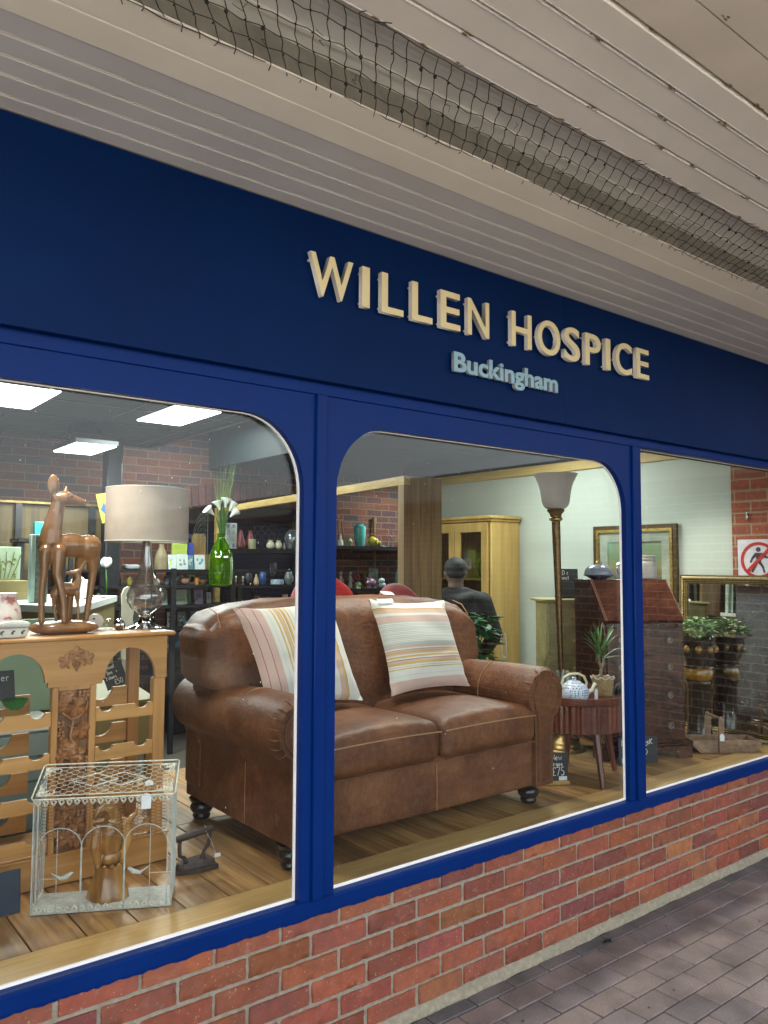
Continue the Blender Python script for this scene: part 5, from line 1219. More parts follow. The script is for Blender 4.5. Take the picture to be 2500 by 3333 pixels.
g = MB(); g.X = Mx; g.box((.020, .012, .0006), (.075, .040, .0014)); g.build('price_sticker', M['paper'], t_, smooth=False)

# ================================================================== BUREAU DESK
bu = thing('bureau_desk', 'dark mahogany bureau with sloping fall front and four ring pulled drawers', 'desk', (2.30, .62, .46))
DA = Vector((1.983, .675, 0)); DT = Vector((.8886, -.4587, 0)); DN = Vector((.4587, .8886, 0))
def DP(u, v, z): q = DA+DT*u+DN*v; return Vector((q.x, q.y, z))
def dbox(g, u0, u1, v0, v1, z0, z1, bev=.002):
    g.X = Matrix(((DT.x, DN.x, 0, DA.x), (DT.y, DN.y, 0, DA.y), (0, 0, 1, 0), (0, 0, 0, 1))); g.box((u0, v0, z0), (u1, v1, z1), bev); g.X = None
DD = .40
g = MB(); dbox(g, .036, .552, .012, DD, .545, 1.250, .004); g.build('carcass', M['mahog'], bu)
# upper case: side profile slopes back under the flap
g = MB(); pr = [(0.012, 1.2505), (DD, 1.2505), (DD, 1.492), (.205, 1.492)]
g.prism([pr], lambda a, b: DP(.036, a, b), lambda a, b: DP(.552, a, b)); g.build('upper_case', M['mahog'], bu, angle=30)
g = MB(); dbox(g, .030, .558, .19, DD+.004, 1.4925, 1.503, .003); g.build('top', M['mahog'], bu)
fl0 = [(.042, .004, 1.2560), (.546, .004, 1.2560), (.546, .197, 1.4910), (.042, .197, 1.4910)]
g = MB(); nrm = Vector((0, -.77, .635)); vs = [DP(*p) for p in fl0] + [DP(p[0], p[1]-.014*.77, p[2]+.014*.635) for p in fl0]
g.add(vs, [(3,2,1,0), (4,5,6,7), (0,1,5,4), (1,2,6,5), (2,3,7,6), (3,0,4,7)]); g.build('fall_front', M['mahog_l'], bu, smooth=False)
g = MB()
for u in (.042, .052, .546): g.tube([DP(u, .004-.0118, 1.2560+.0098), DP(u, .197-.0118, 1.491+.0098)], .0022, 5)
g.build('flap_edge_line', C_('pale_edge_wear', (.42,.20,.15), .4), bu)
for k, (z0, z1) in enumerate(((1.070, 1.222), (.918, 1.062), (.742, .909), (.562, .733))):
    g = MB(); dbox(g, .052, .536, -.0005, .0115, z0, z1, .0035); dr = g.build('drawer', M['mahog'], bu)
    for u in (.136, .446):
        zc = (z0+z1)/2+.004
        g = MB(); c = DP(u, -.003, zc); g.cyl(DP(u, -.0005, zc), DP(u, -.0045, zc), .013, n=18); g.cyl(DP(u, -.004, zc), DP(u, -.013, zc), .005, .006, 12)
        g.tube([DP(u+.017*cos(a), -.010, zc-.001+.017*sin(a)) for a in [2*pi*i/22 for i in range(22)]], .0028, 6, closed=True); g.build('ring_handle', P('dull_pewter', (.22,.20,.18), None, 30, .38, metal=.9), dr)
for u in (.046, .500):
    g = MB(); dbox(g, u, u+.042, -.002, .011, 1.228, 1.2495, .002); g.build('lopers', M['mahog'], bu)
g = MB(); dbox(g, .018, .570, -.004, DD+.006, .530, .5445, .005); g.build('base_moulding', M['mahog'], bu)
g = MB()
for side in (0, 1):
    u0 = 0 if side == 0 else .579; s = 1 if side == 0 else -1
    prf = [(u0, .4612), (u0+s*.085, .4612), (u0+s*.105, .483), (u0+s*.15, .495), (u0+s*.17, .505), (u0+s*.19, .5295), (u0, .5295)]
    g.prism([prf], lambda a, b: DP(a, -.012, b), lambda a, b: DP(a, .010, b))
    dbox(g, min(u0, u0+s*.02), max(u0, u0+s*.02), .0105, .10, .4612, .5295, .001); dbox(g, min(u0, u0+s*.02), max(u0, u0+s*.02), .32, DD+.01, .4612, .5295, .001)
dbox(g, .191, .388, -.008, .006, .507, .5295, .001)
g.build('bracket_foot', M['mahog'], bu, angle=30)
# things on the bureau
ep = thing('enamel_dish', 'lidded grey blue enamel casserole with a wire handle on the bureau', 'dish', (2.215, .88, 1.5035))
cx, cy = 2.205, .835
M['enamel'] = C_('grey_enamel', (.22,.24,.31), .15, (.19,.21,.28)); M['dkrim'] = C_('dark_enamel', (.03,.04,.07), .2)
g = MB(); g.lathe([(.045, 1.5037), (.055, 1.508), (.074, 1.520), (.092, 1.528), (.094, 1.531), (.088, 1.532)], (cx, cy, 0), 36); g.build('dish', M['dkrim'], ep)
g = MB(); g.lathe([(.086, 1.5325), (.086, 1.545), (.080, 1.565), (.062, 1.583), (.035, 1.593), (.004, 1.596)], (cx, cy, 0), 36); g.build('lid', M['enamel'], ep)
g = MB(); g.tube([(cx-.03, cy, 1.594), (cx-.028, cy, 1.608), (cx-.01, cy, 1.615), (cx+.01, cy, 1.615), (cx+.028, cy, 1.608), (cx+.03, cy, 1.594)], .0025, 6); g.build('handle', M['brass'], ep)
ej = thing('enamel_jug', 'small blue grey enamel jug with a lip, partly hidden by the mullion', 'jug', (2.42, .80, 1.5035))
cx, cy = 2.405, .80
g = MB(); g.lathe([(.036, 1.5037), (.040, 1.52), (.038, 1.55), (.030, 1.585), (.034, 1.61), (.033, 1.608), (.028, 1.585)], (cx, cy, 0), 26); g.build('body', M['enamel'], ej)
g = MB(); g.tube([(cx-.03, cy, 1.605), (cx-.055, cy, 1.595), (cx-.060, cy, 1.565), (cx-.040, cy, 1.535)], .004, 7); g.build('handle', M['chrome'], ej)
lathe_thing('stone_jar', 'pale ribbed stoneware storage jar on the right end of the bureau', 'jar', 2.560, .715, 1.5037, [(.044, 0), (.050, .006), (.050, .095), (.047, .106), (.040, .112), (.040, .118), (.045, .122), (.045, .130), (.040, .132), (.040, .138), (.045, .142), (.044, .150), (.037, .151)], C_('grey_stoneware', (.40,.37,.34), .5, (.36,.33,.31)), 36)
board('price_board', 'chalkboard reading 7 Drawer chest behind the enamel dish on the bureau', 'sign', (2.345, 1.28, 1.3655), (.8, -.6, 0), (0, .1, 1), .15, .20, [('7 D', .012, .160, .030, .85), ('r', .075, .160, .028, .8), ('chest', .020, .128, .026, .75)], r=.0016)
# pine chest of drawers behind
PX = Matrix.Translation((2.255, 1.30, 0)) @ Matrix.Rotation(radians(-36), 4, 'Z') @ Matrix.Translation((-2.235, -1.30, 0))
pc = thing('pine_chest', 'narrow light pine chest of drawers behind the brass floor lamp', 'chest', (2.5, 1.5, .46))
M['palepine'] = WOOD('pale_pine', (.42, .37, .17), (.31, .265, .11), axis=0, rough=.5, fine=45, ring=5)
g = MB(); g.X = PX; g.box((2.235, 1.30, .462), (2.66, 1.58, 1.345), .003); g.build('carcass', M['palepine'], pc)
g = MB(); g.X = PX; g.box((2.20, 1.27, 1.3455), (2.69, 1.60, 1.364), .004); g.build('top', M['palepine'], pc)
for k in range(5):
    g = MB(); g.X = PX; z = .475+.174*k; g.box((2.250, 1.288, z), (2.645, 1.2995, z+.166), .003); d_r = g.build('drawer', M['palepine'], pc)
    g = MB(); g.X = PX; g.ell((2.42, 1.280, z+.085), (.012, .010, .012), 10, 8); g.build('knob', M['palepine'], d_r)

# ================================================================== FLOOR LAMP
fl_ = thing('floor_lamp', 'tall brass torchiere lamp with a frosted tulip glass shade', 'lamp', (2.05, 1.0, .46))
lx, ly = 2.05, 1.0; tx2 = 2.004
g = MB(); g.lathe([(.135, .4612), (.136, .470), (.118, .476), (.112, .492), (.085, .512), (.045, .535), (.026, .552), (.030, .560), (.020, .568)], (lx, ly, 0), 40, fn=lambda a, r, z: r*(1+.008*sin(36*a))); g.build('base', M['brass'], fl_)
g = MB(); g.tube([(lx, ly, .566), (lx+(tx2-lx)*.45, ly, 1.18), (tx2, ly, 1.86)], [.0165, .0175, .027], 16)
g.tube([(lx+(tx2-lx)*.62, ly, 1.390), (lx+(tx2-lx)*.63, ly, 1.402)], .024, 16); g.build('pole', P('bronzed_pole', (.17, .105, .045), (.10, .06, .025), 30, .36, metal=.8), fl_)
g = MB(); g.lathe([(.029, 1.862), (.040, 1.868), (.041, 1.880), (.034, 1.888), (.036, 1.905), (.052, 1.922), (.055, 1.932), (.046, 1.937)], (tx2, ly, 0), 28); g.build('shade_cup', M['brass'], fl_)
g = MB(); prof = [(.040, 1.936), (.062, 1.943), (.078, 1.960), (.086, 1.985), (.090, 2.02), (.096, 2.06), (.108, 2.10), (.126, 2.138), (.138, 2.156)]
g.lathe(prof, (tx2, ly, 0), 44, cap=False); g.lathe([(r-.003, z) for r, z in prof], (tx2, ly, 0), 44, cap=False); g.build('glass_shade', M['frost'], fl_)

# ================================================================== PICTURE, MIRROR, CABINET
pi_ = thing('framed_picture', 'gilt framed landscape picture behind the bureau against the white wall', 'picture', (3.26, 1.3, 1.36))
def rectring(g, y0, y1, z0, z1, w_, x0, x1):
    g.prism([[(y0, z0), (y1, z0), (y1, z1), (y0, z1)], [(y0+w_, z0+w_), (y1-w_, z0+w_), (y1-w_, z1-w_), (y0+w_, z1-w_)]], lambda a, b: Vector((x0, a, b)), lambda a, b: Vector((x1, a, b)))
PY0, PY1, PZ0, PZ1 = .945, 1.66, 1.33, 1.893
g = MB(); rectring(g, PY0, PY1, PZ0, PZ1, .032, 3.262, 3.292); g.build('outer_frame', M['gold_dk'], pi_, angle=20)
g = MB(); rectring(g, PY0+.030, PY1-.030, PZ0+.030, PZ1-.030, .022, 3.256, 3.285); g.build('gilt_slip', M['gold'], pi_, angle=20)
g = MB(); rectring(g, PY0+.050, PY1-.050, PZ0+.050, PZ1-.050, .075, 3.272, 3.280); g.build('card_mount', C_('pale_mount', (.42,.45,.36), .8), pi_, smooth=False)
def land_mat():
    m, n, b = base('landscape_print'); tc = node(n, 'ShaderNodeTexCoord'); sx = node(n, 'ShaderNodeSeparateXYZ'); L(n, tc.outputs['Generated'], sx.inputs[0])
    no = node(n, 'ShaderNodeTexNoise', Scale=5, Detail=5); L(n, tc.outputs['Generated'], no.inputs['Vector']); ad = node(n, 'ShaderNodeMath', operation='MULTIPLY_ADD'); L(n, no.outputs[0], ad.inputs[0]); ad.inputs[1].default_value = .25; L(n, sx.outputs['Z'], ad.inputs[2])
    r = ramp(n, ad.outputs[0], [(.2, (.05,.09,.07)), (.38, (.22,.19,.07)), (.55, (.28,.26,.12)), (.72, (.20,.28,.14)), (1.0, (.26,.34,.20))]); L(n, r.outputs[0], b.inputs['Base Color']); b.inputs['Roughness'].default_value = .7; return m
g = MB(); g.box((3.281, PY0+.124, PZ0+.124), (3.284, PY1-.124, PZ1-.124)); g.build('print', land_mat(), pi_, smooth=False)
M['picglass'] = GLASS('picture_glass', (1,1,1), .05, .9, 4)
g = MB(); g.box((3.268, PY0+.052, PZ0+.052), (3.2695, PY1-.052, PZ1-.052)); g.build('glass', M['picglass'], pi_, smooth=False)

mi = thing('gilt_mirror', 'large mirror in a twisted rope gilt frame leaning at the right of the window', 'mirror', (3.2, .5, .46))
def MP(y, z): return Vector((3.165+.045*(z-.462)/1.07, y, z))
MY0, MY1, MZ0, MZ1 = .125, .890, .4625, 1.527
g = MB(); g.prism([[(MY0, MZ0), (MY1, MZ0), (MY1, MZ1), (MY0, MZ1)], [(MY0+.06, MZ0+.06), (MY1-.06, MZ0+.06), (MY1-.06, MZ1-.06), (MY0+.06, MZ1-.06)]], lambda a, b: MP(a, b)+Vector((0,0,0)), lambda a, b: MP(a, b)+Vector((.022, 0, 0))); g.build('frame', M['gold_dk'], mi, angle=20)
g = MB()
def rope(g, p, q, r=.013):
    p = Vector(p); q = Vector(q); Ln = (q-p).length; n = int(Ln/.020); t = (q-p).normalized(); sd_ = t.cross(Vector((1,0,0))).normalized()
    for k in range(n):
        c = p.lerp(q, (k+.5)/n); Mr = Matrix((t, sd_, Vector((1,0,0)))).transposed(); ro = Mr @ Matrix.Rotation(radians(-38), 3, 'Z')
        g.ell(c, (.0155, .0068, .008), 10, 6, ro)
off_ = Vector((-.004, 0, 0)); e_ = .019
rope(g, MP(MY0+e_, MZ1-e_)+off_, MP(MY1-e_, MZ1-e_)+off_); rope(g, MP(MY1-e_, MZ1-e_)+off_, MP(MY1-e_, MZ0+e_)+off_); rope(g, MP(MY0+e_, MZ0+e_)+off_, MP(MY0+e_, MZ1-e_)+off_); rope(g, MP(MY0+e_, MZ0+e_)+off_, MP(MY1-e_, MZ0+e_)+off_)
g.build('rope_moulding', P('pale_gilt', (.62,.50,.27), (.48,.36,.17), 40, .35, metal=.7), mi)
g = MB()
for e2, r2 in ((.003, .0035), (.040, .004), (.052, .003)):
    g.tube([MP(MY0+e2, MZ0+e2)+off_, MP(MY1-e2, MZ0+e2)+off_, MP(MY1-e2, MZ1-e2)+off_, MP(MY0+e2, MZ1-e2)+off_], r2, 6, closed=True)
g.build('gilt_bead', M['gold'], mi)
g = MB(); g.prism([[(MY0+.055, MZ0+.055), (MY1-.055, MZ0+.055), (MY1-.055, MZ1-.055), (MY0+.055, MZ1-.055)]], lambda a, b: MP(a, b)+Vector((.008, 0, 0)), lambda a, b: MP(a, b)+Vector((.012, 0, 0))); g.build('mirror_glass', M['mirror'], mi, smooth=False)

cb = thing('oak_cabinet', 'light oak display cabinet with two glazed doors behind the sofa', 'cabinet', (3.1, 2.85, 0))
X0 = 2.93
g = MB(); g.box((X0, 2.44, .03), (3.275, 2.462, 1.975), .002); g.box((X0, 3.27, .03), (3.275, 3.29, 1.975), .002); g.box((3.262, 2.4625, .03), (3.275, 3.2695, 1.975)); g.box((X0, 2.4625, .03), (3.2615, 3.2695, .06))
for z in (.62, 1.02): g.box((X0, 2.4625, z), (3.2615, 3.2695, z+.018))
g.build('carcass', M['oak'], cb)
g = MB(); g.box((X0-.035, 2.41, 1.978), (3.285, 3.325, 2.006), .006); g.box((X0-.018, 2.425, 1.958), (3.276, 3.305, 1.9775), .004); g.build('cornice', M['oak'], cb)
for (a, b) in ((2.47, 2.862), (2.868, 3.262)):
    g = MB(); g.prism([[(a, 1.05), (b, 1.05), (b, 1.950), (a, 1.950)], [(a+.068, 1.115), (b-.068, 1.115), (b-.068, 1.870), (a+.068, 1.870)]], lambda p, q: Vector((X0-.022, p, q)), lambda p, q: Vector((X0-.001, p, q))); d_r = g.build('door', M['oak'], cb, angle=20)
    g = MB(); g.box((X0-.012, a+.066, 1.112), (X0-.009, b-.066, 1.873)); g.build('pane', GLASS('cabinet_glass', (.75,.78,.72), .06, .9, 4), d_r, smooth=False)
    g = MB(); g.box((X0-.022, a, .10), (X0-.001, b, .60), .004); g.build('lower_door', M['oak'], cb)
for z in (1.46,):
    g = MB(); g.box((X0+.01, 2.4625, z), (3.2615, 3.2695, z+.02), .002); g.build('shelf', M['oak'], cb)
for (a, b, z) in ((2.47, 3.262, .64),):
    g = MB(); g.box((X0-.022, a, z), (X0-.001, b, 1.01), .004); g.build('drawer', M['oak'], cb)
lathe_thing('green_bottle', 'olive green glass bottle with a reddish stopper inside the cabinet', 'bottle', 3.10, 2.66, 1.4812, [(.050, 0), (.070, .02), (.078, .08), (.060, .15), (.022, .20), (.018, .25), (.024, .255)], C_('olive_glass', (.14,.15,.02), .2, (.08,.09,.015)), 24)
# no pedestrians sign: a reflection in the glass, built as a panel on the pier
sn = thing('pedestrian_sign', 'white sign with red ring and crossed out walking figure on the brick pier', 'sign', (3.27, .34, 1.56))
g = MB(); g.box((3.272, .13, 1.475), (3.2785, .498, 1.765)); g.build('panel', C_('sign_white', (.62,.60,.66), .4), sn, smooth=False)
def SP(a, b, d): return Vector((3.272-d, .358-a, 1.628+b))
g = MB(); R1, R2 = .120, .100
g.prism([[(R1*cos(2*pi*i/40), R1*sin(2*pi*i/40)) for i in range(40)], [(R2*cos(2*pi*i/40), R2*sin(2*pi*i/40)) for i in range(40)]], lambda a, b: SP(a, b, .0028), lambda a, b: SP(a, b, .0006))
g.prism([[(-.082, -.066), (-.066, -.082), (.082, .066), (.066, .082)]], lambda a, b: SP(a, b, .0036), lambda a, b: SP(a, b, .0008)); g.build('red_ring', C_('sign_red', (.45,.02,.015), .4), sn, smooth=False, angle=20)
g = MB()
g.prism([[(.016*cos(2*pi*i/16), .070+.016*sin(2*pi*i/16)) for i in range(16)]], lambda a, b: SP(a, b, .0022), lambda a, b: SP(a, b, .0007))
g.prism([[(-.022, .048), (.022, .048), (.045, .030), (.072, .018), (.068, .008), (.040, .016), (.018, .022), (.016, -.010), (.034, -.040), (.044, -.080), (.032, -.084), (.020, -.046), (-.004, -.018), (-.022, -.050), (-.040, -.082), (-.050, -.075), (-.034, -.040), (-.016, -.008), (-.016, .022), (-.034, .010), (-.050, -.020), (-.060, -.014), (-.044, .022)]], lambda a, b: SP(a, b, .0020), lambda a, b: SP(a, b, .0007))
g.build('walking_figure', C_('sign_black', (.05,.03,.035), .5), sn, smooth=False)
g = MB(); g.box((3.2695, .13, 1.4755), (3.2715, .480, 1.494)); g.build('red_strip', C_('sign_red2', (.45,.02,.015), .4), sn, smooth=False)
g = MB(); g.box((3.262, .42, 1.895), (3.2785, .436, 1.935), .003); g.tube([(3.268, .428, 1.935), (3.266, .428, 1.945), (3.272, .428, 1.950)], .004, 6); tag(g.build('wall_hook', M['chrome'], loc=(3.27, .428, 1.91)), 'small silver hook fixed to the brick pier above the sign', 'hook')

# ================================================================== JARDINIERE, TRUG
jd = thing('jardiniere', 'dark glazed planter with amber bands on a fluted pedestal and a leafy plant', 'planter', (3.03, .665, .46))
jx, jy = 3.02, .655
M['glaze'] = P('dark_brown_glaze', (.035, .026, .018), (.015, .011, .008), 30, .10, bmp=.25, bscale=35); M['amber'] = P('amber_glaze', (.30, .155, .02), (.16, .075, .012), 45, .12, bmp=.4, bscale=50)
g = MB(); g.lathe([(.090, .4612), (.092, .480), (.080, .495), (.074, .51), (.070, .80), (.080, .815), (.088, .825), (.082, .838)], (jx, jy, 0), 60, fn=lambda a, r, z: r*(1+(.05*sin(15*a) if .50 < z < .81 else 0))); g.build('pedestal', M['glaze'], jd, angle=60)
g = MB(); g.lathe([(.070, .838), (.085, .850), (.092, .87), (.092, .905), (.084, .918)], (jx, jy, 0), 40, fn=lambda a, r, z: r*(1+.012*sin(11*a))); g.build('amber_band', M['amber'], jd)
g = MB(); g.lathe([(.084, .9185), (.095, .924), (.095, .932), (.080, .940), (.086, .96), (.104, 1.01), (.112, 1.06), (.114, 1.10), (.118, 1.112), (.112, 1.114), (.104, 1.09)], (jx, jy, 0), 44); g.build('pot', M['glaze'], jd)
g = MB()
for k in range(9):
    a = 2*pi*k/9+.2; zz = 1.045; g.ell((jx+.108*cos(a), jy+.108*sin(a), zz), (.022, .022, .026), 12, 8)
g.build('amber_roundels', M['amber'], jd)
g = MB(); rnd = random.Random(31)
for k in range(150):
    a = rnd.uniform(0, 2*pi); rr = rnd.uniform(.0, .135); z = 1.125+.115*(1-(rr/.15)**2)*rnd.uniform(.35, 1.1); c = Vector((jx+rr*cos(a), jy+rr*sin(a), z)); a2 = a+rnd.uniform(-.9, .9)
    blade(g, c, c+Vector((.062*cos(a2), .062*sin(a2), rnd.uniform(-.018, .022))), rnd.uniform(.010, .016), .012, 6)
for k in range(14): a = rnd.uniform(0, 6.28); g.tube([(jx, jy, 1.09), (jx+.06*cos(a), jy+.06*sin(a), 1.15), (jx+.10*cos(a), jy+.10*sin(a), 1.18)], .002, 4)
g.build('leaves', M['leaf_l'], jd, angle=180)

tr = thing('garden_trug', 'worn grey brown wooden trug with an arched handle at the bottom right', 'trug', (2.80, .37, .46))
TA = Vector((2.592, .452, 0)); TT = Vector((.806, -.592, 0)).normalized(); TN = Vector((-TT.y, TT.x, 0))
def TP(u, v, z): q = TA+TT*u+TN*v; return Vector((q.x, q.y, z))
TLn, TWd = .42, .17
for v in (0, TWd-.012):
    g = MB(); g.prism([[(.045, .4635), (TLn-.045, .4635), (TLn, .506), (TLn, .535), (0, .535), (0, .506)]], lambda a, b: TP(a, v, b), lambda a, b: TP(a, v+.012, b)); g.build('side_board', M['trug'], tr, angle=20)
for u0, u1 in ((.045, 0.0), (TLn-.045, TLn)):
    g = MB(); s = 1 if u1 > u0 else -1
    vs = [TP(u0, .0125, .464), TP(u0, TWd-.0125, .464), TP(u1-s*.002, TWd-.0125, .506), TP(u1-s*.002, .0125, .506), TP(u1-s*.002, .0125, .533), TP(u1-s*.002, TWd-.0125, .533)]; vs += [p-TT*s*.010 for p in vs]
    g.add(vs, [(0,1,2,3), (3,2,5,4), (6,9,8,7), (9,10,11,8), (0,6,7,1), (4,5,11,10), (0,3,9,6), (3,4,10,9), (1,7,8,2), (2,8,11,5)]); g.build('end_board', M['trug'], tr, smooth=False)
g = MB(); g.prism([[(.047, .462), (TLn-.047, .462), (TLn-.047, .4632), (.047, .4632)]], lambda a, b: TP(a, 0, b), lambda a, b: TP(a, TWd, b+.003)); g.build('bottom', M['trug'], tr, smooth=False)
for v in (-.0125, TWd+.0005):
    g = MB(); g.prism([[(.155, .4625), (.187, .4625), (.187, .650), (.181, .672), (.171, .680), (.161, .672), (.155, .650)]], lambda a, b: TP(a, v, b), lambda a, b: TP(a, v+.012, b)); g.build('handle_post', M['trug'], tr, angle=30)
g = MB(); g.tube([TP(.171, -.011, .664), TP(.171, TWd+.011, .664)], .0085, 10); g.build('handle', M['trug'], tr)
g = MB(); g.tube([TP(.171, .035, .673), TP(.171, .025, .655), TP(.172, -.002, .60), TP(.172, -.008, .575)], .0009, 4); s_ = g.build('string', M['string'], tr)
g = MB(); g.prism([[(.158, .535), (.186, .535), (.186, .566), (.178, .578), (.166, .578), (.158, .566)]], lambda a, b: TP(a, -.0155, b), lambda a, b: TP(a, -.0145, b)); g.build('paper_tag', M['paper'], tr, smooth=False)
# blue white beaded ball and loose board on floor by the lamp foot
g = MB(); rnd = random.Random(6); g.ell((1.86, 1.10, .53), (.072, .072, .068), 20, 14)
for k in range(170):
    ph = math.acos(1-2*(k+.5)/170); th = pi*(1+5**.5)*k; g.ell((1.86+.073*cos(th)*sin(ph), 1.10+.073*sin(th)*sin(ph), .53+.069*cos(ph)), .0068, 7, 5)
tag(g.build('beaded_ball', C_('pale_blue_beads', (.50,.58,.66), .3, (.30,.38,.48)), loc=(1.86, 1.1, .462)), 'pale blue beaded ball on the floor behind the side table', 'ornament')
g = MB(); g.X = Matrix.Translation((2.02, .98, 0)) @ Matrix.Rotation(radians(-24), 4, 'Z') @ Matrix.Translation((-2.02, -.98, 0)); g.box((1.80, .83, .4604), (2.25, 1.16, .4609)); tag(g.build('floor_mat', M['olive'], smooth=False, loc=(2.02, .98, .46)), 'thin olive mat under the brass floor lamp', 'mat')

# ================================================================== BEHIND THE RACK
mc = thing('painted_chest', 'mint and grey teal painted dower chest with white lid edge behind the rack', 'chest', (-1.15, 1.45, .46))
g = MB(); g.box((-1.75, 1.255, .50), (-.88, 1.62, .905), .003); g.build('carcass', M['teal_p'], mc)
g = MB(); g.box((-1.77, 1.24, .9055), (-.86, 1.64, .925), .003); g.build('lid_edge', M['whitep'], mc)
for k in range(4):
    g = MB(); z = .515+.097*k; g.box((-1.73, 1.243, z), (-.90, 1.2545, z+.088), .003); g.build('drawer_front', M['teal_p'], mc)
g = MB(); g.box((-1.70, 1.60, .9255), (-.80, 1.63, 1.335), .002); g.build('back_panel', M['mint'], mc)
g = MB(); g.box((-1.75, 1.26, .4612), (-1.70, 1.6, .4995)); g.box((-.93, 1.26, .4612), (-.88, 1.6, .4995)); g.build('foot', M['teal_p'], mc)
OX = Matrix.Translation((.10, 0, .03))
od = thing('school_desk', 'olive green school desk with a sloping lid seen through the right rack arch', 'desk', (-.62, 1.55, .46))
g = MB(); g.X = OX; g.box((-.79, 1.42, .70), (-.50, 1.80, .93), .003); g.build('box', M['olive'], od)
g = MB(); g.X = OX @ Matrix.Translation((-.645, 1.61, .945)) @ Matrix.Rotation(radians(7), 4, 'X'); g.box((-.155, -.20, -.008), (.155, .20, .008), .003); g.build('lid', C_('yellow_olive', (.17,.145,.035), .6), od)
for (x, y) in ((-.78, 1.43), (-.53, 1.43), (-.78, 1.77), (-.53, 1.77)):
    g = MB(); g.X = Matrix.Translation((.10, 0, 0)); g.box((x, y, .4612), (x+.025, y+.025, .7295)); g.build('leg', M['clad'], od)
board('price_board', 'tilted chalkboard reading School Desk + 2 chairs £50 behind the right rack arch', 'sign', (-.590, 1.50, 1.0), (.97, .1, .26), (-.22, .25, .95), .105, .115, [('School', .010, .092, .018, .75), ('Desk +', .022, .068, .016, .75), ('2 chairs', .008, .045, .016, .62), ('£50', .042, .014, .024, .8)], r=.0012)
ct = thing('white_counter', 'white topped olive counter behind the deer carving', 'counter', (-.35, 3.0, 0))
CTp = [(-.80, 2.56), (-.575, 2.02), (.12, 3.36), (-.25, 4.0)]
def quad(g, pts, z0, z1):
    vs = [Vector((x, y, z0)) for x, y in pts]+[Vector((x, y, z1)) for x, y in pts]; g.add(vs, [(3,2,1,0), (4,5,6,7), (0,1,5,4), (1,2,6,5), (2,3,7,6), (3,0,4,7)])
g = MB(); quad(g, CTp, 1.325, 1.362); g.build('top', M['whitep'], ct, smooth=False)
g = MB(); cx_, cy_ = -.376, 2.985; quad(g, [(cx_+(x-cx_)*.95, cy_+(y-cy_)*.95) for x, y in CTp], 0.01, 1.3245); g.build('cabinet', M['olive'], ct, smooth=False)
# floral art panel, flower canvas, turquoise box etc
def leafprint(name, c1, c2, sc): return P(name, c1, c2, sc, .7, detail=2)
fp = thing('floral_panel', 'tall pale edged panel printed with grey green foliage left of the deer', 'panel', (-.655, 2.6, 1.36))
g = MB(); g.box((-.645, 2.56, 1.363), (-.575, 2.60, 1.74), .004); g.build('printed_face', leafprint('foliage_print', (.18,.20,.15), (.07,.085,.06), 60), fp)
g = MB(); g.box((-.672, 2.555, 1.363), (-.6455, 2.605, 1.75), .004); g.box((-.6452, 2.556, 1.7405), (-.575, 2.604, 1.75), .002); g.build('pale_edge', C_('pale_mint', (.42,.55,.48), .5, (.30,.42,.38)), fp)
fc = thing('flower_canvas', 'pale green canvas painted with yellow blossom twigs at the far left', 'canvas', (-.66, 3.2, 1.3))
g = MB(); g.box((-.80, 3.2, 1.48), (-.565, 3.22, 1.69), .003); g.build('canvas', C_('pale_canvas', (.27,.34,.24), .7), fc)
g = MB()
for k in range(5): g.tube([(-.70+.02*k, 3.197, 1.49), (-.71+.03*k, 3.197, 1.56), (-.74+.045*k, 3.197, 1.66)], .0025, 4)
for k in range(26): a = random.Random(k); g.ell((-.76+.17*a.random(), 3.197, 1.50+.12*a.random()), (.007, .002, .006), 6, 4)
g.build('twigs', C_('olive_twig', (.12,.14,.02), .7), fc)
g = MB(); g.box((-.83, 3.0, .01), (-.55, 3.6, 1.479)); tag(g.build('display_plinth', M['olive'], smooth=False, loc=(-.69, 3.3, 0)), 'olive plinth carrying the blossom canvas at the far left', 'plinth')
g = MB(); g.box((-.275, 4.0, 1.77), (-.195, 4.06, 1.895), .004)
for k in range(4): g.box((-.274+.02*k, 3.995, 1.772), (-.262+.02*k, 3.9995, 1.892), .001)
tag(g.build('turquoise_box', C_('turquoise', (.04,.42,.42), .4), loc=(-.235, 4.03, 1.77)), 'bright turquoise ribbed box behind the doe carving neck', 'box')
g = MB(); g.box((-.40, 3.95, 1.74), (.02, 4.2, 1.768), .002); g.box((-.38, 3.97, .01), (-.35, 4.0, 1.739)); g.box((-.03, 3.97, .01), (0, 4.0, 1.739)); g.box((-.38, 4.15, .01), (-.35, 4.18, 1.739)); g.box((-.03, 4.15, .01), (0, 4.18, 1.739)); tag(g.build('black_side_stand', M['black'], loc=(-.2, 4.07, 0)), 'black stand holding the turquoise box behind the doe', 'stand')
cl_ = thing('cloud_lamp', 'white scalloped flower ornament on the white counter behind the fawn', 'ornament', (-.33, 2.9, 1.362))
g = MB()
for k in range(9):
    a = 2*pi*k/9; g.ell((-.29+.055*cos(a), 2.9, 1.428+.05*sin(a)), (.026, .010, .026), 10, 7)
g.ell((-.29, 2.9, 1.428), (.055, .012, .05), 14, 8); g.build('petals', M['lily'], cl_)
g = MB(); g.tube([(-.26, 2.93, 1.366), (-.20, 2.95, 1.366), (-.17, 2.9, 1.40), (-.12, 3.0, 1.366), (-.05, 3.1, 1.366)], .004, 5); g.build('cable', M['black'], cl_)
sch = thing('scalloped_shelf_end', 'cream scalloped wooden shelf end with a heart cut out beside the counter', 'shelf', (.13, 3.5, 1.0))
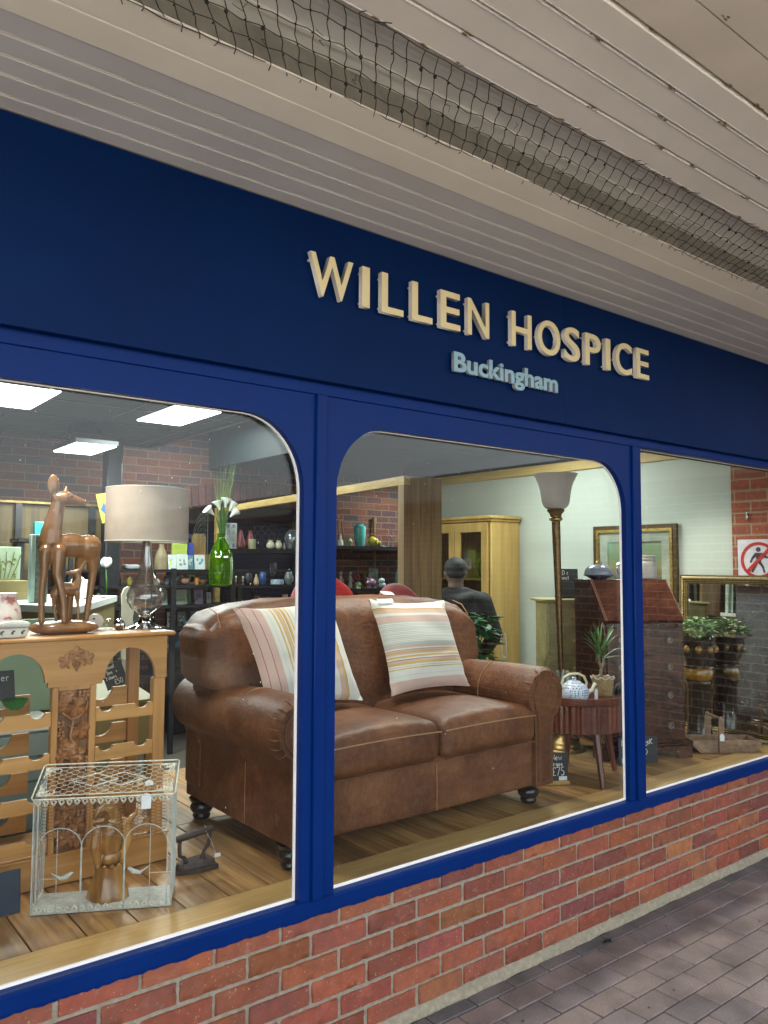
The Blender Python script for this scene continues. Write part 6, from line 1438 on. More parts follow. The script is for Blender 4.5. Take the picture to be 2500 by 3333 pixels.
ol = [(-.05, .95), (.05, .95), (.055, 1.05), (.045, 1.10), (.058, 1.16), (.046, 1.22), (.060, 1.28), (.048, 1.33), (.058, 1.38), (.035, 1.42), (0, 1.435), (-.035, 1.42), (-.055, 1.38), (-.05, 1.3)]
g = MB(); g.prism([ol, [(.012*cos(2*pi*i/10), 1.33+.018*sin(2*pi*i/10)) for i in range(10)]], lambda a, b: Vector((.10+a, 3.1+a*.6, b)), lambda a, b: Vector((.10+a, 3.12+a*.6, b))); g.box((.06, 3.08, .01), (.15, 3.16, .9495)); g.build('side', C_('cream_paint', (.50,.48,.38), .5), sch, angle=40)

# ================================================================== SHELVES AT THE BACK
def shelving(name, label, x0, x1, y0, y1, tiers, posts, ztop_, lip=.0):
    t = thing(name, label, 'shelves', ((x0+x1)/2, (y0+y1)/2, 0))
    for z in tiers:
        g = MB(); g.box((x0, y0, z-.022), (x1, y1, z)); g.build('shelf', M['black'], t, smooth=False)
    for x in posts:
        for yy in (y0-.032, y1+.002):
            g = MB(); g.box((x-.02, yy, .001), (x+.02, yy+.03, ztop_)); g.build('upright', M['black'], t, smooth=False)
    if lip:
        g = MB(); g.box((x0, y0-.012, lip), (x1, y0-.001, lip+.02)); g.build('top_rail', M['black'], t, smooth=False)
    return t
shelving('metal_shelving', 'long dark metal shelving full of cards and china behind the table lamp', -.15, 1.58, 4.22, 4.62, (1.405, 1.235, 1.04, .86, .66), (.30, .905, 1.46), 1.55, lip=0)
g = MB(); g.box((-.15, 4.30, 1.518), (1.58, 4.62, 1.540)); sh_t = tag(g.build('top_shelf', M['black'], smooth=False, loc=(.7, 4.46, 1.52)), 'thin dark top board of the metal shelving behind the lamp stem', 'shelf')
shelving('dark_shelving', 'dark shelving standing between the green vase and the left mullion', 1.62, 2.62, 4.50, 4.80, (1.385, 1.16, .92), (1.68, 2.56), 1.54, lip=1.515)
def wallshelf(name, label, x0, x1, z):
    t = thing(name, label, 'shelf', ((x0+x1)/2, 5.1, z))
    g = MB(); g.box((x0, 4.86, z-.035), (x1, 5.295, z)); g.build('board', M['black'], t, smooth=False); return t
wallshelf('wall_shelf', 'black wall shelf across the arched alcove with two red vases', 1.80, 2.98, 1.742)
wallshelf('wall_shelf', 'thick dark upper shelf on the brick wall with the turquoise vase', 3.0, 4.5, 1.795)
wallshelf('wall_shelf', 'thick dark lower shelf on the brick wall with the pink pig', 3.0, 4.5, 1.325)
for zz, xx0 in ((2.08, 2.35), (1.58, 1.9)):
    pass

V = {}
def vase(name, label, cat, x, y, z, h, w, shape, mat, group=None, n=20):
    prof = [(r*w/2, t*h) for r, t in shape]; return lathe_thing(name, label, cat, x, y, z+.0005, prof, mat, n, group)
BOT = [(.6,0),(1,.1),(1,.35),(.75,.6),(.38,.82),(.34,.95),(.42,1)]
JAR = [(.6,0),(.85,.08),(1,.4),(1,.75),(.8,.88),(.7,1)]
RND = [(.4,0),(.75,.1),(1,.45),(.85,.78),(.5,.92),(.55,1)]
CUP = [(.7,0),(.85,.05),(.95,.5),(1,1),(.9,.98),(.8,.3)]
BWL = [(.35,0),(.5,.1),(.85,.6),(1,1),(.93,.98),(.5,.3)]
def card(label, x, y, z, h, w, col, motif, rot=0):
    t = thing('greeting_card', label, 'card', (x, y, z), 'greeting cards on the metal shelving')
    Rm = Matrix.Translation((x, y, z)) @ Matrix.Rotation(radians(rot), 4, 'Z') @ Matrix.Rotation(radians(-8), 4, 'X')
    g = MB(); g.X = Rm; g.box((-w/2, 0, .001), (w/2, .002, h)); g.build('sheet', col, t, smooth=False)
    g = MB(); g.X = Rm; rr = random.Random(int(x*1000)); 
    for k in range(5): g.ell((rr.uniform(-.25, .25)*w, -.001, h*rr.uniform(.3, .7)), (w*rr.uniform(.06, .16), .0012, h*rr.uniform(.05, .14)), 8, 5)
    g.build('motif', motif, t)
cw = C_('card_white', (.55,.62,.62), .7); cy2 = C_('card_yellow', (.50,.55,.12), .6); cbl = C_('card_blue', (.12,.26,.36), .6); cgr = C_('card_grey', (.25,.28,.27), .7); cpk = C_('card_mauve', (.42,.25,.48), .6); cgn = C_('card_green', (.10,.24,.12), .7)
Z1, Z2, Z3 = 1.5402, 1.4052, 1.2352
card('white card with a yellow stripe left of the other top shelf cards', .98, 4.40, Z1, .13, .075, cw, cy2)
card('white greeting card with a small framed picture in the middle of the top row', 1.065, 4.38, Z1, .135, .105, cw, cgr)
card('narrow blue grey card between two white cards on the top row', 1.16, 4.42, Z1, .125, .055, cbl, cw)
card('white card with a blue hat like motif beside the green vase', 1.24, 4.40, Z1, .13, .10, cw, cbl)
card('white card with a yellow animal on the third shelf down', 1.065, 4.38, Z3, .13, .10, cw, cy2)
card('grey green card standing behind the yellow animal card', 1.145, 4.44, Z3, .13, .07, cgr, cgn)
card('mauve and blue patterned card on the third shelf', 1.235, 4.40, Z3, .13, .085, cpk, cbl)
card('narrow white card right of the mauve card', 1.345, 4.42, Z3, .10, .045, cw, cpk)
card('small white card left of the smoky lamp glass on the third shelf', .905, 4.38, Z3, .13, .055, cw, cgr)
card('green and white card at the left of the third shelf', .58, 4.38, Z3, .13, .10, cw, cgn)
for k, (x, z, c1, c2, w_) in enumerate(((.98, 1.0402, cw, cbl, .07), (1.08, 1.0402, cgr, cw, .08), (1.20, 1.0402, cbl, cw, .07), (.95, .8602, cw, cgn, .08), (1.06, .8602, cbl, cpk, .08), (1.18, .8602, cw, cy2, .08), (.70, 1.0402, cw, cgr, .10), (.52, 1.0402, cgr, cgn, .10))):
    card(['white card lowest but one row, left', 'grey card lowest but one row, middle', 'blue card lowest but one row, right', 'white card with green motif on the bottom row', 'blue card with mauve motif on the bottom row', 'white card with yellow motif on the bottom row', 'white card behind the lamp foot on the fourth row', 'grey card with green motif on the fourth row'][k], x, 4.40, z, .13, w_, c1, c2)
vase('cork_bottle', 'tall cork and glass bottle lamp base standing on the top shelf', 'bottle', .90, 4.46, Z1, .22, .12, [(.95,0),(1,.3),(.8,.6),(.4,.85),(.36,1)], C_('cork', (.30,.24,.13), .6, (.16,.12,.07)))
g = MB(); g.prism([[(-.065,0),(.065,0),(.065,.16),(.045,.19),(-.045,.19),(-.065,.15)]], lambda a, b: Vector((1.295+a, 4.545, 1.675+b)), lambda a, b: Vector((1.295+a, 4.56, 1.675+b))); g.box((1.20, 4.50, 1.541), (1.39, 4.61, 1.6745), .003)
tag(g.build('cutting_board', M['clad'], loc=(1.295, 4.55, 1.541)), 'brown wooden board standing on a block behind the green vase', 'board')
def hat(name, label, x, y, z, s):
    g = MB(); g.ell((x, y, z+s*.6), (s, s, s*.62), 18, 12); g.ell((x+s*.9, y-s*.3, z+s*.28), (s*.5, s*.4, s*.1), 12, 6); tag(g.build(name, C_('navy_cap', (.006,.008,.04), .6), loc=(x, y, z)), label, 'cap')
hat('cap', 'dark navy cap behind the lamp shade on the right', 1.335, 4.95, 1.78, .09); hat('cap', 'smaller black cap right of the navy cap', 1.50, 4.98, 1.80, .055)
g = MB(); g.cyl((1.335, 4.95, 1.60), (1.335, 4.95, 1.81), .02); g.cyl((1.50, 4.98, 1.60), (1.50, 4.98, 1.82), .02); g.box((1.2, 4.88, .01), (1.42, 5.05, 1.60)); g.box((1.42, 4.9, .01), (1.56, 5.05, 1.60)); tag(g.build('hat_stand', M['black'], loc=(1.38, 4.96, 0)), 'black block stand holding the two caps', 'stand')
g = MB(); g.box((1.02, 4.50, 1.541), (1.16, 4.53, 1.77), .002); tag(g.build('card_sign', C_('lime_label', (.42,.52,.10), .5), loc=(1.09, 4.5, 1.541)), 'lime green label card above the top row of greeting cards', 'sign')
g = MB(); g.box((1.172, 4.49, 1.541), (1.22, 4.56, 1.775), .002); tag(g.build('blue_book', C_('royal_blue', (.02,.04,.35), .4), loc=(1.196, 4.52, 1.541)), 'upright royal blue book next to the lime label', 'book')
vase('glass_tumbler', 'small clear tumbler on the second shelf beside the lamp', 'glass', 1.014, 4.38, Z2, .075, .052, CUP, M['clear'])
rs = thing('rooster_ornament', 'red and white hen ornament on the second shelf', 'ornament', (1.10, 4.40, Z2))
g = MB(); g.ell((1.10, 4.40, Z2+.036), (.040, .026, .033), 14, 10); g.ell((1.068, 4.40, Z2+.068), (.017, .014, .018), 10, 8); g.ell((1.138, 4.40, Z2+.058), (.016, .008, .022), 10, 7); g.build('body', C_('hen_body', (.50,.42,.34), .3, (.35,.08,.06)), rs)
g = MB(); g.ell((1.066, 4.40, Z2+.088), (.012, .004, .009), 8, 6); g.build('comb', C_('hen_red', (.42,.03,.02), .3), rs)
vase('shell_dish', 'brown shell shaped dish with a bow on the second shelf under the vase', 'dish', 1.242, 4.34, Z2, .042, .08, BWL, C_('shell_brown', (.25,.16,.08), .4, (.12,.06,.03)))
ck = thing('desk_clock', 'small square desk clock with a black dial on the second shelf', 'clock', (1.20, 4.5, Z2))
g = MB(); g.box((1.165, 4.48, Z2+.0005), (1.235, 4.52, Z2+.09), .006); g.build('case', M['china'], ck)
g = MB(); g.cyl((1.20, 4.481, Z2+.046), (1.20, 4.476, Z2+.046), .026, n=20); g.build('dial', M['black'], ck)
vase('blue_bowl', 'small dark blue patterned bowl on the fourth shelf beside the sofa back', 'bowl', 1.10, 4.36, 1.0402, .05, .09, BWL, C_('blue_china', (.06,.14,.24), .2, (.20,.28,.34)))
vase('yellow_cup', 'little yellow and white cup at the left of the second shelf', 'cup', .38, 4.38, Z2, .065, .045, CUP, C_('yellow_china', (.55,.42,.08), .3, (.5,.5,.4)))
vase('dark_pot', 'shiny dark green little pot behind the lamp neck', 'pot', .49, 4.38, Z2, .068, .065, RND, C_('bottle_green', (.02,.05,.03), .15))
vase('yellow_ornament', 'yellow striped ornament right of the dark green pot', 'ornament', .59, 4.38, Z2, .08, .05, JAR, C_('mustard_china', (.45,.38,.05), .3, (.1,.08,.04)))
vase('white_bowl', 'white porcelain sugar bowl left of the lamp glass body', 'bowl', .83, 4.38, Z2, .055, .06, RND, M['china'])
g = MB(); g.rbox((.56, 4.38, Z1+.0005), (.70, 4.50, Z1+.040), .015, 8, lambda Q, p: Vector((Q.x, Q.y, Q.z+.004*sin(Q.x*90)))); tag(g.build('folded_cloth', C_('grey_cloth', (.28,.29,.30), .9), loc=(.63, 4.44, Z1)), 'crumpled grey folded cloth on the top shelf left of the lamp', 'cloth')
vase('glass_jar', 'clear glass jar at the far left end of the top shelf', 'jar', .44, 4.46, Z1, .12, .085, JAR, M['clear'])
vase('glass_beaker', 'clear glass beaker beside the jar under the lamp shade edge', 'glass', .34, 4.50, Z1, .10, .06, CUP, M['clear'])
wf = thing('white_flower', 'single white artificial rose on a green stem left of the lamp', 'flower', (.30, 4.1, 1.36))
g = MB(); g.tube([(.30, 4.10, 1.30), (.302, 4.10, 1.45), (.29, 4.10, 1.56)], .006, 6); blade(g, (.30, 4.1, 1.38), (.35, 4.08, 1.47), .018, .02); blade(g, (.30, 4.1, 1.35), (.25, 4.08, 1.42), .016, .02); g.build('stem', M['leaf'], wf, angle=180)
g = MB()
for k in range(9): a = k*.8; g.ell((.29+.022*cos(a)*(k/9+.3), 4.10+.022*sin(a), 1.585+.012*(k % 3)), (.026, .022, .030), 10, 7)
g.build('petals', M['lily'], wf)
g = MB(); g.cyl((.30, 4.10, .01), (.30, 4.10, 1.295), .03); g.cyl((.30, 4.10, 1.2955), (.30, 4.10, 1.31), .06); tag(g.build('flower_stand', M['black'], loc=(.3, 4.1, 0)), 'thin black stand under the single white rose', 'stand')

# green vase with lilies and grass
gv = thing('green_vase', 'tall green glass vase of white calla lilies and long grass behind the sofa', 'vase', (1.315, 4.10, 1.405))
vx, vy, vz = 1.290, 4.10, 1.4055
g = MB(); g.lathe([(.070, vz), (.095, vz+.01), (.104, vz+.10), (.104, vz+.20), (.092, vz+.28), (.060, vz+.35), (.036, vz+.40), (.032, vz+.43), (.038, vz+.445), (.034, vz+.45)], (vx, vy, 0), 36, cap=False, fn=lambda a, r, z: r*(1+.035*sin(9*a))); g.build('glass', M['greenglass'], gv)
g = MB(); rnd = random.Random(17)
for k in range(46): a = rnd.uniform(-.06, .05); g.tube([(vx+a*.2, vy, vz+.1), (vx+a*.3, vy, vz+.45), (vx+a*.9+.01, vy+rnd.uniform(-.03,.03), vz+.66), (vx+a*1.9+.045, vy+rnd.uniform(-.05,.05), vz+rnd.uniform(.85, 1.10))], [.0035, .003, .0022, .0006], 4)
g.build('grass_stems', M['grass'], gv)
g = MB(); 
for (dx, dz) in ((-.075, .66), (-.035, .70), (.0, .73), (.045, .72), (.055, .66), (.02, .66)): g.tube([(vx+dx*.1, vy-.01, vz+.30), (vx+dx*.35, vy-.015, vz+.48), (vx+dx*.85, vy-.02, vz+dz-.07)], [.005, .005, .007], 6)
g.build('lily_stems', M['leaf'], gv)
for (dx, dz, an) in ((-.095, .655, -50), (-.035, .70, -18), (.02, .725, 10), (.065, .70, 30), (.075, .645, 45)):
    g = MB(); g.X = Matrix.Translation((vx+dx*.9, vy-.03, vz+dz-.05)) @ Matrix.Rotation(radians(an), 4, 'Y'); prof = [(.006, 0), (.011, .02), (.020, .045), (.034, .068), (.045, .082)]
    g.lathe(prof, (0,0,0), 20, cap=False, fn=lambda a, r, z: r*(1+.35*max(0, cos(a-1.57))*(z/.08))); g.build('lily_flower', M['lily'], gv, angle=180)
fe = thing('dried_fern', 'thin grey dried fern fronds drooping left of the calla lilies', 'plant', (1.20, 4.2, 1.541))
g = MB()
for k in range(6):
    z0 = 1.78+.045*k; p = [(1.235-.02*i, 4.25, z0+.06*sin(i*.45)-.009*i*i*.35) for i in range(9)]; g.tube(p, .0015, 3)
    for i in range(1, 8): g.tube([p[i], (p[i][0]-.012, 4.25, p[i][2]-.035)], .0009, 3)
g.tube([(1.235, 4.25, 1.55), (1.235, 4.25, 2.05)], .003, 4); g.build('fronds', C_('dry_frond', (.10,.12,.09), .8), fe)
g = MB(); g.lathe([(.03, 1.5407), (.035, 1.6), (.02, 1.63)], (1.235, 4.32, 0), 12); 
# alcove shelf goods
VZ = 1.742
M['maroon'] = C_('maroon_glaze', (.20,.045,.05), .35, (.15,.03,.04)); M['tileblue'] = C_('blue_tile', (.05,.14,.36), .3, (.40,.46,.46))
for k, x in enumerate((1.845, 1.905)):
    tt = thing('tile_column', ['white tile strip with blue prints nearest the green vase', 'white tile strip with blue leaf prints beside the red vases'][k], 'tile panel', (x, 5.0, VZ), 'printed tile strips')
    g = MB(); g.box((x-.026-.012*k, 5.04, VZ+.0005), (x+.020+.018*k, 5.055, VZ+.262), .002); g.build('panel', C_('tile_white', (.50,.54,.50), .3), tt)
    g = MB()
    for q in range(4): g.ell((x, 5.0395, VZ+.035+.065*q), (.018, .0012, .022), 6 if q % 2 else 9, 5)
    g.build('blue_prints', M['tileblue'], tt)
TEAR = [(.55,0),(.95,.08),(1,.22),(.82,.42),(.55,.66),(.36,.86),(.34,.97),(.38,1)]
vase('red_vase', 'maroon teardrop vase on the alcove shelf, left of the pair', 'vase', 1.99, 5.05, VZ, .197, .112, TEAR, M['maroon'], 'pair of maroon vases')
vase('red_vase', 'maroon teardrop vase partly behind the beer mug', 'vase', 2.112, 5.07, VZ, .195, .105, TEAR, M['maroon'], 'pair of maroon vases')
mg = thing('china_mug', 'cream printed mug in front of the right maroon vase', 'mug', (2.068, 4.94, VZ))
g = MB(); g.lathe([(.036, VZ+.0005), (.038, VZ+.004), (.038, VZ+.098), (.035, VZ+.1), (.034, VZ+.01)], (2.062, 4.94, 0), 24); g.build('cup', C_('cream_mug', (.50,.47,.32), .4, (.30,.32,.18)), mg)
g = MB(); g.tube([(2.097, 4.93, VZ+.085), (2.122, 4.925, VZ+.08), (2.125, 4.925, VZ+.04), (2.098, 4.93, VZ+.025)], .005, 7); g.build('handle', M['chrome'], mg)
wr = thing('wire_bottle_rack', 'black wire rack with ring holders against the dark alcove', 'rack', (2.33, 5.15, VZ))
g = MB()
for i in range(3):
    for j in range(3): g.tube([(2.25+.085*i+.036*cos(a), 5.15, VZ+.05+.085*j+.036*sin(a)) for a in [2*pi*q/14 for q in range(14)]], .003, 4, closed=True)
g.tube([(2.20, 5.15, VZ+.003), (2.20, 5.15, VZ+.28), (2.48, 5.15, VZ+.28), (2.48, 5.15, VZ+.003)], .004, 5); g.build('wires', P('grey_wire', (.10,.10,.13), None, 20, .3, metal=.8), wr)
for k, (x, s_) in enumerate(((2.30, .085), (2.396, .078))):
    bz = thing('bird_pot', ['larger pale glazed round pot with a frilled rim on the alcove shelf', 'smaller pale glazed round pot with a frilled rim on the alcove shelf'][k], 'pot', (x, 4.98, VZ), 'frilled round pots')
    g = MB(); g.lathe([(s_*.22, VZ+.0005), (s_*.48, VZ+.02), (s_*.52, VZ+.045), (s_*.38, VZ+.075), (s_*.24, VZ+.084), (s_*.34, VZ+.098), (s_*.2, VZ+.094)], (x, 4.98, 0), 24, fn=lambda a, r, z: r*(1+(.12*sin(6*a) if z > VZ+.08 else 0))); g.build('body', C_('pale_gold_glaze', (.46,.42,.28), .2, (.55,.52,.42)), bz)
sv = thing('silver_vase', 'large mottled silver ginger jar with a spiky sunburst lid beside the mullion', 'vase', (2.57, 5.0, VZ))
g = MB(); g.lathe([(.045, VZ+.0005), (.065, VZ+.02), (.080, VZ+.09), (.080, VZ+.14), (.060, VZ+.19), (.036, VZ+.205), (.038, VZ+.215)], (2.57, 5.0, 0), 30); g.build('body', P('mottled_silver', (.42,.46,.48), (.10,.12,.15), 35, .15, metal=.6), sv)
g = MB()
for k in range(18): a = 2*pi*k/18; g.cyl((2.57+.028*cos(a), 4.98, VZ+.245+.028*sin(a)), (2.57+.052*cos(a), 4.98, VZ+.245+.052*sin(a)), .006, .002, 6)
g.cyl((2.57, 4.985, VZ+.245), (2.57, 4.975, VZ+.245), .022, n=16); g.build('sunburst', M['gold_dk'], sv)
g = MB(); g.box((2.60, 4.90, VZ+.03), (2.665, 4.903, VZ+.17)); g.build('paper_label', C_('teal_paper', (.40,.52,.50), .7), sv, smooth=False)
# dark shelving goods (top tier 1.385)
DZ = 1.385
tj = thing('tea_jar', 'white lidded jar with a red garland band on the dark shelving', 'jar', (1.75, 4.62, DZ))
g = MB(); g.lathe([(.040, DZ+.0005), (.046, DZ+.01), (.046, DZ+.07), (.050, DZ+.072), (.050, DZ+.080), (.030, DZ+.092), (.012, DZ+.098)], (1.75, 4.62, 0), 24); g.build('body', M['china'], tj)
g = MB(); g.lathe([(.0465, DZ+.02), (.0468, DZ+.035)], (1.75, 4.62, 0), 24, cap=False); g.build('band', M['maroon'], tj)
vase('dark_urn', 'dark grey lumpy ornament right of the white lidded jar', 'ornament', 1.85, 4.62, DZ, .118, .075, JAR, C_('charcoal', (.03,.035,.04), .4))
vase('pink_figurine', 'small pink and yellow floral figurine on the dark shelving', 'figurine', 1.925, 4.60, DZ, .11, .055, BOT, C_('pinkish', (.42,.20,.20), .4, (.40,.34,.12)))
vase('crystal_vase', 'tall cut crystal goblet vase rising above the dark shelving', 'vase', 2.16, 4.68, DZ, .22, .07, [(.7,0),(.75,.03),(.2,.1),(.18,.3),(.6,.4),(1,.65),(.8,1),(.7,.98)], M['clear'])
vase('blue_dish', 'low blue and white oval dish in front of the crystal goblet', 'dish', 2.14, 4.57, DZ, .055, .13, [(.8,0),(1,.15),(1,.7),(.9,1)], C_('delft', (.10,.20,.38), .3, (.4,.45,.5)))
vase('grey_egg_vase', 'grey pointed egg shaped vase left of the red chair', 'vase', 2.33, 4.66, DZ, .16, .095, [(.5,0),(.95,.2),(1,.45),(.6,.8),(.1,1)], C_('grey_glaze', (.16,.19,.19), .15))
g = MB(); g.tube([(1.80+.12*cos(a)*(1+.1*sin(3*k)), 4.63+.02*sin(k), 1.27+.09*sin(a)) for k in range(5) for a in [2*pi*q/24 for q in range(24)]], .004, 4); tag(g.build('wire_coil', M['black'], loc=(1.8, 4.63, 1.17)), 'loose coil of black cable on the lower dark shelf', 'cable')
# brick wall shelf goods
UZ, LZ = 1.795, 1.325
py = thing('pyramid_frame', 'tall wooden pyramid lantern frame at the left of the upper brick wall shelf', 'lantern', (3.21, 5.08, UZ))
g = MB()
for (a, b) in ((-1, -1), (1, -1), (1, 1), (-1, 1)): g.tube([(3.21+a*.075, 5.08+b*.06, UZ+.002), (3.21+a*.035, 5.08+b*.03, UZ+.29)], .008, 6)
g.box((3.16, 5.04, UZ+.285), (3.26, 5.12, UZ+.30)); g.build('frame', M['clad'], py)
vase('white_figurine', 'white porcelain lady figurine in front of the pyramid lantern', 'figurine', 3.16, 4.94, UZ, .13, .065, [(.8,0),(1,.12),(.8,.4),(.35,.62),(.45,.75),(.25,.82),(.32,.92),(.1,1)], M['lily'])
vase('brown_figurine', 'small brown and green cottage ornament left of the turquoise vase', 'ornament', 3.285, 4.95, UZ, .085, .08, [(.8,0),(.9,.4),(1,.6),(.5,1)], C_('cottage', (.20,.12,.07), .5, (.25,.35,.20)))
vase('turquoise_vase', 'turquoise ceramic vase with a grey neck on the upper brick wall shelf', 'vase', 3.47, 5.0, UZ, .255, .140, [(.62,0),(.72,.05),(.92,.4),(1,.8),(.92,.9),(.6,.93),(.62,1)], C_('turquoise_glaze', (.10,.46,.42), .25))
yb = thing('yellow_jar', 'round yellow apple shaped jar with a red stripe and glass flower lid', 'jar', (3.665, 5.0, UZ))
g = MB(); g.ell((3.665, 5.0, UZ+.060), (.062, .062, .0595), 24, 16); g.build('body', C_('yellow_glaze', (.60,.48,.03), .2), yb)
g = MB(); g.tube([(3.665+.01*sin(i), 5.0-.0625*cos(-1.2+i*.24), UZ+.060+.0625*sin(-1.2+i*.24)) for i in range(11)], .006, 6); g.ell((3.668, 4.99, UZ+.128), (.018, .018, .012), 8, 6); g.build('red_stripe', M['maroon'], yb)
g = MB()
for k in range(6): a = k*pi/3; g.ell((3.67+.035*cos(a), 5.0+.03*sin(a), UZ+.150), (.022, .018, .007), 8, 6)
g.build('glass_petals', M['clear'], yb)
g = MB(); g.tube([(3.86, 5.0, UZ+.002), (3.862, 5.0, UZ+.14), (3.83, 5.0, UZ+.27)], [.014, .006, .005], 7); g.tube([(3.80, 5.0, UZ+.005), (3.93, 5.0, UZ+.005)], .006, 6); tag(g.build('glass_branch', M['clear'], loc=(3.86, 5.0, UZ)), 'thin clear glass branch holder on the upper brick wall shelf', 'ornament')
vase('crystal_flame', 'tall twisted crystal ornament at the right end of the upper shelf', 'ornament', 3.93, 5.0, UZ, .22, .05, [(.9,0),(.8,.4),(1,.6),(.4,.9),(.1,1)], M['clear'])
g = MB(); g.cyl((3.87, 5.25, 1.36), (3.87, 5.25, 2.12), .018); g.cyl((3.87, 5.25, 2.09), (3.87, 5.25, 2.15), .027); tag(g.build('wall_pipe', M['clad'], loc=(3.87, 5.25, 1.4)), 'brown vertical pipe on the brick wall behind the glass ornaments', 'pipe')
for k, (x, h) in enumerate(((3.21, .19), (3.34, .20))):
    g = MB(); g.lathe([(.02, LZ+.0005), (.024, LZ+.03), (.014, LZ+.08), (.018, LZ+.12), (.008, LZ+.14)], (x, 5.0, 0), 12); g.ell((x, 5.0, LZ+.165), (.018, .018, .024), 10, 8); g.tube([(x, 5.0, LZ+.13), (x+.03, 5.0, LZ+.10), (x+.035, 4.99, LZ+.07)], .006, 6); g.tube([(x, 5.0, LZ+.13), (x-.02, 5.0, LZ+.16), (x-.01, 4.99, LZ+.19)], .005, 6)
    tag(g.build('stone_figurine', C_('stone_figure', (.25,.22,.19), .6), loc=(x, 5.0, LZ)), ['grey stone figurine leaning left on the lower brick wall shelf', 'slim grey stone figurine with a raised arm on the lower shelf'][k], 'figurine')
ts = thing('toadstool_ornament', 'small green and cream toadstool house ornament left of the pig', 'ornament', (3.40, 4.95, LZ))
g = MB(); g.lathe([(.03, LZ+.0005), (.022, LZ+.04)], (3.40, 4.93, 0), 14); g.build('stem', C_('cream_stem', (.45,.38,.22)), ts)
g = MB(); g.lathe([(.042, LZ+.0405), (.03, LZ+.062), (.004, LZ+.072)], (3.40, 4.93, 0), 16); g.build('cap', C_('green_cap', (.10,.22,.08)), ts)
rf = thing('red_flower', 'dark red silk flower behind the pig', 'flower', (3.47, 5.05, LZ))
g = MB()
for k in range(7): a = k*.9; g.ell((3.47+.03*cos(a), 5.05, LZ+.12+.028*sin(a)), (.02, .012, .016), 8, 6)
g.tube([(3.47, 5.05, LZ+.001), (3.47, 5.05, LZ+.12)], .003, 5); g.build('petals', C_('deep_red', (.25,.015,.02), .7), rf)
pg_ = thing('pig_bank', 'shiny pink pig money box on the lower brick wall shelf', 'money box', (3.60, 4.92, LZ))
pxx = 3.575
g = MB(); g.ell((pxx, 4.92, LZ+.064), (.062, .045, .048), 22, 16); g.cyl((pxx-.05, 4.91, LZ+.066), (pxx-.076, 4.905, LZ+.060), .020, .016, 14)
for (a, b) in ((-.03, -.02), (.03, -.02), (-.03, .02), (.03, .02)): g.cyl((pxx+a, 4.92+b, LZ+.03), (pxx+a, 4.92+b, LZ+.001), .014, .011, 10)
for s in (-1, 1): g.cyl((pxx-.035, 4.92+s*.02, LZ+.10), (pxx-.045, 4.92+s*.026, LZ+.122), .012, .002, 8)
g.build('body', C_('pink_glaze', (.42,.22,.33), .12), pg_)
dg = thing('dog_figurine', 'pale blue and white seated puppy figurine right of the pig', 'figurine', (3.70, 4.90, LZ))
g = MB(); g.ell((3.715, 4.90, LZ+.035), (.050, .035, .034), 16, 10); g.ell((3.70, 4.89, LZ+.083), (.034, .030, .031), 16, 12)
for s in (-1, 1): g.ell((3.70+s*.034, 4.89, LZ+.082), (.010, .012, .022), 8, 6)
g.build('body', C_('pale_blue_glaze', (.42,.56,.62), .15, (.60,.64,.64)), dg)
g = MB()
for (a, b) in ((-.012, .090), (.010, .090), (0, .076)): g.ell((3.70+a-.004, 4.861, LZ+b), (.004, .003, .004), 8, 6)
g.build('face', M['black'], dg)
vase('round_plate', 'brown glass plate standing at the back of the lower shelf', 'plate', 3.66, 5.15, LZ, .19, .02, [(1,0),(1,.5),(1,1)], M['amber'])
g = MB(); g.box((3.71, 5.13, LZ+.08), (3.84, 5.15, LZ+.22), .004); g.box((3.72, 5.12, LZ+.001), (3.83, 5.16, LZ+.0795), .004); tag(g.build('pattern_tile', C_('blotched_tile', (.42,.46,.44), .4, (.05,.05,.06)), loc=(3.77, 5.14, LZ)), 'pale grey tile with dark blotches propped behind the puppy', 'tile')
vase('teal_bottle', 'slim teal glass bottle at the right end of the lower shelf', 'bottle', 4.01, 5.0, LZ, .21, .055, BOT, C_('teal_glass', (.03,.14,.13), .15))

# ================================================================== RED CHAIRS, PERSON, PLANT
def tub(x, y, w_, zt, label, col, piping):
    t = thing('red_chair', label, 'chair', (x, y, .46), 'red upholstered chairs behind the sofa')
    def f(Q, p):
        Q.z -= .13*abs(p[0])**2.4*max(0, p[2]); Q.y -= .10*(p[0]**2)*.6; return Q
    g = MB(); g.rbox((x-w_/2, y, .80), (x+w_/2, y+.11, zt), .05, 16, f); b_ = g.build('backrest', col, t, angle=70)
    g = MB(); g.rbox((x-w_/2, y-.12, .78), (x+w_/2, y+.06, .90), .04, 8); g.build('seat', col, t)
    if piping:
        g = MB()
        for k in range(3): g.tube([(x-w_/2+.03+.02*i, y-.006-.10*((-1+2*(.03+.02*i)/w_)**2)*.6, zt-.145-.02*k+.05*sin(i*.26)) for i in range(10)], .004, 5)
        g.build('dark_piping', M['black'], b_)
    for a in (-1, 1):
        for c in (-.08, .06): g = MB(); g.cyl((x+a*(w_/2-.05), y+c, .4612), (x+a*(w_/2-.05), y+c, .79), .015, .02); g.build('leg', M['woodfoot'], t)
M['redf'] = P('bright_red_fabric', (.42,.010,.010), (.30,.006,.008), 12, .85, bmp=.2, sheen=.2); M['redd'] = P('dusky_red_velvet', (.22,.022,.022), (.15,.014,.016), 12, .9, bmp=.2, sheen=.3)
tub(.540, 1.40, .42, 1.533, 'bright red rounded chair with dark stitched lines behind the left half of the sofa', M['redf'], True)
tub(1.080, 1.40, .32, 1.478, 'dusky red rounded chair peeping over the middle of the sofa back', M['redd'], False)
hx, hy = 2.05, 1.95
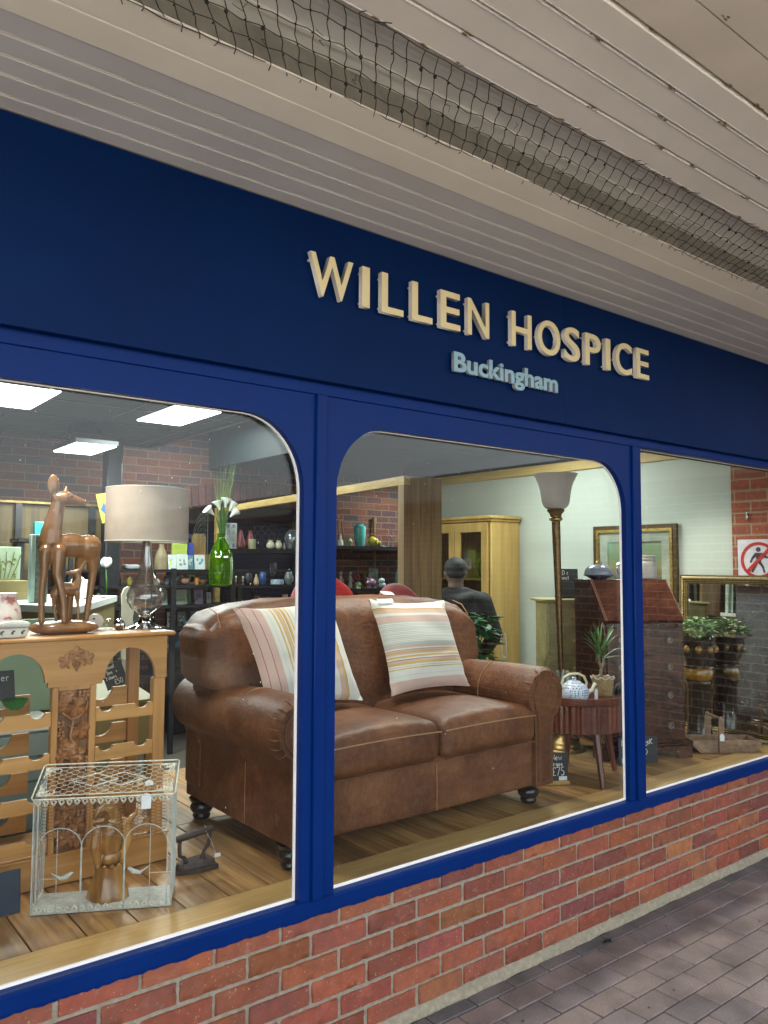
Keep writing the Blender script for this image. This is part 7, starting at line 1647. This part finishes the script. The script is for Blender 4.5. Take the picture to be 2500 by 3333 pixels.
M['jacket'] = P('black_jacket_cloth', (.016,.016,.017), (.009,.009,.010), 9, .75, bmp=.4, bscale=14, bdist=.02); M['skin'] = P('skin', (.14,.085,.06), (.11,.065,.045), 12, .55); M['hair'] = P('dark_hair', (.020,.020,.022), (.012,.012,.013), 60, .7, bmp=.4); M['trouser'] = P('dark_trousers', (.015,.018,.028), None, 12, .85)
pn = thing('person', 'person with cropped dark hair and black jacket seen from behind beyond the sofa', 'person', (hx, hy, 0))
fwd = Vector((.62, .78, 0)).normalized(); rt = Vector((fwd.y, -fwd.x, 0))
def H(a, b, z): q = Vector((hx, hy, 0))+rt*a+fwd*b; return Vector((q.x, q.y, z))
RZ = Matrix((rt, fwd, Vector((0,0,1)))).transposed()
body = [('s', H(0, .01, 1.535), (.074, .092, .108), RZ), ('s', H(0, .06, 1.485), (.056, .06, .062), RZ), ('t', [H(0, -.005, 1.46), H(0, -.012, 1.385)], [.056, .060]), ('s', H(0, .115, 1.515), (.013, .018, .018), RZ),
        ('s', H(-.077, .01, 1.525), (.010, .018, .028), RZ), ('s', H(.077, .01, 1.525), (.010, .018, .028), RZ),
        ('s', H(0, 0, 1.20), (.17, .105, .20), RZ), ('s', H(0, 0, .98), (.155, .11, .16), RZ),
        ('t', [H(-.19, 0, 1.33), H(-.235, .0, 1.08), H(-.20, .16, .93)], [.052, .043, .032]), ('t', [H(.19, 0, 1.33), H(.25, .0, 1.08), H(.21, .16, .95)], [.052, .043, .032]),
        ('t', [H(-.09, 0, .90), H(-.095, .01, .48), H(-.10, 0, .08)], [.085, .058, .042]), ('t', [H(.09, 0, .90), H(.095, .01, .48), H(.10, 0, .08)], [.085, .058, .042]),
        ('s', H(-.10, .05, .045), (.045, .12, .04), RZ), ('s', H(.10, .05, .045), (.045, .12, .04), RZ)]
for sx_ in (-1, 1):
    wx = H(sx_*.205, .18, .935); body.append(('s', H(sx_*.20, .205, .93), (.040, .048, .017), RZ))
    for k in range(4): body.append(('t', [H(sx_*(.225-.018*k), .24, .93), H(sx_*(.222-.018*k), .275+.006*(k in (1, 2)), .922), H(sx_*(.218-.018*k), .290, .905)], [.009, .008, .007]))
    body.append(('t', [H(sx_*.165, .19, .93), H(sx_*.148, .225, .918), H(sx_*.150, .245, .905)], [.011, .009, .008]))
pb = organic('body', body, M['skin'], pn, .010, 3)
hair = [('s', H(0, -.006, 1.572), (.084, .098, .074), RZ), ('s', H(0, -.035, 1.535), (.072, .062, .055), RZ)]
organic('hair', hair, M['hair'], pn, .008, 3)
jk = [('s', H(0, -.005, 1.20), (.20, .135, .215), RZ), ('s', H(0, 0, .985), (.195, .135, .17), RZ), ('t', [H(-.17, -.005, 1.335), H(0, -.01, 1.375), H(.17, -.005, 1.335)], [.062, .080, .062]),
      ('t', [H(-.19, 0, 1.325), H(-.262, -.01, 1.09), H(-.212, .13, .945)], [.075, .064, .050]), ('t', [H(.19, 0, 1.325), H(.278, -.01, 1.09), H(.222, .13, .965)], [.075, .064, .050]),
      ('t', [H(-.075, -.035, 1.405), H(0, -.055, 1.395), H(.075, -.035, 1.405)], [.028, .036, .028]), ('t', [H(-.10, -.08, 1.36), H(0, -.11, 1.33), H(.10, -.08, 1.36)], [.035, .050, .035])]
organic('jacket', jk, M['jacket'], pn, .010, 4)
tz = [('t', [H(-.09, 0, .90), H(-.095, .01, .48), H(-.10, 0, .10)], [.105, .075, .060]), ('t', [H(.09, 0, .90), H(.095, .01, .48), H(.10, 0, .10)], [.105, .075, .060]), ('s', H(0, 0, .90), (.165, .125, .12), RZ)]
organic('trousers', tz, M['trouser'], pn, .010, 3)
g = MB(); c0 = H(.325, -.03, 1.02)
ph = [H(.33, -.05, 1.02)+rt*a*.8+Vector((0, 0, b)) for a, b in ((-.020, .075), (.012, .085), (.022, .075), (.034, -.07), (.028, -.085), (.0, -.075), (-.012, -.06))]
g.tube(ph, .0055, 6, closed=True); tag(g.build('white_strap', M['china'], pn), None); 
ld_ = thing('leafy_plant', 'dark green leafy plant low behind the right end of the sofa', 'plant', (1.78, 1.55, .46))
g = MB(); g.lathe([(.07, .4612), (.10, .60), (.105, .66), (.095, .655)], (1.76, 1.55, 0), 24); g.build('pot', M['black'], ld_)
g = MB(); rnd = random.Random(41)
for k in range(170):
    z = rnd.uniform(.95, 1.28); a = rnd.uniform(0, 6.28); rr = rnd.uniform(.02, .20)*(1.2-abs(z-1.05)); c = Vector((1.76+rr*cos(a), 1.55+rr*sin(a)*.7, z)); a2 = a+rnd.uniform(-.7, .7); blade(g, c, c+Vector((.085*cos(a2), .085*sin(a2), rnd.uniform(-.05, .01))), rnd.uniform(.022, .036), .015, 6)
g.build('leaves', M['leaf_d'], ld_, angle=180)
g = MB()
for k in range(14): a = k*.45; g.tube([(1.76, 1.55, .64), (1.76+.04*cos(a), 1.55+.04*sin(a), .9), (1.76+.13*cos(a), 1.55+.10*sin(a), 1.15)], .004, 4)
g.build('stems', M['leaf_d'], ld_)
# more small stock on the back shelves
extra = [
 ('beaker', 'little orange beaker on the second shelf directly above the mauve card', 'cup', 1.185, 4.34, Z2, .06, .045, CUP, ('x_orange', (.45,.16,.04))),
 ('bowl', 'small green bowl at the right end of the second metal shelf', 'bowl', 1.38, 4.38, Z2, .045, .07, BWL, ('x_green', (.08,.24,.12))),
 ('sugar_pot', 'white and blue sugar pot between the hen ornament and the lamp neck', 'pot', .945, 4.44, Z2, .08, .055, RND, ('x_delft', (.30,.38,.46))),
 ('candle_jar', 'ivory candle jar at the left end of the third metal shelf', 'jar', .40, 4.38, Z3, .10, .06, JAR, ('x_ivory', (.45,.42,.32))),
 ('bud_vase', 'slim purple bud vase on the third shelf near the left upright', 'vase', .48, 4.42, Z3, .14, .045, BOT, ('x_purple', (.14,.06,.22))),
 ('tea_tin', 'teal tea tin on the third shelf beside the smoky lamp glass', 'tin', .78, 4.42, Z3, .11, .07, JAR, ('x_teal', (.04,.22,.24))),
 ('milk_jug', 'plain white milk jug on the second dark shelf under the red banded jar', 'jug', 1.74, 4.60, 1.1602, .11, .07, JAR, ('x_white', (.52,.52,.48))),
 ('round_vase', 'round rust coloured vase on the second dark shelf', 'vase', 1.95, 4.62, 1.1602, .12, .10, RND, ('x_rust', (.26,.09,.04))),
 ('goblet', 'pale pink goblet on the second dark shelf near its right end', 'glass', 2.25, 4.60, 1.1602, .13, .06, [(.7,0),(.2,.08),(.18,.45),(.9,.6),(1,1),(.9,.98)], ('x_pink', (.45,.25,.27))),
 ('ginger_jar', 'blue ginger jar on the upper dark shelf between the pink figurine and crystal goblet', 'jar', 2.03, 4.66, DZ, .13, .07, JAR, ('x_blue', (.05,.11,.34))),
 ('pepper_pot', 'tiny silver pepper pot right of the frilled round pots', 'pot', 2.465, 4.98, VZ, .07, .035, BOT, ('x_silver', (.40,.41,.42))),
 ('cream_vase', 'short cream vase between the turquoise vase and the yellow jar', 'vase', 3.57, 5.06, UZ, .11, .05, BOT, ('x_cream', (.48,.44,.32))),
 ('green_pot', 'little olive pot between the yellow jar and the glass branch', 'pot', 3.765, 5.02, UZ, .075, .06, RND, ('x_olive', (.16,.18,.05))),
]
for nm, lb, ct_, x, y, z, h, w_, shp, (mn, mc_) in extra: vase(nm, lb, ct_, x, y, z, h, w_, shp, C_(mn, mc_, .3, tuple(v*.7 for v in mc_)))
